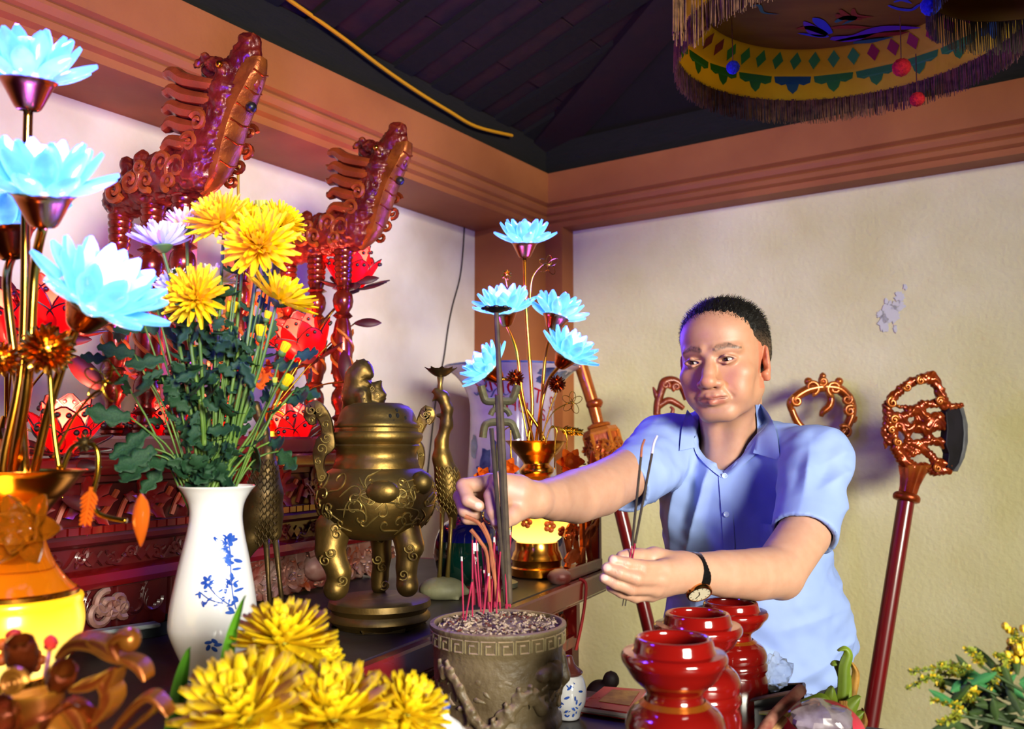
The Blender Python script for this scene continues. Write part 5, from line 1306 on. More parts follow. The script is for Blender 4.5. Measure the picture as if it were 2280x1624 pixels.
bloom(362, 548, 74, (-.1, -.05, 1), m_white, 'pale bluish white chrysanthemum seen from the side beside the blue lotus', -.01, via=[(385, 640), (440, 850)], seed=4, rings=[(16, .15, 1.0), (16, .4, .95), (14, .7, .8), (10, 1.0, .6)])
bloom(415, 510, 56, (-.1, .1, 1), m_yelp, 'pale yellow chrysanthemum behind the white one near the throne post', .05, seed=5)
bloom(437, 662, 70, (-.15, -.9, .2), m_yel, 'yellow chrysanthemum facing out on the left, below the white one', -.03, via=[(425, 760), (450, 930)], seed=6)
bloom(478, 628, 50, (.1, -.3, .9), m_yelp, 'pale yellow chrysanthemum half hidden in the middle of the bouquet', .03, seed=7)
bloom(622, 668, 80, (.55, -.2, .85), m_yel, 'broad yellow chrysanthemum seen from the side at the right of the bouquet', -.01, via=[(585, 800), (535, 950)], seed=8, rings=[(18, .0, 1.0), (18, .25, .95), (15, .5, .8), (12, .8, .6)])
bloom(382, 640, 48, (-.6, -.4, .5), m_white, 'small bluish white chrysanthemum behind the left yellow bloom', .03, seed=9)
for px, py, R, ax, lab in ((581, 742, 21, (.1, -.3, 1), 'plump yellow bud under the broad side-facing bloom'), (632, 778, 18, (.5, -.3, .8), 'yellow bud on the right edge below the broad bloom'), (637, 852, 20, (.5, -.4, .7), 'lowest yellow bud opening at the right of the bouquet'), (438, 784, 17, (0, -.2, 1), 'upright yellow bud under the left yellow bloom'), (612, 850, 10, (0, -.2, 1), 'tiny pale green bud beside the lowest yellow bud'), (515, 690, 22, (.2, -.2, .9), 'small yellow bud deep in the middle of the leaves'), (595, 705, 14, (.3, -.2, .9), 'small green yellow bud tucked under the broad bloom')):
    bloom(px, py, R, ax, m_yel if R > 12 else m_bud, lab, rnf.uniform(-.02, .02), kind='bud', leaves=2, r=.0018)
foli = thing('chrysanthemum_foliage', 'dark lobed leaves and bare stems filling the mouth of the white vase', 'foliage', mouth, None)
rl = random.Random(8); k_ = 0
for px, py, ax, L in [(300, 790, (-1, -.2, .1), .055), (240, 800, (-1, -.2, -.1), .05), (350, 740, (-.9, -.4, .5), .07), (365, 800, (-.8, -.3, -.3), .065), (330, 840, (.2, -.6, -.9), .06), (290, 930, (-1, -.1, -.05), .085), (330, 960, (-.6, -.2, -.7), .07), (345, 1000, (-.7, -.3, -.6), .08), (330, 1010, (-.3, -.3, -1), .075), (360, 1040, (-.4, -.3, -.9), .06), (400, 1020, (-.6, -.4, -.3), .06), (600, 985, (.8, -.3, -.2), .06), (620, 1005, (.7, -.3, -.6), .06), (560, 1045, (.6, -.5, .5), .075), (640, 890, (1, -.2, -.1), .065), (655, 870, (.9, -.1, -.3), .06), (660, 790, (1, -.2, -.15), .05), (600, 620, (.8, -.3, .3), .05), (585, 640, (.5, -.4, .8), .045), (530, 600, (-.3, -.5, -.3), .05), (520, 640, (-.4, -.5, -.8), .055), (505, 740, (-.2, -.7, -.3), .055), (480, 760, (-.5, -.6, .1), .05), (380, 860, (-.3, -.7, .7), .05), (440, 900, (-.2, -.7, .3), .045), (520, 1000, (.1, -.8, .4), .05), (500, 1060, (.2, -.9, .1), .045), (420, 1060, (-.4, -.8, .1), .05), (455, 1050, (.0, -.9, .3), .05), (560, 900, (.5, -.5, .3), .045), (350, 690, (-.8, -.3, .3), .06), (320, 720, (-.7, -.4, -.5), .06)]:
    d = rl.uniform(-.03, .03); c = P(px, py, wd_+d); leaf(foli, c, A(*ax), L*rl.uniform(.72, .9), (rl.uniform(-.3, .3), -1, .4), k_); k_ += 1
    t = obj('leaf_stalk', tube(curve([c, (c+mouth)*.5+A((c-mouth)[0]*.12, 0, .01), mouth+A((px-468)*kw*.2, 0, -.03)], 4), .0014, 5), m_stem, foli, sharp=None)
for i in range(170):
    t = rl.random(); px = 470+(rl.gauss(0, 1)*(24+78*t)); py = 1078-400*t; c = P(px, py, wd_+rl.uniform(-.04, .04)); a = rl.uniform(0, 6.28)
    leaf(foli, c, A(math.cos(a), rl.uniform(-.8, .3), math.sin(a)), rl.uniform(.022, .042), (rl.uniform(-.5, .5), -1, rl.uniform(-.2, .8)), i)
for i in range(9):
    px = 400+22*i; a = P(px, 760+rl.uniform(-40, 60), wd_+rl.uniform(-.03, .03)); obj('bare_stem', tube(curve([a, (a+mouth)*.5+A((px-468)*kw*.1, 0, 0), mouth+A((px-468)*kw*.25, 0, -.03)], 4), .0024, 6), m_stem, foli, sharp=None)
# ================================================================ FOREGROUND CHRYSANTHEMUMS (in a vase below the frame on the front table)
fv = A(-.155, .80, ZF+.001)
M = np.eye(4); M[:3, 3] = fv
fvase = thing('glazed_flower_vase', 'short white vase under the yellow flowers in front', 'vase', fv)
obj('vase_body', lathe(smooth_prof([(0, 0), (.035, 0), (.045, .02), (.05, .05), (.038, .08), (.03, .1), (.036, .115), (.034, .114), (.026, .1), (.02, .06)], 3), 32, M), m_porc, fvase)
fm = fv+UP*.11
def front(px, py, d, R, axis, label, seed, rings=None, pieces=True):
    c = P(px, py, d); k_ = d/FPX; root = thing('chrysanthemum', label, 'flower', fm, 'yellow chrysanthemums at the front edge')
    ax = unit(axis); hd = mum(c, ax, R*k_, m_yel, root, rings, pieces=pieces, seed=seed)
    pts = curve([c-ax*R*k_*.18, c*.55+fm*.45-UP*.01+A((c-fm)[0]*.15, 0, 0), fm-UP*.05], 6); obj('stem', tube(pts, .003, 8), m_stem, root, sharp=None)
    return root
rg = [(20, -.35, 1.0), (20, -.05, 1.0), (18, .25, .95), (15, .55, .82), (12, .85, .66), (9, 1.15, .5), (6, 1.4, .36)]
front(632, 1432, .90, 108, (.05, -.25, 1), 'yellow chrysanthemum standing highest of the front flowers, petals drooping', 21, rg)
front(705, 1478, .92, 62, (.5, -.2, .7), 'smaller yellow chrysanthemum behind the highest front bloom, tilted right', 22)
front(548, 1600, .78, 150, (-.1, -.55, .8), 'big yellow chrysanthemum at the bottom left of the front flowers', 23, rg)
front(742, 1606, .80, 135, (.1, -.35, .9), 'big yellow chrysanthemum in the middle of the bottom edge', 24, rg)
front(905, 1592, .84, 92, (.4, -.35, .8), 'yellow chrysanthemum rightmost of the front flowers, beside the white teapot', 25, rg)
front(655, 1560, .86, 95, (.0, -.3, 1), 'yellow chrysanthemum between the two big bottom blooms', 26)
front(820, 1590, .88, 90, (.2, -.3, 1), 'yellow chrysanthemum behind the middle and right front blooms', 27)
for px, py, R in ((590, 1518, 13), (570, 1478, 12)):
    c = P(px, py, .86); root = thing('chrysanthemum_bud', 'yellow green bud %s the highest front bloom' % ('just under' if R == 13 else 'left of the stem of'), 'flower', fm, 'yellow chrysanthemums at the front edge')
    mb = MB(); mb.add(*ball(c, (R*.86/FPX,)*3, 10, 8)); obj('bud', mb, m_bud, root); obj('stem', tube(curve([c, c*.5+fm*.5, fm-UP*.03], 4), .002, 6), m_stem, root, sharp=None)
m_blade = M_('bright_leaf_blade', '5f9a22', .4, var='4a8220', vscale=12, translucent=.25, subcol=(.2, .5, .05))
for lab, pts, w_ in (('upright green leaf blade beside the foot of the white vase', [(525, 1624), (508, 1500), (520, 1410), (548, 1325)], 30), ('green leaf blade rising from the bottom edge left of the flowers', [(380, 1660), (398, 1560), (412, 1490), (425, 1440)], 34)):
    root = thing('leaf_blade', lab, 'leaf', fm, None); c = curve([P(x, y, .88) for x, y in pts], 5); k_ = .88/FPX; V = []; n = len(c)
    for i in range(n):
        h = w_*k_*.5*math.sin(PI*min(1, .25+.75*i/(n-1)))**.8
        for j, s_ in enumerate((-1, -.5, 0, .5, 1)): V.append(c[i]+A(h*s_, -.006*abs(s_), 0))
    V += [v+A(0, .0012, 0) for v in V]; F = grid_faces(n, 5); F += [tuple(q+5*n for q in f[::-1]) for f in F]
    obj('blade', (V, F), m_blade, root); obj('blade_stalk', tube(curve([c[0], c[0]*.5+fm*.5, fm-UP*.04], 4), .003, 6), m_blade, root, sharp=None)
# white teapot with a cobalt knob at the bottom edge
tp = P(990, 985, 1.02); tp[2] = ZF+.001; M = np.eye(4); M[:3, 3] = tp; zk = P(990, 1572, 1.02)[2]-tp[2]
pot = thing('porcelain_teapot', 'small white porcelain pot with a blue knob in front of the stone burner', 'teapot', tp)
obj('pot_body', lathe(smooth_prof([(0, 0), (.022, 0), (.034, .02), (.038, .045), (.03, zk-.035), (.022, zk-.024)], 3), 28, M), m_porc, pot)
obj('pot_lid', lathe(smooth_prof([(.023, zk-.026), (.02, zk-.02), (.012, zk-.014), (.0075, zk-.010), (.0075, zk-.004), (.009, zk-.002)], 3), 24, M), m_porc, pot)
V, F = ball(tp+UP*(zk+.0), (.009, .009, .006), 12, 8); obj('knob', (V, F), m_cobalt, pot)
c = tp+UP*.03
obj('spout', tube(curve([c+A(.03, -.01, 0), c+A(.045, -.012, .012), c+A(.055, -.013, .03)], 4), [.009, .006, .005], 10), m_porc, pot)
# ================================================================ PERSON
def attr_skin():
    m = bpy.data.materials.new('skin'); m.use_nodes = True; nt = m.node_tree; N = nt.nodes; L = nt.links; b = N['Principled BSDF']
    at = N.new('ShaderNodeAttribute'); at.attribute_name = 'skin_tone'
    tc = N.new('ShaderNodeTexCoord'); nz = N.new('ShaderNodeTexNoise'); nz.inputs['Scale'].default_value = 55; nz.inputs['Detail'].default_value = 5; L.new(tc.outputs['Object'], nz.inputs['Vector'])
    mx = N.new('ShaderNodeMix'); mx.data_type = 'RGBA'; mx.blend_type = 'MULTIPLY'; mx.inputs['Factor'].default_value = .35
    rp = N.new('ShaderNodeValToRGB'); rp.color_ramp.elements[0].color = (.82, .66, .6, 1); rp.color_ramp.elements[0].position = .3; rp.color_ramp.elements[1].color = (1, 1, 1, 1); rp.color_ramp.elements[1].position = .65
    L.new(nz.outputs[0], rp.inputs[0]); L.new(at.outputs[0], mx.inputs[6]); L.new(rp.outputs[0], mx.inputs[7]); L.new(mx.outputs[2], b.inputs['Base Color'])
    b.inputs['Roughness'].default_value = .5; b.inputs['Subsurface Weight'].default_value = .18; b.inputs['Subsurface Radius'].default_value = (.012, .004, .002); b.inputs['Subsurface Scale'].default_value = .5
    n2 = N.new('ShaderNodeTexNoise'); n2.inputs['Scale'].default_value = 420; L.new(tc.outputs['Object'], n2.inputs['Vector'])
    bp = N.new('ShaderNodeBump'); bp.inputs['Strength'].default_value = .12; bp.inputs['Distance'].default_value = .001; L.new(n2.outputs[0], bp.inputs['Height']); L.new(bp.outputs[0], b.inputs['Normal'])
    return m
m_skin = attr_skin()
m_shirt = M_('blue_shirt_cloth', '8a9fd4', .7, var='7f94cc', vscale=5, bump=.06, bscale=900)
m_trouser = M_('dark_trousers', '0c0d14', .8, bump=.1, bscale=400)
hipc = P(1698, 1500, 1.93)
man = thing('person', 'man in a light blue short sleeved shirt leaning over to plant incense sticks', 'person', (hipc[0], hipc[1]+.02, 0))
YAW = math.radians(31); PIT = math.radians(-5); ROL = math.radians(3)
f_ = A(-math.sin(YAW), -math.cos(YAW), 0); x_ = A(-math.cos(YAW), math.sin(YAW), 0)
Rh = np.stack([x_, f_, UP], 1)
Rp = np.array(Matrix.Rotation(PIT, 3, 'X')); Rr = np.array(Matrix.Rotation(ROL, 3, 'Y')); Rh = Rh@Rr@Rp
HC = P(1611, 803, 1.72)
def hp(x, y, z): return HC+Rh@A(x, y, z)
def hell(c, r, rot=None, k=None):
    R = Rh if rot is None else Rh@np.array(rot); return ell(hp(*c), r, R, k)
def hcap(a, b, ra, rb=None, k=None): return cap(hp(*a), hp(*b), ra, rb, k)
rx = lambda d: np.array(Matrix.Rotation(math.radians(d), 3, 'X')); ry = lambda d: np.array(Matrix.Rotation(math.radians(d), 3, 'Y')); rz = lambda d: np.array(Matrix.Rotation(math.radians(d), 3, 'Z'))
head = [hell((0, -.014, .036), (.076, .094, .080), k=.01), hell((0, .022, -.012), (.068, .066, .085), k=.02), hell((0, .03, .05), (.060, .058, .048), k=.02),
        hell((0, .022, -.068), (.056, .056, .044), k=.02), hell((0, .07, -.100), (.022, .017, .015), k=.022), hcap((.049, .0, -.060), (.02, .064, -.099), .019, .015, .02), hcap((-.049, .0, -.060), (-.02, .064, -.099), .019, .015, .02)]
for s in (1, -1):
    head += [hell((.046*s, .056, -.028), (.021, .022, .019), k=.018), hell((.036*s, .058, -.058), (.024, .024, .028), k=.018),
             hcap((.012*s, .086, .019), (.046*s, .070, .019), .0085, .0075, .012)]
for s in (1, -1):
    head += [sub(hell((.031*s, .100, .001), (.017, .014, .009)), .010)]
    head += [hell((.0312*s, .0735, -.001), (.0155, .0148, .0135), k=.003)]
    head += [hcap((.017*s, .0875, -.001), (.031*s, .0925, .0062), .0034, .0038, .003), hcap((.031*s, .0925, .0062), (.046*s, .082, .0005), .0038, .003, .003),      # upper lid
             hcap((.018*s, .0865, -.0035), (.031*s, .0895, -.0068), .0026, .0028, .003), hcap((.031*s, .0895, -.0068), (.045*s, .0815, -.002), .0028, .0024, .003)]
    head += [sub(hell((.0315*s, .094, -.0005), (.0132, .0165, .0034), ry(-5*s)), .0012)]
head += [hcap((0, .085, .008), (0, .100, -.022), .0085, .0105, .010), hcap((0, .098, -.02), (0, .107, -.038), .010, .0125, .008), hell((0, .109, -.040), (.0135, .0115, .0115), k=.006)]
for s in (1, -1):
    head += [hell((.0148*s, .0965, -.044), (.0095, .0115, .0085), k=.005), sub(hcap((.0072*s, .104, -.0535), (.0095*s, .095, -.046), .0036, .003), .003)]
head += [hell((0, .086, -.066), (.028, .014, .018), k=.012)]                                                    # muzzle
head += [hcap((-.0245, .083, -.0690), (-.006, .0965, -.0665), .0035, .0055, .004), hcap((.0245, .083, -.0690), (.006, .0965, -.0665), .0035, .0055, .004), hcap((-.006, .0965, -.0668), (.006, .0965, -.0668), .0052, .0052, .004),
         hcap((-.02, .0845, -.0745), (0, .0955, -.0785), .004, .0072, .004), hcap((.02, .0845, -.0745), (0, .0955, -.0785), .004, .0072, .004)]
head += [sub(hcap((-.026, .090, -.0705), (0, .1045, -.0716), .0018, .0022), .002), sub(hcap((.026, .090, -.0705), (0, .1045, -.0716), .0018, .0022), .002), sub(hell((0, .100, -.0905), (.02, .006, .004)), .008)]
for s in (1, -1): head += [sub(hcap((.021*s, .094, -.048), (.034*s, .083, -.070), .002, .0015), .006)]               # smile folds
for s in (1, -1):
    Re = rz(-22*s)@rx(-10)
    head += [hell((.0765*s, -.012, -.010), (.0065, .0175, .031), Re, .006), sub(hell((.0835*s, -.006, -.006), (.006, .0095, .018), Re), .004), hell((.076*s, -.002, -.012), (.004, .005, .008), Re, .003),
             hcap((.075*s, .0, -.034), (.076*s, -.004, -.042), .007, .006, .006)]
nkB = P(1628, 1000, 1.815)
body = head+[cap(hp(0, -.028, -.05), nkB, .057, .062, .025), ell(P(1618, 1060, 1.80), (.085, .048, .06), None, .03), cap(hp(.03, .0, -.085), P(1600, 1020, 1.765), .02, .02, .02), cap(hp(-.03, .0, -.085), P(1625, 1025, 1.755), .02, .02, .02)]
rsh, rel, rwr = P(1478, 1000, 1.80), P(1335, 1090, 1.585), P(1190, 1112, 1.395)
body += chain([rsh, P(1400, 1055, 1.69), rel, P(1283, 1106, 1.525), P(1232, 1112, 1.455), rwr], [.046, .0475, .0475, .046, .035, .0265], .003)
lsh, lel, lwr = P(1820, 1030, 1.63), P(1733, 1274, 1.455), P(1522, 1274, 1.325)
body += chain([lsh, P(1790, 1190, 1.525), lel], [.045, .0435, .042], .003)+chain([lel, P(1680, 1280, 1.42), P(1610, 1278, 1.372), lwr], [.042, .0405, .035, .0265], .003)
body += [ell(P(1742, 1296, 1.465), .024, None, .02)]
def hand(wr, bulk, fingers, k=.0028):
    out = []
    for p, r in bulk: out.append(cap(P(*p[:3]), P(*p[3:]), r[0], r[1], .009))
    for pts, rad in fingers: out += [cap(P(*pts[i]), P(*pts[i+1]), rad[i], rad[i+1], k if i else .006) for i in range(len(pts)-1)]
    return out
# left hand, back towards the camera, holding two sticks between thumb and index finger
body += hand(lwr, [((1522, 1272, 1.325, 1478, 1266, 1.290), (.0265, .0135)), ((1522, 1274, 1.325, 1470, 1290, 1.280), (.0255, .0135)), ((1520, 1278, 1.325, 1460, 1309, 1.283), (.024, .013)), ((1520, 1282, 1.327, 1450, 1322, 1.294), (.022, .012)), ((1515, 1262, 1.325, 1458, 1243, 1.318), (.020, .0165)), ((1495, 1275, 1.318, 1470, 1295, 1.300), (.022, .018))],
    [([(1478, 1266, 1.288), (1428, 1264, 1.262), (1394, 1256, 1.252), (1366, 1248, 1.250)], (.0112, .0105, .0093, .0078)),
     ([(1470, 1290, 1.280), (1416, 1288, 1.252), (1380, 1276, 1.245), (1352, 1266, 1.245)], (.0115, .0108, .0095, .008)),
     ([(1460, 1309, 1.283), (1405, 1310, 1.258), (1371, 1299, 1.252), (1346, 1288, 1.252)], (.011, .0102, .009, .0076)),
     ([(1450, 1322, 1.294), (1415, 1329, 1.276), (1384, 1320, 1.272), (1360, 1309, 1.272)], (.0098, .0088, .0078, .0068)),
     ([(1458, 1243, 1.318), (1424, 1240, 1.303), (1398, 1240, 1.290), (1384, 1241, 1.283)], (.0135, .0118, .0105, .0085))])
# right hand, index finger and thumb pinching the joss sticks, other fingers curled
body += hand(rwr, [((1190, 1112, 1.395, 1112, 1072, 1.352), (.0265, .0145)), ((1190, 1112, 1.395, 1092, 1076, 1.372), (.025, .0145)), ((1190, 1115, 1.397, 1084, 1094, 1.388), (.024, .014)), ((1190, 1118, 1.4, 1082, 1116, 1.40), (.022, .0125)), ((1170, 1122, 1.380, 1140, 1148, 1.345), (.022, .0145)), ((1150, 1100, 1.372, 1120, 1095, 1.365), (.03, .026))],
    [([(1112, 1072, 1.350), (1094, 1104, 1.326), (1098, 1140, 1.317), (1105, 1164, 1.316)], (.0125, .0112, .0098, .0082)),
     ([(1092, 1074, 1.368), (1033, 1083, 1.345), (1042, 1114, 1.326), (1066, 1127, 1.326)], (.0125, .0118, .0102, .0088)),
     ([(1084, 1094, 1.386), (1025, 1106, 1.368), (1034, 1138, 1.350), (1060, 1146, 1.350)], (.012, .011, .0096, .0082)),
     ([(1082, 1114, 1.398), (1032, 1130, 1.384), (1040, 1156, 1.368), (1062, 1160, 1.366)], (.0105, .0095, .0084, .0072)),
     ([(1140, 1148, 1.345), (1124, 1163, 1.328), (1112, 1172, 1.322)], (.0135, .011, .0088))])
V, Q = sdf_mesh(body, .0016, .008, smooth=1)
def widen(V):
    h = (V-HC)@Rh; t = np.clip((h[:, 2]+.15)/.06, 0, 1)*(np.abs(h[:, 0]) < .13)*(np.abs(h[:, 1]) < .15); h[:, 0] *= 1+.06*t; return HC+h@Rh.T
V = widen(V)
# ---- skin tones that belong to the skin: lips, brows, stubble, nails, ears, knuckles; plus painted shade in the mouth groove
tone = np.tile(np.array(hexc('b98d76')), (len(V), 1)); hl = (V-HC)@Rh
def paint(mask, col, a=1.0):
    global tone
    m = np.clip(mask, 0, 1)[:, None]*a; tone = tone*(1-m)+np.array(hexc(col))*m
hd = (hl[:, 2] > -.14) & (np.abs(hl[:, 0]) < .1) & (np.abs(hl[:, 1]) < .13)
X, Y, Z = hl.T
paint((np.abs(X) < .1)*(np.abs(Y) < .14)*np.clip((Z+.17)/.07, 0, 1), 'a97452', .45)
paint(hd*np.exp(-(((np.abs(X)-.04)/.025)**2+((Z+.04)/.03)**2))*(Y > .03), 'c98262', .45)
paint(hd*np.exp(-((X/.03)**2+((Z+.085)/.022)**2))*(Y > .05), 'a97f68', .4)
paint(hd*np.exp(-((X/.018)**2+((Z+.04)/.014)**2))*(Y > .09), 'cc7c5e', .4)
lipw = np.exp(-(np.maximum(0, np.abs(X)-.019)/.004)**2); zl = Z+.0722+.0*X
paint(hd*(Y > .078)*lipw*np.exp(-(np.maximum(0, np.abs(zl+.0015)-.0068)/.002)**2), 'a85e50', .75)
paint(hd*(Y > .076)*np.exp(-(np.maximum(0, np.abs(X)-.023)/.003)**2)*np.exp(-((Z+.0722)/.0012)**2), '5a2a26', .8)  # shade of the groove between the lips, painted into the tone
for s in (1, -1):
    xs = X*s; zc_ = np.interp(xs, [.012, .022, .036, .054], [.0205, .0235, .0265, .0195]); wv_ = np.interp(xs, [.010, .016, .036, .056], [.002, .0056, .005, .0016])
    br = hd*(Y > .045)*(xs > .010)*(xs < .058)*np.exp(-(np.maximum(0, np.abs(Z-zc_)-wv_*.6)/(wv_*.5+.0004))**2)*(.65+.35*vnoise(hl*np.array([700, 700, 250])))
    paint(br, '17100d', .92)
    el = np.exp(-(((xs-.0312)/.0135)**2)**3)*np.exp(-((Z-(.0042-.0*xs)+.05*np.abs(xs-.0312)**1.2)/.0016)**2)*(Y > .07)
    paint(hd*el, '3a221a', .7)
    ear = hd*np.exp(-(np.maximum(0, np.abs(xs-.079)-.008)/.004)**2)*(Y < .02)*(Y > -.045)*(np.abs(Z+.01) < .05)*(xs > .07); paint(ear, 'c9694e', .55)
for px, py, d, r in ((1366, 1246, 1.243, .0062), (1352, 1264, 1.238, .0066), (1346, 1286, 1.245, .0062), (1104, 1163, 1.308, .006), (1066, 1126, 1.318, .006)):
    c = P(px, py, d); dd = np.linalg.norm((V-c)*np.array([1, .8, 1.15]), axis=1); paint(np.clip((r-dd)/.0012, 0, 1), 'e3b9a8', .8)
for px, py, d in ((1428, 1264, 1.262), (1416, 1288, 1.252), (1405, 1310, 1.258), (1033, 1083, 1.345), (1094, 1104, 1.326)):
    c = P(px, py, d); dd = np.linalg.norm(V-c, axis=1); paint(np.exp(-(dd/.011)**2), 'b5745a', .5)
n = vnormals(V, Q)
for px, py, d in ((1428, 1264, 1.25), (1394, 1256, 1.243), (1416, 1288, 1.24), (1380, 1276, 1.236), (1405, 1310, 1.246), (1371, 1299, 1.243)):   # knuckle creases
    c = P(px, py, d); q = V-c; dd = np.linalg.norm(q, axis=1); V = V-n*(.0006*np.exp(-(dd/.008)**2)*(1+np.cos(q[:, 0]*2100)))[:, None]
bo_ = obj('body', (V, Q), m_skin, man, sharp=None)
ca = bo_.data.color_attributes.new('skin_tone', 'FLOAT_COLOR', 'POINT'); ca.data.foreach_set('color', np.concatenate([tone, np.ones((len(V), 1))], 1).astype(np.float32).ravel())
bvh_body = BVHTree.FromPolygons([tuple(v) for v in V], [tuple(q) for q in Q.tolist()])
m_eye = M_('eye_white', 'a69a92', .15, coat=.5); m_iris = M_('dark_iris', '1c0f0a', .12, coat=.8)
for s in (1, -1):
    c = hp(.0331*s, .0768, -.0008); ev = obj('eye', ball(c, .0117, 20, 14), m_eye, man, sharp=None)
    gz = unit(Rh@A(.22, 1, -.14)); obj('iris', ball(c+gz*.0078, (.0066, .0066, .0048), 16, 10, zframe((0, 0, 0), gz)), m_iris, ev, sharp=None)
# ---- hair: close cropped, short faded sides
hair = [hell((0, -.016, .040), (.0800, .0985, .0850), k=.01), hell((0, -.04, .02), (.0795, .080, .085), k=.01)]
hair += [sub(hell((0, .132, -.012), (.094, .092, .0815)), .006), sub(hcap((-.12, .062, -.030), (.12, .062, -.030), .046), .006), sub(hell((0, .016, -.068), (.14, .066, .088)), .006), sub(hcap((-.12, -.1, -.115), (.12, -.1, -.115), .065), .01)]
for s in (1, -1): hair += [sub(hell((.085*s, .062, .026), (.05, .022, .045), rx(18)), .004), sub(hell((.084*s, -.010, -.022), (.02, .024, .034)), .004)]
V, Q = sdf_mesh(hair, .0018, .006, smooth=1); V = widen(V); n = vnormals(V, Q); hl = (V-HC)@Rh
rid = vnoise(np.stack([hl[:, 0]*420, hl[:, 1]*70, hl[:, 2]*120], 1)); topm = np.clip((hl[:, 2]-.05)/.03, 0, 1)
V = V+n*((.0006+.0016*topm)*rid)[:, None]
side = np.clip((.055-hl[:, 2])/.03, 0, 1)*np.clip((np.abs(hl[:, 0])-.05)/.015, 0, 1)*np.clip((hl[:, 1]+.07)/.03, 0, 1)
V = V-n*(side*.0025)[:, None]
hc = np.array(hexc('0c0907'))*(1-side[:, None])+np.array(hexc('4a3627'))*side[:, None]; hc = hc*(1+.5*vnoise(hl*np.array([600, 300, 200]))[:, None]*side[:, None])
hr = obj('hair', (V, Q), None, man, sharp=None)
# loose strands that give the cropped hair its edge
mbs = MB(); rh = random.Random(41); idx = [i for i in range(len(V))]; Nn = vnormals(V, Q); Vs = []; Fs = []
for q_ in range(7000):
    i = rh.randrange(len(V)); h = hl[i]; top = min(1, max(0, (h[2]-.03)/.05)); L_ = .004+.009*top
    if abs(h[0]) < .066 and h[1] > .03 and h[2] > .05: fl = A(.35*h[0]/.06, -.55, .75)                     # swept up and back from the brow
    else: fl = A(.2*np.sign(h[0]), -.35, -.75+.9*top)
    d = unit(Rh@unit(fl)*.9+Nn[i]*(.55 if top > .5 else .3)+A(rh.gauss(0, .2), rh.gauss(0, .2), rh.gauss(0, .2))); p = V[i]-Nn[i]*.001; y = unit(np.cross(d, Nn[i])+1e-6); r = .0005
    b0 = len(Vs); Vs += [p+y*r, p-y*r, p+Nn[i]*r*1.4, p+d*L_]; Fs += [(b0, b0+1, b0+3), (b0+1, b0+2, b0+3), (b0+2, b0, b0+3)]
hs = obj('hair_strands', (Vs, Fs), M_('hair_strand', '0d0a08', .45), hr, sharp=None); hs['kind'] = 'stuff'
mh = bpy.data.materials.new('black_hair'); mh.use_nodes = True; b = mh.node_tree.nodes['Principled BSDF']; at = mh.node_tree.nodes.new('ShaderNodeAttribute'); at.attribute_name = 'hair_tone'
mh.node_tree.links.new(at.outputs[0], b.inputs['Base Color']); b.inputs['Roughness'].default_value = .5
tc = mh.node_tree.nodes.new('ShaderNodeTexCoord'); nz = mh.node_tree.nodes.new('ShaderNodeTexNoise'); nz.inputs['Scale'].default_value = 500; mh.node_tree.links.new(tc.outputs['Object'], nz.inputs['Vector']); bp = mh.node_tree.nodes.new('ShaderNodeBump'); bp.inputs['Strength'].default_value = .5; bp.inputs['Distance'].default_value = .002; mh.node_tree.links.new(nz.outputs[0], bp.inputs['Height']); mh.node_tree.links.new(bp.outputs[0], b.inputs['Normal'])
hr.data.materials.append(mh); ca = hr.data.color_attributes.new('hair_tone', 'FLOAT_COLOR', 'POINT'); ca.data.foreach_set('color', np.concatenate([np.clip(hc, 0, 1), np.ones((len(V), 1))], 1).astype(np.float32).ravel())
# ---- shirt
YB = math.radians(22); fb_ = A(-math.sin(YB), -math.cos(YB), 0); xb_ = A(-math.cos(YB), math.sin(YB), 0); Rb = np.stack([xb_, fb_, UP], 1)
def sell(p, r, k=.05): return ell(P(*p), r, Rb, k)
shirt = [sell((1640, 1105, 1.815), (.160, .112, .150)), sell((1664, 1230, 1.825), (.158, .112, .160)), sell((1683, 1350, 1.85), (.166, .122, .15)), sell((1690, 1450, 1.87), (.180, .132, .12)),
         ccap(P(1690, 1400, 1.87), P(1692, 1575, 1.89), .158, .160, .06),
         cap(P(1605, 985, 1.845), P(1492, 993, 1.84), .060, .060, .04), cap(P(1655, 985, 1.815), P(1812, 1020, 1.645), .056, .055, .04), cap(P(1625, 960, 1.83), P(1628, 1010, 1.84), .066, .07, .04)]
rc0, rc1 = P(1487, 996, 1.83), P(1384, 1080, 1.665); lc0, lc1 = P(1817, 1026, 1.635), P(1790, 1192, 1.525)
shirt += [ccap(rc0, rc1, .0635, .0565, .03), ccap(lc0, lc1, .0575, .0560, .03)]
for c0, c1, r in ((rc0, rc1, .0490), (lc0, lc1, .0478)):
    d = unit(c1-c0); shirt.append(sub(cap(c1-d*.012, c1+d*.05, r, r), .002))
shirt += [('s', 'half', P(1770, 1560, 1.76), unit(A(.5, 0, -.86)), 0, 0, .002)]
shirt += [sub(cap(P(1628, 1010, 1.81), hp(0, -.02, -.08), .0665, .068), .008), sub(cap(P(1612, 1000, 1.76), P(1609, 1052, 1.715), .052, .012), .006), sub(cap(P(1612, 1000, 1.70), P(1609, 1055, 1.68), .05, .010), .006)]
V, Q = sdf_mesh(shirt, .0034, .03, smooth=2); n = vnormals(V, Q); q = (V-P(1650, 1150, 1.8))@Rb
def ridge(p, seed): return 1-2*np.abs(vnoise(p, seed))
ca_, sa_ = math.cos(.5), math.sin(.5)
w1 = np.stack([q[:, 0]*20+q[:, 2]*5, q[:, 1]*8, q[:, 2]*4.5], 1); w2 = np.stack([(q[:, 0]*ca_+q[:, 2]*sa_)*7, q[:, 1]*7, (-q[:, 0]*sa_+q[:, 2]*ca_)*22], 1)
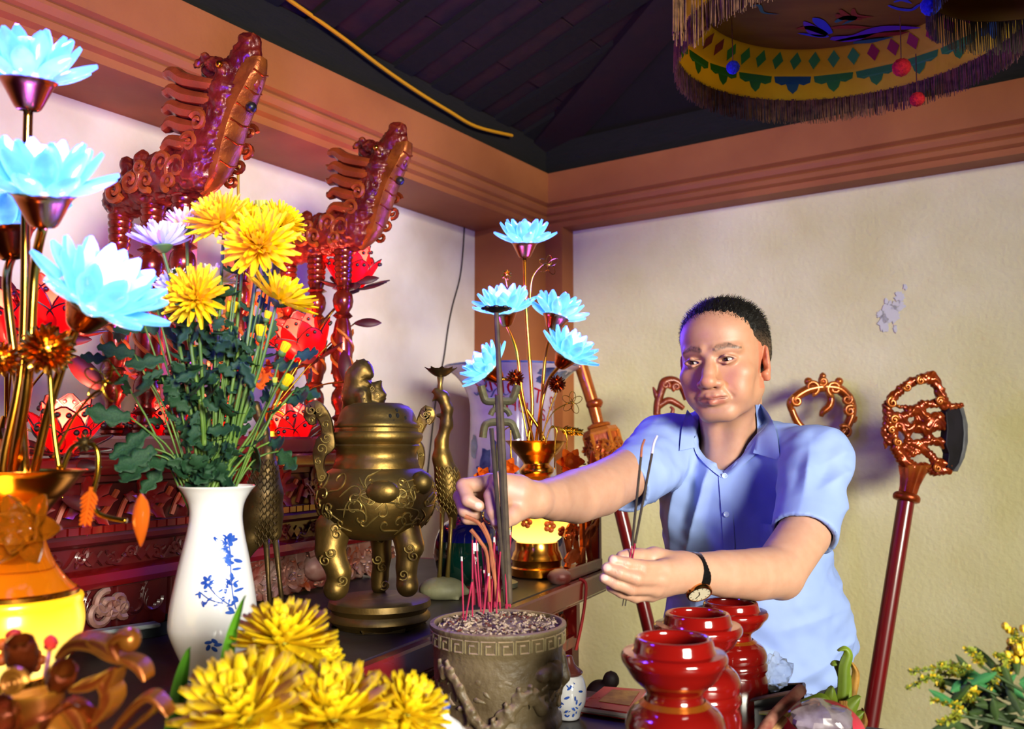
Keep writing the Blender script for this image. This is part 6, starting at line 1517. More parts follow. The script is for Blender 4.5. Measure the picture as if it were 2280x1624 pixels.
w3 = np.stack([(q[:, 0]*ca_-q[:, 2]*sa_)*6, q[:, 1]*6, (q[:, 0]*sa_+q[:, 2]*ca_)*24], 1)
up_ = np.clip((q[:, 2]+.14)/.12, 0, 1)*np.clip((.16-q[:, 2])/.06, 0, 1); lo_ = 1-np.clip((q[:, 2]+.16)/.1, 0, 1)
arm = np.clip((np.abs(q[:, 0])-.15)/.05, 0, 1)
cf = np.clip((np.minimum(np.linalg.norm(V-rc1, axis=1), np.linalg.norm(V-lc1, axis=1))-.06)/.05, 0.12, 1)
V = V+n*(cf*(.014*ridge(w1, 3)*up_*(1-arm*.6)+.011*ridge(w2, 5)*lo_+.009*ridge(w3, 9)*np.maximum(arm, .35*lo_)+.0025*vnoise(q*45, 4)))[:, None]
so = obj('shirt', (V, Q), m_shirt, man, sharp=None)
bvh_shirt = BVHTree.FromPolygons([tuple(v) for v in V], [tuple(t) for t in Q.tolist()])
def ray(px, py, both=True):
    o = Vector((0, 0, CAMZ)); d = Vector(P(px, py, 1.0))-o; d.normalize(); best = None
    for b in ((bvh_shirt, bvh_body) if both else (bvh_shirt,)):
        h = b.ray_cast(o, d)
        if h[0] is not None and (best is None or h[3] < best): best = h[3]
    return (np.array(o), np.array(d), best)
def patch(name, edgeA, edgeB, nu, nv, off, th_, mat, parent, both=True, sm=2):
    """cloth piece lying on the body: two outlines (photo pixels) bridged, settled on the surface, given thickness"""
    a = smooth_prof(edgeA, 6) if len(edgeA) > 2 else np.array(edgeA, float); b = smooth_prof(edgeB, 6) if len(edgeB) > 2 else np.array(edgeB, float)
    rs = lambda p: np.stack([np.interp(np.linspace(0, 1, nu), np.linspace(0, 1, len(p)), p[:, i]) for i in (0, 1)], 1); a, b = rs(a), rs(b)
    D = np.full((nu, nv), np.nan); Dir = np.zeros((nu, nv, 3))
    for i in range(nu):
        for j in range(nv):
            p = a[i]+(b[i]-a[i])*j/(nv-1); o, d, t = ray(p[0], p[1], both); Dir[i, j] = d
            if t is not None: D[i, j] = t
    D = np.where(np.isnan(D), np.nanmedian(D), D); md = np.median(D); D = np.clip(D, md-.06, md+.06)
    for _ in range(sm):
        E = np.pad(D, 1, mode='edge'); D = (E[:-2, 1:-1]+E[2:, 1:-1]+E[1:-1, :-2]+E[1:-1, 2:]+2*D)/6
    o = A(0, 0, CAMZ); Pt = o+Dir*(D-off)[..., None]; P2 = o+Dir*(D-off+th_)[..., None]
    V = np.concatenate([Pt.reshape(-1, 3), P2.reshape(-1, 3)]); F = grid_faces(nu, nv); k = nu*nv; F = F+[tuple(x+k for x in f[::-1]) for f in F]
    rim = list(range(nv))+[i*nv+nv-1 for i in range(1, nu)]+[(nu-1)*nv+j for j in range(nv-2, -1, -1)]+[i*nv for i in range(nu-2, 0, -1)]
    F += [(y, x, x+k, y+k) for x, y in zip(rim, rim[1:]+rim[:1])]
    return obj(name, (V, F), mat, parent, sharp=60)
patch('collar', [(1682, 902), (1686, 945), (1684, 975), (1677, 1009)], [(1695, 900), (1714, 926), (1729, 965), (1737, 1026)], 16, 8, .010, .003, m_shirt, so)
patch('collar', [(1556, 945), (1549, 965), (1545, 980), (1552, 996)], [(1530, 912), (1520, 945), (1516, 975), (1513, 1004)], 14, 8, .010, .003, m_shirt, so)
patch('collar_stand', [(1690, 930), (1684, 975), (1655, 1012), (1611, 1050)], [(1694, 960), (1690, 1000), (1664, 1028), (1616, 1062)], 18, 5, .005, .003, m_shirt, so)
patch('collar_stand', [(1550, 970), (1558, 1000), (1582, 1030), (1608, 1050)], [(1543, 980), (1550, 1010), (1576, 1040), (1606, 1064)], 16, 5, .005, .003, m_shirt, so)
patch('placket', [(1600, 1060), (1607, 1150), (1611, 1240), (1612, 1340)], [(1624, 1056), (1632, 1150), (1637, 1240), (1640, 1340)], 40, 4, .0025, .002, m_shirt, so, False)
patch('chest_pocket', [(1691, 1166), (1697, 1262)], [(1752, 1172), (1756, 1262)], 14, 10, .003, .0022, m_shirt, so, False)
m_btn = M_('clear_button', 'aebfe6', .15, coat=.5)
for px, py in ((1613, 1060), (1617, 1146), (1623, 1236)):
    o, d, t = ray(px, py, False); c = o+d*(t-.004); obj('button', lathe([(0, 0), (.0048, 0), (.0056, .0012), (.0048, .0022), (.0035, .0014), (0, .0014)], 16, zframe(c, -d)), m_btn, so)
for (pa, pb, c0, c1, r) in ((0, 0, rc0, rc1, .0575), (0, 0, lc0, lc1, .0585)):                                    # stitched cuff hems
    continue
    d = unit(c1-c0); M = zframe(c1-d*.004, d); obj('cuff_hem', lathe([(r-.006, .0045), (r-.001, .005), (r+.0012, .003), (r+.0012, -.004), (r+.0002, -.006)], 48, M), m_shirt, so, sharp=None)
# ---- trousers and shoes
tr = [ell(P(1692, 1540, 1.895), (.165, .12, .12), Rb, .04)]
feet = []
for s in (1, -1):
    hpv = P(1692, 1560, 1.90)+xb_*.085*s; kn = hpv*A(1, 1, 0)+UP*.46+fb_*.03+xb_*.02*s; an = hpv*A(1, 1, 0)+UP*.09+A(.0, .05, 0)+xb_*.03*s
    tr += [cap(hpv, kn, .092, .068, .03), cap(kn, an, .066, .052, .03)]; feet.append(an)
V, Q = sdf_mesh(tr, .007, .03); n = vnormals(V, Q); V = V+n*(.004*ridge((V-hipc)*np.array([9, 9, 22]), 2))[:, None]; obj('trousers', (V, Q), m_trouser, man, sharp=None)
for an in feet:
    a = an*A(1, 1, 0); V, Q = sdf_mesh([cap(a+UP*.05-fb_*.03, a+UP*.036+fb_*.15, .042, .034, .02), cap(a+UP*.06-fb_*.02, a+UP*.09-fb_*.01, .045, .05, .02)], .006, .02); V[:, 2] = np.maximum(V[:, 2], .002)
    obj('shoe', (V, Q), m_black, man, sharp=None)
# ---- wristwatch
wax = unit(lwr-P(1610, 1280, 1.372)); wcn = P(1541, 1277, 1.338); M = zframe(wcn, wax)
watch = obj('wristwatch', lathe([(.0292, -.009), (.0312, -.009), (.0316, -.007), (.0316, .007), (.0312, .009), (.0292, .009)], 40, M), M_('black_leather_strap', '0d0c0d', .25, coat=.5, bump=.3, bscale=300), man, sharp=40)
cn = unit(A(-.12, -.78, -.62)); cn = unit(cn-wax*(cn@wax)*.7); cc = wcn+cn*.0315; Mc = zframe(cc, cn)
obj('watch_case', lathe([(0, -.003), (.0165, -.003), (.019, .0), (.0195, .003), (.0185, .006), (.0165, .0065), (.0162, .005), (.0, .005)], 36, Mc), M_('gold_case', 'c98f52', .18, metal=1.0), watch, sharp=35)
obj('watch_dial', lathe([(0, .0056), (.0162, .0056)], 36, Mc), M_('pale_dial', 'd6cbb0', .25, coat=.8), watch)
mb = MB()
for i in range(12):
    a = 2*PI*i/12; d = Mc[:3, 0]*math.cos(a)+Mc[:3, 1]*math.sin(a); mb.add(*box((0, 0, 0), (.0014, .0004, .0002), frame(cc+cn*.0058+d*.0138, d, np.cross(cn, d), cn)))
for a, L_ in ((2.0, .0075), (4.4, .011)):
    d = Mc[:3, 0]*math.cos(a)+Mc[:3, 1]*math.sin(a); mb.add(*box((L_/2, 0, 0), (L_/2, .0005, .0002), frame(cc+cn*.0062, d, np.cross(cn, d), cn)))
obj('watch_hands', mb, M_('dark_hands', '2a2018', .3), watch)
obj('watch_crown', tube([cc+np.cross(cn, wax)*.0+wax*.0185, cc+wax*.022], .0025, 8), MATS['gold_case'], watch)
# ---- the two sticks held in the left hand
for i, (b0, j, t_, lab) in enumerate((((1386, 1350), (1407, 1216), (1431, 980), 'left of two dark incense sticks held upright in the left hand'), ((1392, 1350), (1414, 1210), (1459, 972), 'right of two dark incense sticks held upright in the left hand'))):
    d0 = 1.276; a = P(*b0, d0); b = P(*j, d0+.002); t2 = P(j[0]+(t_[0]-j[0])*.84, j[1]+(t_[1]-j[1])*.84, d0+.004); e = P(*t_, d0+.005)
    o = thing('incense_stick', lab, 'incense', a, 'incense sticks held in the left hand')
    obj('bamboo_foot', tube([a, a+(b-a)*.35], .0009, 6), m_stickdk, o); obj('pink_stick', tube([a+(b-a)*.35, b], .0011, 6), m_pink, o)
    obj('incense_coat', tube([b, t2], .0019, 8), m_stickdk, o)
    obj('burning_tip', tube(curve([t2, t2*.4+e*.6, e+A(.003, 0, .001)], 3), [.0019, .0017, .0015], 8), m_brn if i == 0 else m_ashtip, o)
# ================================================================ FRONT TABLE
ft = thing('offering_table', 'dark offering table in front of the altar holding the burner, red jars and fruit', 'table', A0+uT*-.2+wT*.5)
fs0, fs1, fw0, fw1 = -.86, .455, .03, .93
def fp(s, wv, z): return A0+uT*s+wT*wv+UP*z
FM = frame(A0, uT, wT, UP)
V, F = bbox_bevel(((fs0+fs1)/2, (fw0+fw1)/2, ZF-.015), ((fs1-fs0)/2, (fw1-fw0)/2, .015), .004, FM); obj('tabletop', (V, F), M_('dark_brown_top', '1e1210', .4, var='120a0a', vscale=6, coat=.3), ft, smooth=False)
mb = MB()
for s in (fs0+.05, fs1-.05): mb.add(*box((s, (fw0+fw1)/2, ZF-.07), (.012, (fw1-fw0)/2-.06, .035), FM))
for wv in (fw0+.06, fw1-.06): mb.add(*box(((fs0+fs1)/2, wv, ZF-.07), ((fs1-fs0)/2-.06, .012, .035), FM))
obj('apron', mb, m_redd, ft, smooth=False)
for s in (fs0+.05, fs1-.05):
    for wv in (fw0+.06, fw1-.06): obj('leg', bbox_bevel((s, wv, (ZF-.03)/2), (.025, .025, (ZF-.03)/2), .004, FM), m_redd, ft, smooth=False)
# ================================================================ THREE RED LACQUER JARS
m_jar = M_('oxblood_lacquer', '7a0d08', .14, var='4f0705', vscale=6, coat=.9)
JP = [(0, -.198), (.052, -.198), (.055, -.19), (.055, -.125), (.053, -.118), (.0525, -.112), (.0555, -.108), (.055, -.1), (.053, -.096)]+list(smooth_prof([(.054, -.094), (.0545, -.083), (.049, -.072), (.038, -.064)], 4))+list(smooth_prof([(.033, -.062), (.031, -.056), (.034, -.05), (.046, -.04), (.053, -.03), (.0575, -.024), (.0585, -.018), (.056, -.014)], 3))+list(smooth_prof([(.046, -.0135), (.0445, -.010), (.043, -.003), (.041, 0), (.038, .0), (.036, -.004), (.036, -.03), (.03, -.05), (.02, -.06), (.0, -.062)], 3))
for px, py, d, sc, lab in ((1500, 1420, 1.0, 1.0, 'red lacquer jar nearest the camera, first of the row of three'), (1553, 1365, 1.2, 1.0, 'middle red lacquer jar of the row of three'), (1627, 1340, 1.41, .98, 'red lacquer jar furthest back in the row, in front of the blue shirt')):
    c = P(px, py, d); h = c[2]-ZF-.001; M = np.eye(4); M[:3, 3] = (c[0], c[1], c[2])
    root = thing('lacquer_jar', lab, 'jar', (c[0], c[1], ZF+.001), 'red lacquer jars')
    prof = [(r*sc, z*h/.198) for r, z in JP]; obj('jar_body', lathe(prof, 56, M), m_jar, root, sharp=45)
    obj('gilt_ring', lathe([(.0338*sc, -.0605*h/.198), (.0352*sc, -.0615*h/.198), (.0395*sc, -.0648*h/.198), (.038*sc, -.0638*h/.198)], 48, M), M_('worn_gilt_line', 'b5641c', .25, metal=.7) if 'worn_gilt_line' not in MATS else MATS['worn_gilt_line'], root)
# ================================================================ GINGER JAR, RED PACKET, OFFERINGS
gc = P(1262, 985, 1.43); gc[2] = ZF+.001; M = np.eye(4); M[:3, 3] = gc; gz = lambda y: P(1262, y, 1.43)[2]-gc[2]
gj_ = thing('ginger_jar', 'small blue and white lidded jar half hidden behind the stone burner', 'jar', gc)
gprof = smooth_prof([(0, 0), (.016, 0), (.02, .01), (.027, gz(1565)), (.029, gz(1535)), (.024, gz(1508)), (.017, gz(1500))], 4)
obj('jar_body', lathe(gprof, 36, M), m_porc, gj_)
obj('jar_lid', lathe(smooth_prof([(.021, gz(1502)), (.0235, gz(1496)), (.02, gz(1490)), (.012, gz(1480)), (.008, gz(1466)), (.006, gz(1460)), (0, gz(1459))], 3), 28, M), M_('dark_lid', '5a2a22', .3, coat=.4), gj_)
mb = MB(); rn = random.Random(6); go = np.array(gprof)
for i in range(26):
    px, py = 1262+rn.uniform(-24, 26), rn.uniform(1512, 1592); z = gz(py); r = np.interp(z, go[:, 1], go[:, 0])+.0006; a = math.asin(max(-.95, min(.95, (px-1262)*1.43/FPX/r))); t = rn.uniform(0, 3); s_ = rn.uniform(.002, .005)
    pts = []
    for q in np.linspace(0, 2*PI, 7, endpoint=False):
        da = s_*math.cos(q)*math.cos(t)-s_*.4*math.sin(q)*math.sin(t); dz = s_*math.cos(q)*math.sin(t)+s_*.4*math.sin(q)*math.cos(t)
        pts.append(gc+A(r*math.sin(a+da/r), -r*math.cos(a+da/r), z+dz))
    mb.add([gc+A(r*math.sin(a), -r*math.cos(a), z)]+pts, [(0, 1+k, 1+(k+1) % 7) for k in range(7)])
obj('painted_scroll', mb, m_cobalt, gj_)
pk = thing('red_packet', 'flat red printed packet with a gold patch lying between the ginger jar and front jar', 'packet', PZ(1350, 1575, ZF+.001))
qp = [PZ(1292, 1588, ZF+.002), PZ(1345, 1545, ZF+.002), PZ(1440, 1552, ZF+.002), PZ(1405, 1605, ZF+.002)]
V = qp+[p+UP*.012 for p in qp]; BF = [(3, 2, 1, 0), (4, 5, 6, 7), (0, 1, 5, 4), (1, 2, 6, 5), (2, 3, 7, 6), (3, 0, 4, 7)]
obj('packet_body', (V, BF), M_('red_print', 'b3141c', .3, var='c43a3c', vscale=20, coat=.4), pk, smooth=False)
cc = sum(qp)/4; V = [cc+(p-cc)*.98+UP*.0115 for p in qp]+[cc+(p-cc)*1.03+UP*.014 for p in qp]
qi = [cc+(p-cc)*.62+A(.008, .004, .0125) for p in qp]; V = qi+[p+UP*.0006 for p in qi]; obj('gold_patch', (V, BF), M_('gold_print', 'b58a3a', .3, var='8a5a20', vscale=40, metal=.3), pk, smooth=False)
mb = MB()
for a, b in ((0, 3), (1, 2), (2, 3)): mb.add(*tube([cc+(qp[a]-cc)*1.01+UP*.006, cc+(qp[b]-cc)*1.01+UP*.006], .004, 6))
obj('white_edge', mb, M_('white_card_edge', 'dcd6d0', .6), pk)
pc2 = thing('printed_card', 'pink striped card edge under the ginger jar beside the red packet', 'card', PZ(1295, 1568, ZF+.001))
q2 = [PZ(1285, 1575, ZF+.0015), PZ(1300, 1560, ZF+.0015), PZ(1322, 1556, ZF+.0015), PZ(1300, 1580, ZF+.0015)]; V = q2+[p+UP*.004 for p in q2]; obj('card_sheet', (V, BF), M_('pink_card', 'c98a8a', .5, var='a83a44', vscale=120), pc2, smooth=False)
# carved dark wooden piece by the wall behind the packet
cw = P(1332, 985, 2.1); cw[2] = 0.001
cwt = thing('carved_stand', 'dark carved wooden stand in the shade by the table leg', 'stand', cw); pr = []; rn = random.Random(2); zt_ = P(1332, 1490, 2.1)[2]
pr += chain([cw+UP*.02, cw+UP*.3, cw+UP*(zt_-.06)], [.04, .03, .035], .01)
for i in range(12): pr.append(ell(cw+A(rn.uniform(-.025, .025), -.02, zt_-.03-.03*i+rn.uniform(-.01, .01)), (.02, .016, .022), None, .006))
V, Q = sdf_mesh(pr, .006, .008); V[:, 2] = np.maximum(V[:, 2], .001); obj('carving', (V, Q), M_('dark_stand_wood', '2a1610', .6, var='180c08', vscale=20), cwt, sharp=None)
# tray with plastic bag, wooden stick, wrapped fruit, dragon fruit
tc_ = PZ(1700, 1590, ZF+.001)
tray = thing('black_tray', 'small black tray with brown rim standing right of the far red jar', 'tray', P(1722, 1600, 1.37)*A(1, 1, 0)+UP*(ZF+.001))
qt = [P(1668, 1560, 1.36), P(1790, 1536, 1.36), P(1790, 1524, 1.47), P(1668, 1530, 1.47)]; zb = ZF+.001; tz = qt[0][2]
Vt = [A(p[0], p[1], zb) for p in qt]+[A(p[0], p[1], p[2]) for p in qt]; Vi = [cc_ for cc_ in Vt]
cen = sum(Vt[4:])/4; inn = [cen+(p-cen)*.9 for p in Vt[4:]]; inb = [p*A(1, 1, 0)+UP*(zb+.006) for p in inn]
V = Vt+inn+inb; F = [(3, 2, 1, 0)]+[(i, (i+1) % 4, 4+(i+1) % 4, 4+i) for i in range(4)]+[(4+i, 4+(i+1) % 4, 8+(i+1) % 4, 8+i) for i in range(4)]+[(8+i, 8+(i+1) % 4, 12+(i+1) % 4, 12+i) for i in range(4)]+[(12, 13, 14, 15)]
obj('tray_body', (V, F), M_('dark_green_plastic', '101512', .3), tray, smooth=False)
mb = MB()
for i in range(4): mb.add(*tube([Vt[4+i], Vt[4+(i+1) % 4]], .0028, 6))
obj('tray_rim', mb, M_('brown_rim', '4a3026', .6, var='6a4a3a', vscale=40), tray)
def crumple(name, label, cat, c, r, mat, seed, amp=.35, sq=(1, 1, .8), group=None):
    V, F = ball((0, 0, 0), 1.0, 22, 14); V = np.array(V); n = vnoise(V*2.2, seed)+.5*np.abs(vnoise(V*5, seed+1))
    V = V*(1+amp*n)[:, None]*np.array(sq)*r; V[:, 2] -= V[:, 2].min(); o = thing(name, label, cat, c, group); obj('film', (V+np.asarray(c), F), mat, o, sharp=25); return o
m_film = M_('clear_film', 'dfe6e4', .1, trans=.75, ior=1.15, coat=.5); m_film.node_tree.nodes['Principled BSDF'].inputs['Alpha'].default_value = .55
crumple('plastic_bag', 'crumpled clear plastic bag poking up behind the black tray', 'bag', P(1733, 1545, 1.45), .02, m_film, 3, .5, (1, .7, 1.2))
crumple('plastic_scrap', 'scrap of clear plastic behind the wooden stick tip', 'plastic', P(1798, 1566, 1.43), .012, m_film, 5, .5, (1.3, .7, .5))
wr = thing('wrapped_melon', 'pale green wrapped melon piece behind the wooden stick', 'fruit', P(1780, 1604, 1.36)*A(1, 1, 0)+UP*(ZF+.001))
V, F = ball(P(1775, 1592, 1.36), (.028, .024, .022), 20, 14); V = np.array(V); V = V+(V-P(1775, 1592, 1.36))*(.12*vnoise(V*90))[:, None]; obj('melon_flesh', (V, F), M_('pale_green_flesh', 'd3d98a', .25, var='b9cc6a', vscale=30, coat=.4), wr)
obj('melon_tail', tube([P(1790, 1588, 1.35), P(1808, 1592, 1.34)], [.008, .006], 9), MATS['pale_green_flesh'], wr)
gs = thing('green_slice', 'yellow green slice lying against the front of the black tray', 'fruit', P(1715, 1600, 1.345)); obj('slice', tube([P(1690, 1588, 1.345), P(1712, 1588, 1.34), P(1740, 1578, 1.34)], [.004, .006, .003], 8, flat=.6), M_('lime_skin', 'b9c64a', .4, var='d8d78a', vscale=50), gs)
st = thing('wooden_stick', 'reddish brown wooden stick leaning up from the bottom edge beside the jars', 'stick', P(1700, 1640, 1.2))
c = curve([P(1690, 1640, 1.20), P(1730, 1588, 1.24), P(1784, 1536, 1.29)], 6); obj('stick_shaft', tube(c, np.linspace(.0075, .0085, len(c)), 10), M_('rough_red_wood', '7a3a30', .7, var='a07060', vscale=30, bump=.5, bscale=60), st, sharp=None)
st2 = thing('wooden_stick', 'pale split stick lying just below the reddish brown stick', 'stick', P(1730, 1640, 1.2)); obj('stick_shaft', tube([P(1715, 1640, 1.21), P(1746, 1602, 1.24)], [.006, .005], 8), M_('pale_wood', 'b58a5a', .7), st2)
df = thing('dragon_fruit', 'pink dragon fruit with long curling green scales on the right of the table', 'fruit', P(1845, 1610, 1.33)*A(1, 1, 0)+UP*(ZF+.001))
fc = P(1836, 1640, 1.30)
V, F = ball(fc, (.058, .05, .05), 28, 18); fb2 = obj('fruit_body', (V, F), M_('pink_fruit_skin', 'c8203f', .4, var='e04a5a', vscale=14), df)
m_scale = M_('green_scale', '7c9428', .45, var='586f1c', vscale=12, translucent=.15, subcol=(.25, .4, .05)); m_dry = M_('dry_scale', 'a5772e', .7, var='6a4a18', vscale=40)
def scale_leaf(pts, w_, d, mat, name='scale'):
    c = curve([P(x, y, d+q) for x, y, q in pts], 6); k_ = d/FPX; V = []; n = len(c); T = np.gradient(c, axis=0); T /= np.linalg.norm(T, axis=1)[:, None]
    for i in range(n):
        h = w_*k_*.5*math.sin(PI*min(1, .3+.69*i/(n-1)))**.9; s_ = unit(np.cross(T[i], A(0, -1, .2)))
        for j in (-1, -.5, 0, .5, 1): V.append(c[i]+s_*h*j+A(0, .006*abs(j), 0))
    V += [v+A(0, .0025, 0) for v in V]; F = grid_faces(n, 5); F += [tuple(q+5*n for q in f[::-1]) for f in F]
    obj(name, (V, F), mat, df, sharp=None)
for pts, w_, m in ((((1855, 1600, 0), (1852, 1560, -.01), (1856, 1530, -.01)), 34, m_scale), (((1870, 1590, 0), (1890, 1545, .01), (1880, 1500, .01), (1865, 1482, .01), (1853, 1484, .01)), 30, m_scale), (((1875, 1600, .0), (1882, 1540, 0), (1884, 1490, .0), (1892, 1462, .0), (1885, 1448, 0), (1868, 1452, 0)), 26, m_scale), (((1900, 1560, .01), (1908, 1520, .01), (1908, 1495, .01), (1892, 1470, .01)), 18, m_dry), (((1870, 1610, -.02), (1895, 1580, -.02), (1918, 1552, -.02)), 36, m_scale), (((1885, 1620, -.02), (1912, 1600, -.02), (1926, 1585, -.02)), 22, m_scale), (((1900, 1630, -.02), (1928, 1615, -.02), (1924, 1580, -.02)), 16, m_dry), (((1850, 1590, -.02), (1838, 1560, -.02), (1810, 1562, -.02), (1785, 1566, -.02)), 20, m_scale), (((1830, 1610, -.04), (1818, 1585, -.04), (1780, 1590, -.04), (1755, 1600, -.04)), 22, m_scale), (((1815, 1625, -.05), (1822, 1600, -.05), (1812, 1585, -.05)), 16, MATS['pink_fruit_skin'])): scale_leaf(pts, w_, 1.33, m)
mb = MB(); rn = random.Random(9)
for i in range(9): c0 = P(1878+rn.uniform(-8, 8), 1562, 1.30); mb.add(*tube(curve([c0, c0+A(rn.uniform(-.006, .006), -.006, -.014), c0+A(rn.uniform(-.01, .01), -.004, -.03)], 4), .0022, 5))
obj('dry_flower', mb, m_dry, df)
crumple('wrapped_bundle', 'bundle wrapped in clear crinkled film at the bottom edge by the dragon fruit', 'bundle', P(1828, 1650, 1.20), .03, M_('grey_film', 'a79aa2', .15, var='7a6872', vscale=40, coat=.8), 11, .25, (1.3, .9, .8))
# ================================================================ GILT CARVED LOTUS ORNAMENT, lower left
oc = P(95, 985, .74); oc[2] = ZF+.001
orn = thing('gilt_lotus_carving', 'gilt wooden carving of lotus blooms and curled leaves in the lower left corner', 'carving', oc)
m_orn = M_('dark_gilt_wood', '8a3a14', .3, metal=.55, var='4a1808', vscale=20, edge='d08a2c', edgew=(.53, .64), bump=.2, bscale=90)
dO = .72; kO = dO/FPX; G = lambda x, y, q=0: P(x, y, dO+q)
obj('carved_base', bbox_bevel((0, 0, .02), (.10, .035, .02), .006, frame(oc, A(1, 0, 0), A(0, 1, 0), UP)), m_orn, orn, smooth=False)
obj('carved_trunk', tube(curve([oc+UP*.03, G(110, 1700), G(90, 1600), G(85, 1540)], 5), [.03, .022, .018, .02], 10), m_orn, orn)
def petals(c, n, R, tilt, ax, name, W=.36, a0=0., a1=2*PI, cup=.6):
    M0 = zframe(c, ax, (1, 0, 0))
    for i in range(n):
        a = a0+(a1-a0)*i/n; rd = M0[:3, 0]*math.cos(a)+M0[:3, 1]*math.sin(a); d = rd*math.cos(tilt)+M0[:3, 2]*math.sin(tilt); nn = M0[:3, 2]*math.cos(tilt)-rd*math.sin(tilt)
        V, F = sheet(R, R*W, lambda t: math.sin(PI*min(1, .15+.8*t))**.6, cup, .8, 7, 5, R*.09, R*.03, i); obj(name, (ap(V, frame(c, d, np.cross(nn, d), nn)), F), m_orn, orn)
petals(G(55, 1500), 7, .035, .9, A(.1, -.5, .9), 'petal'); petals(G(55, 1500), 6, .026, 1.2, A(.1, -.5, .9), 'petal')
petals(G(125, 1530), 6, .032, .9, A(.5, -.6, .6), 'petal'); petals(G(30, 1590), 6, .026, .5, A(0, -1, .2), 'petal')
petals(G(60, 1640), 6, .03, .6, A(.2, -.9, -.2), 'petal'); petals(G(140, 1600), 6, .032, .4, A(.6, -.7, -.2), 'petal')
obj('rosette', tube(spiral(G(30, 1520, -.035), A(1, 0, 0), UP, 26*kO, 2.1, 0, 1, 40, .15), np.linspace(.0035, .0025, 40), 7), m_orn, orn)
V, F = ball(G(30, 1520, -.03), (.009, .006, .009), 10, 8); obj('rosette_core', (V, F), m_orn, orn)
for pts, w_ in ((((120, 1470), (150, 1440), (200, 1440), (240, 1465), (275, 1480)), 40), (((190, 1430), (225, 1445), (262, 1475)), 34), (((262, 1480), (240, 1440), (262, 1420), (290, 1420)), 26), (((262, 1470), (300, 1490), (318, 1520)), 24), (((215, 1520), (235, 1560), (200, 1620)), 44), (((255, 1490), (230, 1540), (225, 1600)), 30), (((150, 1540), (200, 1530), (240, 1500)), 30), (((180, 1640), (160, 1600), (130, 1570)), 40), (((240, 1640), (290, 1580), (330, 1560), (370, 1600)), 22), (((270, 1640), (320, 1600), (345, 1570)), 14)):
    c = curve([G(x, y, -.01) for x, y in pts], 5); V = []; n = len(c); T = np.gradient(c, axis=0); T /= np.linalg.norm(T, axis=1)[:, None]
    for i in range(n):
        h = w_*kO*.5*math.sin(PI*min(1, .1+.85*i/(n-1)))**.8; s_ = unit(np.cross(T[i], A(0, -1, .3)))
        for j in (-1, -.6, -.2, .2, .6, 1): V.append(c[i]+s_*h*j+A(0, .012*abs(j)**2-.004*math.cos(j*9), 0))
    V += [v+A(0, .004, 0) for v in V]; F = grid_faces(n, 6); F += [tuple(q+6*n for q in f[::-1]) for f in F]
    rimi = [i*6 for i in range(n)]; rimj = [i*6+5 for i in range(n)]
    for L_ in (rimi, rimj): F += [(a_, b_, b_+6*n, a_+6*n) for a_, b_ in zip(L_, L_[1:])]
    obj('carved_leaf', (V, F), m_orn, orn, sharp=50)
V, F = ball(G(288, 1425), (.009, .009, .010), 12, 9); obj('leaf_curl', (V, F), m_orn, orn)
for x, y in ((30, 1418), (112, 1432)):
    V, F = ball(G(x, y, .03), (.006, .006, .006), 9, 7); V = np.array(V)+(np.array(V)-G(x, y, .03))*(.3*vnoise(np.array(V)*400))[:, None]; obj('red_stamen', (V, F), M_('red_stamen', 'd2302a', .5, emit=None) if 'red_stamen' not in MATS else MATS['red_stamen'], orn)
for a, b in (((60, 1500), (30, 1425)), ((100, 1510), (112, 1438))): obj('stamen_stem', tube([G(*a, 0), G(*b, .03)], .002, 6), m_orn, orn)
# shallow black dish with a blade, on the altar behind the carving
dc_ = PZ(300, 1408, ZT+.001); M = np.eye(4); M[:3, 3] = dc_
dish = thing('black_dish', 'shallow round black metal dish on the altar left of the white vase', 'dish', dc_)
obj('dish_body', lathe([(0, .002), (.058, .002), (.06, .004), (.061, .022), (.0625, .022), (.0625, .0), (0, 0)], 48, M, sx=1.05), M_('worn_black_metal', '15181a', .4, metal=.5, var='2c3434', vscale=20), dish, sharp=40)
kn = thing('flat_blade', 'flat dusty dark blade laid across the black dish', 'blade', dc_+UP*.024); a = PZ(195, 1412, ZT+.03); b = PZ(352, 1390, ZT+.03)
d = unit(b-a); sd = unit(np.cross(UP, d)); V, F = bbox_bevel((np.linalg.norm(b-a)/2, 0, 0), (np.linalg.norm(b-a)/2, .013, .0035), .002, frame(a, d, sd, UP)); obj('blade_body', (V, F), M_('dusty_slate', '3a4444', .5, var='8a9294', vscale=25), kn, smooth=False)
# ================================================================ CEREMONIAL POLE WEAPONS against the right wall
m_pole = M_('red_pole_lacquer', '6e0a0e', .3, var='5a080c', vscale=5, coat=.4); m_wgilt = M_('orange_gilt', 'a03c0e', .26, metal=.55, var='6e1c08', vscale=22, coat=.3, edge='d9822c', edgew=(.53, .66))
def weapon(label, a, b, name='ceremonial_weapon'):
    d = unit(b-a); t = (0.002-a[2])/d[2]; foot = a+d*t
    return thing(name, label, 'weapon', foot, 'ceremonial weapons leaning by the wall'), foot, d
WD = 2.72; kW = WD/FPX
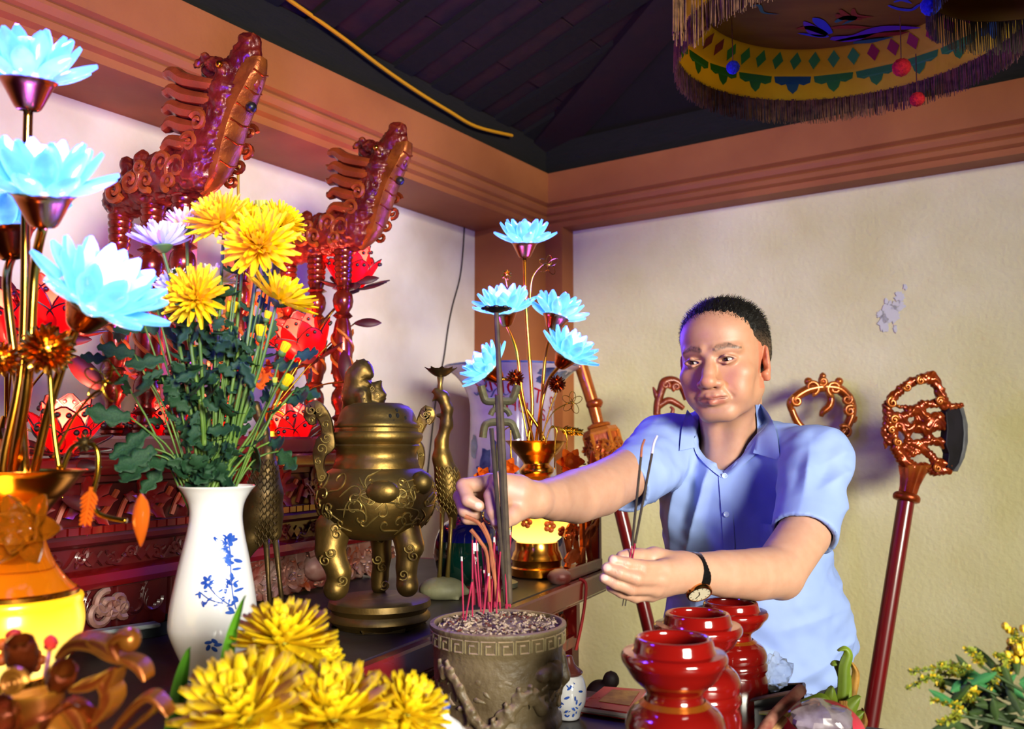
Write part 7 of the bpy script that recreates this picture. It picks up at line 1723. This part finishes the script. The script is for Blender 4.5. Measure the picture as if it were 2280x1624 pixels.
# lantern-headed pole
a, b = P(1292, 812, WD+.1), P(1440, 1400, WD); root, foot, d = weapon('red pole weapon with a lantern shaped gilt head beside the far lotus lamp', a, b)
top = P(1283, 780, WD+.1); h0, h1 = P(1335, 955, WD+.075), P(1372, 1098, WD+.05)
obj('shaft', tube([h1, foot], .021, 16), m_pole, root)
M0 = zframe(h0, unit(h1-h0)); Lh = np.linalg.norm(h1-h0)
obj('upper_shaft', tube([top, P(1322, 905, WD+.08), h0], [.023, .020, .018], 16), m_wgilt, root)
obj('shaft_bead', lathe(smooth_prof([(.018, -.014), (.026, -.008), (.027, .004), (.019, .014)], 3), 20, zframe(P(1324, 900, WD+.08), unit(h1-h0))), m_wgilt, root)
obj('head_collar', lathe(smooth_prof([(.018, -.02), (.036, -.014), (.037, -.004), (.02, .0)], 2), 24, M0), m_wgilt, root)
R6 = .058; mb = MB(); V = []
for z, r in ((.0, R6*.9), (.012, R6), (.02, R6)): V += [(r*math.cos(q*PI/3+.2), r*math.sin(q*PI/3+.2), z) for q in range(6)]
mb.add(ap(V, M0), [tuple(range(5, -1, -1))]+[(l*6+i, l*6+(i+1) % 6, l*6+6+(i+1) % 6, l*6+6+i) for l in (0, 1) for i in range(6)]+[tuple(range(12, 18))]); obj('head_cap', mb, m_wgilt, root, smooth=False)
V = [(R6*.86*math.cos(q*PI/3+.2), R6*.86*math.sin(q*PI/3+.2), z) for z in (.02, Lh) for q in range(6)]; obj('head_core', (ap(V, M0), [(i, (i+1) % 6, 6+(i+1) % 6, 6+i) for i in range(6)]+[tuple(range(6, 12))]), m_throne, root, smooth=False)
for q in range(6):
    a_ = q*PI/3+.2; p0 = ap([(R6*.95*math.cos(a_), R6*.95*math.sin(a_), .015)], M0)[0]; p1 = ap([(R6*.95*math.cos(a_), R6*.95*math.sin(a_), Lh)], M0)[0]; obj('corner_post', tube([p0, p1], .006, 6), m_wgilt, root)
    am = a_+PI/6; o_ = ap([(R6*.78*math.cos(am), R6*.78*math.sin(am), Lh*.55)], M0)[0]; nn = M0[:3, :3]@A(math.cos(am), math.sin(am), 0); mb = MB(); scrolls(mb, frame(o_, np.cross(M0[:3, 2], nn)*1, M0[:3, 2], nn), .045, .06, 2, .005, seed=q, z=.006); scrolls(mb, frame(o_-M0[:3, 2]*.05, np.cross(M0[:3, 2], nn), M0[:3, 2], nn), .045, .06, 2, .005, seed=q+7, z=.006); obj('panel_carving', mb, m_wgilt, root)
def scroll_head(root, tubes_, spirals, d0, mat, balls=()):
    for pts, r in tubes_:
        c = curve([P(x, y, d0) for x, y in pts], 5); obj('scroll_arm', tube(c, np.interp(np.linspace(0, 1, len(c)), np.linspace(0, 1, len(r)), r)*kW, 9, flat=.85), mat, root, sharp=None)
    for x, y, r, sg in spirals: obj('scroll_curl', tube(spiral(P(x, y, d0-.012), A(1, 0, 0), UP, r*kW, 1.5, x, sg, 24), np.linspace(5.5, 3.5, 24)*kW, 7), mat, root, sharp=None)
    for x, y, r in balls: obj('scroll_knob', ball(P(x, y, d0), r*kW, 10, 8), mat, root)
# cloud-headed pole behind the man's shoulder
a, b = P(1838, 965, WD+.06), P(1800, 1500, WD-.05); root, foot, d = weapon("gilt cloud scroll headed pole rising behind the man's shoulder", a, b)
obj('shaft', tube([a+UP*.02, foot], .02, 14), m_pole, root)
scroll_head(root, [([(1762, 918), (1760, 898), (1775, 882), (1800, 868), (1832, 862)], [6, 11, 13, 14, 14]), ([(1832, 862), (1866, 866), (1890, 888), (1897, 915), (1888, 945), (1872, 968), (1850, 978), (1838, 972)], [14, 14, 13, 12, 12, 12, 12, 10]), ([(1842, 868), (1850, 888), (1846, 905), (1832, 918), (1828, 928)], [9, 10, 11, 9, 5]), ([(1762, 910), (1775, 940), (1800, 965), (1838, 975)], [9, 10, 11, 12]), ([(1832, 862), (1830, 845), (1832, 830)], [12, 10, 3]), ([(1893, 930), (1902, 938), (1908, 928)], [9, 6, 2])],
            [(1808, 863, 17, 1), (1858, 866, 18, -1), (1774, 893, 12, 1), (1886, 890, 12, -1), (1892, 915, 13, 1), (1881, 962, 15, -1), (1832, 850, 10, 1)], WD+.06, m_wgilt, [(1800, 850, 10), (1868, 850, 10), (1832, 838, 8)])
# carved head half hidden behind the man's head
a, b = P(1500, 930, WD+.12), P(1560, 1500, WD); root, foot, d = weapon("dark carved branching pole head partly hidden behind the man's cheek", a, b)
obj('shaft', tube([a-UP*.02, foot], .02, 14), m_pole, root)
scroll_head(root, [([(1462, 925), (1464, 900), (1472, 870), (1480, 852), (1500, 848), (1518, 862), (1530, 890)], [10, 11, 12, 14, 12, 11, 10]), ([(1466, 905), (1488, 892), (1508, 900), (1522, 910)], [10, 10, 9, 7]), ([(1468, 900), (1460, 878), (1454, 862)], [9, 7, 2]), ([(1500, 940), (1478, 938), (1462, 925)], [12, 12, 11]), ([(1496, 922), (1498, 912), (1492, 906)], [6, 5, 3])], [(1482, 858, 10, 1), (1506, 862, 9, -1)], WD+.12, m_throne, [])
# axe with carved dragon socket
a, b = P(2019, 1106, 2.48), P(1936, 1624, 2.42); root, foot, d = weapon('red pole axe with a carved gilt dragon socket and crescent blade on the right', a, b)
dA = 2.48
obj('shaft', tube([a, foot], [.0225, .0215], 18), m_pole, root)
ax_ = unit(a-b); M0 = zframe(a, ax_); s_ = dA/FPX
obj('neck_ring', lathe(smooth_prof([(.02, -.016), (.034, -.012), (.036, .0), (.03, .008), (.02, .012)], 3), 28, M0), m_gild, root)
V = []; n = 20; lv = ((.0, .024, .024), (.03, .026, .025), (.06, .033, .027), (.09, .045, .03))
for h_, r, r2 in lv:
    for i in range(n): q = 2*PI*i/n; f = 1+.10*math.cos(q*8); V.append(a+ax_*h_+A(1, 0, 0)*(r*f*math.cos(q)+.12*h_)+A(0, 1, 0)*r2*f*math.sin(q))
obj('fluted_socket', (V, grid_faces(4, n, True)+[tuple(3*n+i for i in range(n))]), m_wgilt, root)
T = lambda x, y, q=0: P(x, y, dA+q)
pr = []
def ch(pts, r, k=.006): pr.extend(chain([T(*p) for p in pts], [q*s_ for q in (r if not np.isscalar(r) else [r]*len(pts))], k))
ch([(2030, 1040), (2010, 1025), (1995, 1000), (1988, 970), (1978, 940), (1975, 905), (1985, 890)], [14, 13, 12, 11, 11, 10, 11])
ch([(1988, 970), (1976, 985), (1970, 1000)], [9, 7, 3]); ch([(1978, 935), (1968, 960), (1970, 985)], [8, 7, 3]); ch([(1985, 890), (2005, 868), (2030, 850), (2060, 842), (2082, 850)], [10, 10, 10, 12, 11])
ch([(2003, 872), (1990, 877), (1982, 882)], [8, 6, 2]); ch([(2078, 845), (2092, 870), (2098, 890)], [11, 11, 12]); ch([(2065, 845), (2074, 834)], [8, 10])
ch([(2098, 890), (2080, 900), (2055, 900), (2030, 915), (2010, 930), (1990, 925)], [11, 9, 9, 11, 10, 9]); ch([(2015, 960), (2040, 950), (2060, 955), (2080, 945), (2098, 950)], [9, 13, 15, 15, 10]); ch([(2050, 915), (2065, 935), (2088, 930), (2100, 940)], [9, 12, 13, 8])
ch([(2020, 985), (2045, 990), (2070, 980), (2095, 985), (2102, 995)], [8, 10, 11, 10, 7]); ch([(2030, 1010), (2055, 1000), (2070, 1012), (2085, 1030), (2110, 1035)], [8, 9, 9, 11, 10]); ch([(1995, 1000), (2015, 995), (2030, 1010)], 8); ch([(2035, 1045), (2055, 1042), (2080, 1050), (2112, 1050)], [13, 12, 10, 8])
ch([(2098, 905), (2120, 905), (2142, 903)], [8, 8, 6]); ch([(1990, 925), (2000, 950), (2015, 960)], 8); ch([(2010, 930), (2022, 955), (2020, 985)], 7); ch([(2098, 890), (2106, 902), (2112, 915)], [8, 9, 6])
for x, y in ((2005, 945), (2015, 905), (2040, 930), (2000, 905)): ch([(x, y), (x+18, y+6)], [6, 2], .004)
V, Q = sdf_mesh(pr, .0042, .006); n_ = vnormals(V, Q); V = V+n_*(.0018*np.sin(V[:, 2]*330+5*np.sin(V[:, 0]*120)))[:, None]
dg_ = obj('dragon_socket', (V, Q), m_throne if False else m_wgilt, root, sharp=None)
for x, y, r in ((1987, 897, 12), (1992, 935, 10), (1986, 958, 8), (2093, 893, 9), (2020, 862, 9), (2050, 848, 9), (2088, 1043, 8), (2000, 985, 9)): obj('scroll_curl', tube(spiral(T(x, y, -.016), A(1, 0, 0), UP, r*s_, 1.4, x, 1, 18), np.linspace(4, 2.5, 18)*s_, 6), m_wgilt, root, sharp=None)
M0 = frame(T(2100, 980), A(.93, .36, 0), A(-.36, .93, 0), UP); M0 = frame(T(2110, 980), A(.9, .43, 0), UP, np.cross(A(.9, .43, 0), UP))
def bl(pts): return [((x-2110)*s_*1.1, (980-y)*s_) for x, y in pts]
obj('axe_blade', prism(bl([(2100, 918), (2112, 906), (2142, 903), (2150, 930), (2152, 965), (2144, 1005), (2128, 1036), (2112, 1046), (2098, 1040), (2104, 1010), (2096, 990), (2102, 955)]), -.011, .011, M0, .002), M_('dark_steel', '14121c', .4, metal=.4, var='201c2a', vscale=14), root, sharp=30)
obj('blade_edge', prism(bl([(2136, 902), (2150, 908), (2160, 945), (2158, 985), (2146, 1020), (2124, 1050), (2112, 1048), (2130, 1030), (2142, 1000), (2148, 965), (2146, 930)]), -.013, .015, M0, .003), M_('grey_blade_edge', '6c6c70', .45, metal=.3, var='55555c', vscale=20), root, sharp=30)
# ================================================================ GOLDENROD SPRAY lower right
gv = A(.70, 1.02, ZF+.001)
gr = thing('goldenrod_spray', 'feathery green goldenrod sprays at the lower right corner', 'flower', gv)
M = np.eye(4); M[:3, 3] = gv; obj('spray_holder', lathe(smooth_prof([(0, 0), (.03, 0), (.035, .03), (.026, .07), (.03, .09), (.024, .088), (.018, .03)], 3), 24, M), m_porc, gr)
m_gr = M_('goldenrod_green', '7f8f2c', .6, var='a5a832', vscale=60, translucent=.2, subcol=(.4, .45, .05)); m_grd = M_('spray_leaf', '33481c', .55, var='203012', vscale=30); m_yb = M_('spray_yellow', 'd8b21c', .6)
rn = random.Random(19); gm = gv+UP*.085
sprays = [[(2150, 1560), (2080, 1510), (2018, 1536)], [(2180, 1530), (2110, 1490), (2025, 1497)], [(2200, 1520), (2150, 1490), (2092, 1478)], [(2205, 1520), (2150, 1500), (2086, 1503)], [(2210, 1500), (2180, 1465), (2152, 1445)], [(2190, 1600), (2120, 1570), (2075, 1560)], [(2220, 1560), (2240, 1480), (2262, 1400)], [(2230, 1540), (2235, 1470), (2215, 1460)], [(2250, 1540), (2262, 1470), (2275, 1420)], [(2170, 1600), (2130, 1600), (2090, 1610)], [(2190, 1590), (2170, 1540), (2140, 1560)]]
for i, pts in enumerate(sprays):
    d0 = 1.02+rn.uniform(-.03, .03); c = curve([gm, P(*pts[0], d0)]+[P(*p, d0) for p in pts[1:]], 7); so_ = obj('spray_stem', tube(c, np.linspace(.0022, .0008, len(c)), 5), m_grd, gr, sharp=None)
    mb, m2 = MB(), MB(); n = len(c)
    for q in range(150):
        t = .45+.55*rn.random(); j = min(n-2, int(t*(n-1))); p = c[j]+(c[j+1]-c[j])*rn.random(); dd = unit(A(rn.gauss(0, 1), rn.gauss(0, 1), rn.gauss(.3, .8))); L_ = rn.uniform(.004, .009)*(1.3-t*.6)
        V, F = sheet(L_, L_*.28, lambda t: math.sin(PI*min(1, .1+.85*t)), .3, .3, 2, 2, 0); y = unit(np.cross(dd, A(.3, .8, .5))); (mb if rn.random() < .8 else m2).add(ap(V, frame(p, dd, y, np.cross(dd, y))), F)
    o = obj('floret_spray', mb, m_gr, so_); o['kind'] = 'stuff'
    if i in (6, 8):
        for q in range(6):
            V, F = ball(c[-1-(q % 6)]+A(rn.gauss(0, .006), rn.gauss(0, .006), rn.gauss(0, .006)), .0045, 6, 5); m2.add(V, F)
    o = obj('floret_tips', m2, m_yb, so_); o['kind'] = 'stuff'
for i in range(46):
    px, py = 2190+rn.uniform(-55, 90), 1560+rn.uniform(-60, 80); c = P(px, py, 1.02+rn.uniform(-.03, .03)); a = rn.uniform(0, 6.28); leaf_d = A(math.cos(a), rn.uniform(-.5, .3), math.sin(a)*.8+.3)
    d_ = unit(leaf_d); y = unit(np.cross(d_, A(0, -1, .3))); V, F = sheet(rn.uniform(.025, .045), .005, lambda t: math.sin(PI*min(1, .08+.9*t))**.8, .4, .5, 5, 2, .0006); obj('leaf', (ap(V, frame(c, d_, y, np.cross(d_, y))), F), m_grd if i % 4 else M_('bluish_leaf', '2f6a3a', .5) if 'bluish_leaf' not in MATS else MATS['bluish_leaf'], gr)
mb = MB()
for q in range(22): mb.add(*ball(P(2262+rn.uniform(-22, 30), 1462+rn.uniform(-40, 40), 1.03+rn.uniform(-.02, .02)), .0048, 6, 5))
o = obj('yellow_florets', mb, m_yb, gr); o['kind'] = 'stuff'
# ================================================================ PARASOL overhead
cyl = A(.67, 1.70, 0); ZD = 2.170; Rp_ = .335
par = thing('ceremonial_parasol', 'large round yellow ceremonial parasol with leaf border and brown fringe overhead', 'parasol', cyl+UP*2.04)
m_yc = M_('yellow_canopy_cloth', 'f0da20', .6, var='dcc418', vscale=9, translucent=.6, subcol=(1.0, .85, .05)); m_och = M_('ochre_cloth', '8a6412', .65, var='7a560e', vscale=5, stretch=(1, 6, 1), translucent=.2, subcol=(.4, .25, .03))
M = np.eye(4); M[:3, 3] = cyl
obj('valance', lathe([(Rp_*.86, ZD), (Rp_*.93, ZD-.022), (Rp_*.985, ZD-.04), (Rp_, ZD-.05), (Rp_, ZD-.098), (Rp_+.004, ZD-.102), (Rp_, ZD-.106), (Rp_-.002, ZD-.102), (Rp_-.003, ZD-.05), (Rp_*.975, ZD-.042), (Rp_*.85, ZD-.003)], 72, M), m_yc, par, sharp=50)
obj('canopy_disc', lathe([(0, ZD-.004), (Rp_*.5, ZD-.005), (Rp_*.87, ZD-.002), (Rp_*.87, ZD+.004), (0, ZD+.02)], 64, M), m_och, par)
for q in range(3): a = 2*PI*q/3; obj('hanging_cord', tube([cyl+A(.25*math.cos(a), .25*math.sin(a), ZD), cyl+UP*3.0], .003, 5), m_black, par)
cols = [M_('canopy_green', '2f9a2c', .6), M_('canopy_red', '8a1812', .6), M_('canopy_teal', '146a5a', .6), M_('canopy_blue', '1c2fa8', .6), M_('canopy_violet', '5a1f9a', .6)]
nl_ = 22
for i in range(nl_):                                             # trefoil leaves on the inside of the border, diamonds above
    a = 2*PI*(i+.5)/nl_; wv_ = Rp_*2*PI/nl_*.47
    shp = [(-1, .0), (-.95, -.35), (-.6, -.5), (-.35, -.42), (-.25, -.75), (0, -1), (.25, -.75), (.35, -.42), (.6, -.5), (.95, -.35), (1, 0)]
    V = [cyl+A((Rp_-.0045)*math.cos(a+x*wv_/Rp_), (Rp_-.0045)*math.sin(a+x*wv_/Rp_), ZD-.050+z*.042) for x, z in shp]; obj('leaf_motif', (V, [tuple(range(len(V)))]), cols[0] if i % 5 else cols[2], par, smooth=False)
    for q in range(2):
        a2 = 2*PI*(i+q*.5)/nl_; V = []
        for x, t in ((-1, .5), (0, .95), (1, .5), (0, .05)):
            r = Rp_*(.865+.10*t)-.0035; z = ZD-.004-.034*t; V.append(cyl+A(r*math.cos(a2+x*.045), r*math.sin(a2+x*.045), z-.002))
        obj('diamond_motif', (V, [(0, 1, 2, 3)]), cols[(1, 1, 0, 0, 1, 3)[(2*i+q)//4 % 6]], par, smooth=False)
mb = MB(); rn = random.Random(23)
for i in range(1500):
    a = 2*PI*i/1500; r = Rp_+.001+rn.uniform(-.003, .003); L_ = rn.uniform(.05, .062)
    p = cyl+A(r*math.cos(a), r*math.sin(a), ZD-.103); q = p+A(rn.uniform(-.003, .003), rn.uniform(-.003, .003), -L_); t = A(-math.sin(a), math.cos(a), 0)*.0011; nn = A(math.cos(a), math.sin(a), 0)*.0008
    mb.add([p+t, p-t, p+nn, q+t*.7, q-t*.7, q+nn], [(0, 1, 4, 3), (1, 2, 5, 4), (2, 0, 3, 5)])
m_fr = M_('brown_fringe', '7a5432', .8, var='4c321c', vscale=60); o = obj('fringe', mb, m_fr, par, smooth=False); o['kind'] = 'stuff'
def ribbon(pts, w_, mat, name='painted_feather'):
    c = curve([PZ(x, y, ZD-.0065) for x, y in pts], 6); n = len(c); T = np.gradient(c, axis=0); V = []
    for i in range(n):
        s_ = unit(np.cross(UP, T[i]))*w_*.5*math.sin(PI*min(1, .12+.86*i/(n-1))); V += [c[i]+s_, c[i]-s_]
    obj(name, (V, [(2*i, 2*i+1, 2*i+3, 2*i+2) for i in range(n-1)]), mat, par, smooth=False)
for pts, w_, m in ((((1840, 80), (1815, 70), (1790, 48)), .03, 4), (((1842, 78), (1805, 62), (1772, 65)), .02, 1), (((1845, 82), (1820, 80), (1775, 74)), .012, 3), (((1850, 75), (1825, 50), (1810, 40)), .022, 3), (((1860, 50), (1880, 40), (1900, 42), (1875, 55)), .02, 2), (((1862, 32), (1880, 42), (1920, 44)), .014, 1), (((1870, 22), (1890, 38), (1930, 40)), .014, 1), (((1900, 20), (1905, 35), (1945, 38)), .012, 1), (((1850, 62), (1890, 60), (1940, 62)), .016, 1), (((1850, 85), (1900, 85), (1960, 65), (2050, 62)), .035, 4), (((1860, 92), (1930, 80), (2000, 75), (2070, 72)), .02, 1), (((1900, 95), (1960, 90), (2020, 85), (2070, 80)), .025, 2), (((1940, 98), (1990, 95), (2060, 82)), .018, 4), (((1978, 12), (2000, 20), (2030, 22), (2050, 10), (2065, 25)), .01, 3), (((1990, 5), (2010, 0), (2030, 8)), .01, 3), (((1670, 15), (1690, 12), (1700, 28), (1735, 32)), .008, 2)): ribbon(pts, w_, cols[m])
def pompom(label, px, py, d, r, mat, ytop):
    c = P(px, py, d); root = thing('pompom', label, 'pompom', c, 'pompoms hanging from the parasol'); V, F = ball((0, 0, 0), 1, 28, 20); V = np.array(V); V = V*(1+.10*vnoise(V*9))[:, None]*r*d/FPX; obj('wool_ball', (V+c, F), mat, root, sharp=None)
    obj('string', tube([c+UP*r*d/FPX*.8, P(px-3, ytop, d)], .0012, 5), m_fr, root)
m_pr = M_('red_wool', 'c40d1c', .9, var='9a0814', vscale=120, bump=.8, bscale=220); m_pb = M_('blue_wool', '101c8a', .9, var='1a2ec0', vscale=120, bump=.8, bscale=220)
pompom('small blue pompom hanging near the left side of the parasol', 1632, 150, 1.75, 15, m_pb, 35); pompom('red pompom hanging in front of the green leaf border of the parasol', 2007, 150, 1.75, 20, m_pr, 35); pompom('red pompom hanging lowest, below the fringe of the parasol', 2042, 221, 1.9, 16, m_pr, 120); pompom('large blue pompom at the top edge beside the hanging ochre drape', 2072, 12, 1.25, 22, m_pb, -70)
# second, nearer parasol tier at the top right corner
c2_ = A(P(2330, 0, 1.22)[0], 1.22, 0); zb2 = P(2200, 122, 1.375)[2]; R2 = .155
p2 = thing('parasol_drape', 'ochre draped parasol edge with dark brown fringe at the top right corner', 'parasol', c2_+UP*zb2)
M[:3, 3] = c2_; obj('drape_band', lathe([(R2*.7, zb2+.16), (R2*.95, zb2+.14), (R2, zb2+.12), (R2, zb2+.055), (R2-.003, zb2+.055), (R2-.004, zb2+.12), (R2*.68, zb2+.155)], 48, M), m_och, p2, sharp=50)
obj('drape_top', lathe([(0, zb2+.16), (R2*.71, zb2+.16), (R2*.71, zb2+.165), (0, zb2+.18)], 40, M), m_och, p2)
obj('hanging_cord', tube([c2_+UP*(zb2+.17), c2_+UP*3.0], .004, 6), m_black, p2)
mb = MB()
for i in range(620):
    a = 2*PI*i/620; r = R2+rn.uniform(-.002, .002); p = c2_+A(r*math.cos(a), r*math.sin(a), zb2+.058); q = p+A(rn.uniform(-.002, .002), 0, -rn.uniform(.05, .06)); t = A(-math.sin(a), math.cos(a), 0)*.001; nn = A(math.cos(a), math.sin(a), 0)*.0008
    mb.add([p+t, p-t, p+nn, q+t*.7, q-t*.7, q+nn], [(0, 1, 4, 3), (1, 2, 5, 4), (2, 0, 3, 5)])
o = obj('fringe', mb, M_('dark_fringe', '33200f', .8, var='1e120a', vscale=60), p2, smooth=False); o['kind'] = 'stuff'
# loose hanks of fringe at the left edge of the big parasol
for px, lab in ((1512, 'hank of brown fringe hanging off the left edge of the parasol'), (1552, 'shorter hank of brown fringe hanging inside the left edge of the parasol')):
    mb = MB(); c = P(px, 10, 1.55)
    for i in range(26 if px < 1530 else 8):
        x = rn.uniform(-.012, .012); p = c+A(x, rn.uniform(-.01, .01), rn.uniform(.02, .05)); q = c+A(x+rn.uniform(-.002, .002), rn.uniform(-.01, .01), -rn.uniform(.05, .085)); mb.add(*tube([p, q], .0013, 4))
    o = thing('fringe_hank', lab, 'fringe', c); q = obj('strands', mb, m_fr, o, smooth=False); q['kind'] = 'stuff'
    obj('tie_cord', tube([c+UP*.045, cyl+unit(c*A(1, 1, 0)-cyl)*Rp_+UP*(ZD-.05)], .0015, 5), m_fr, o)
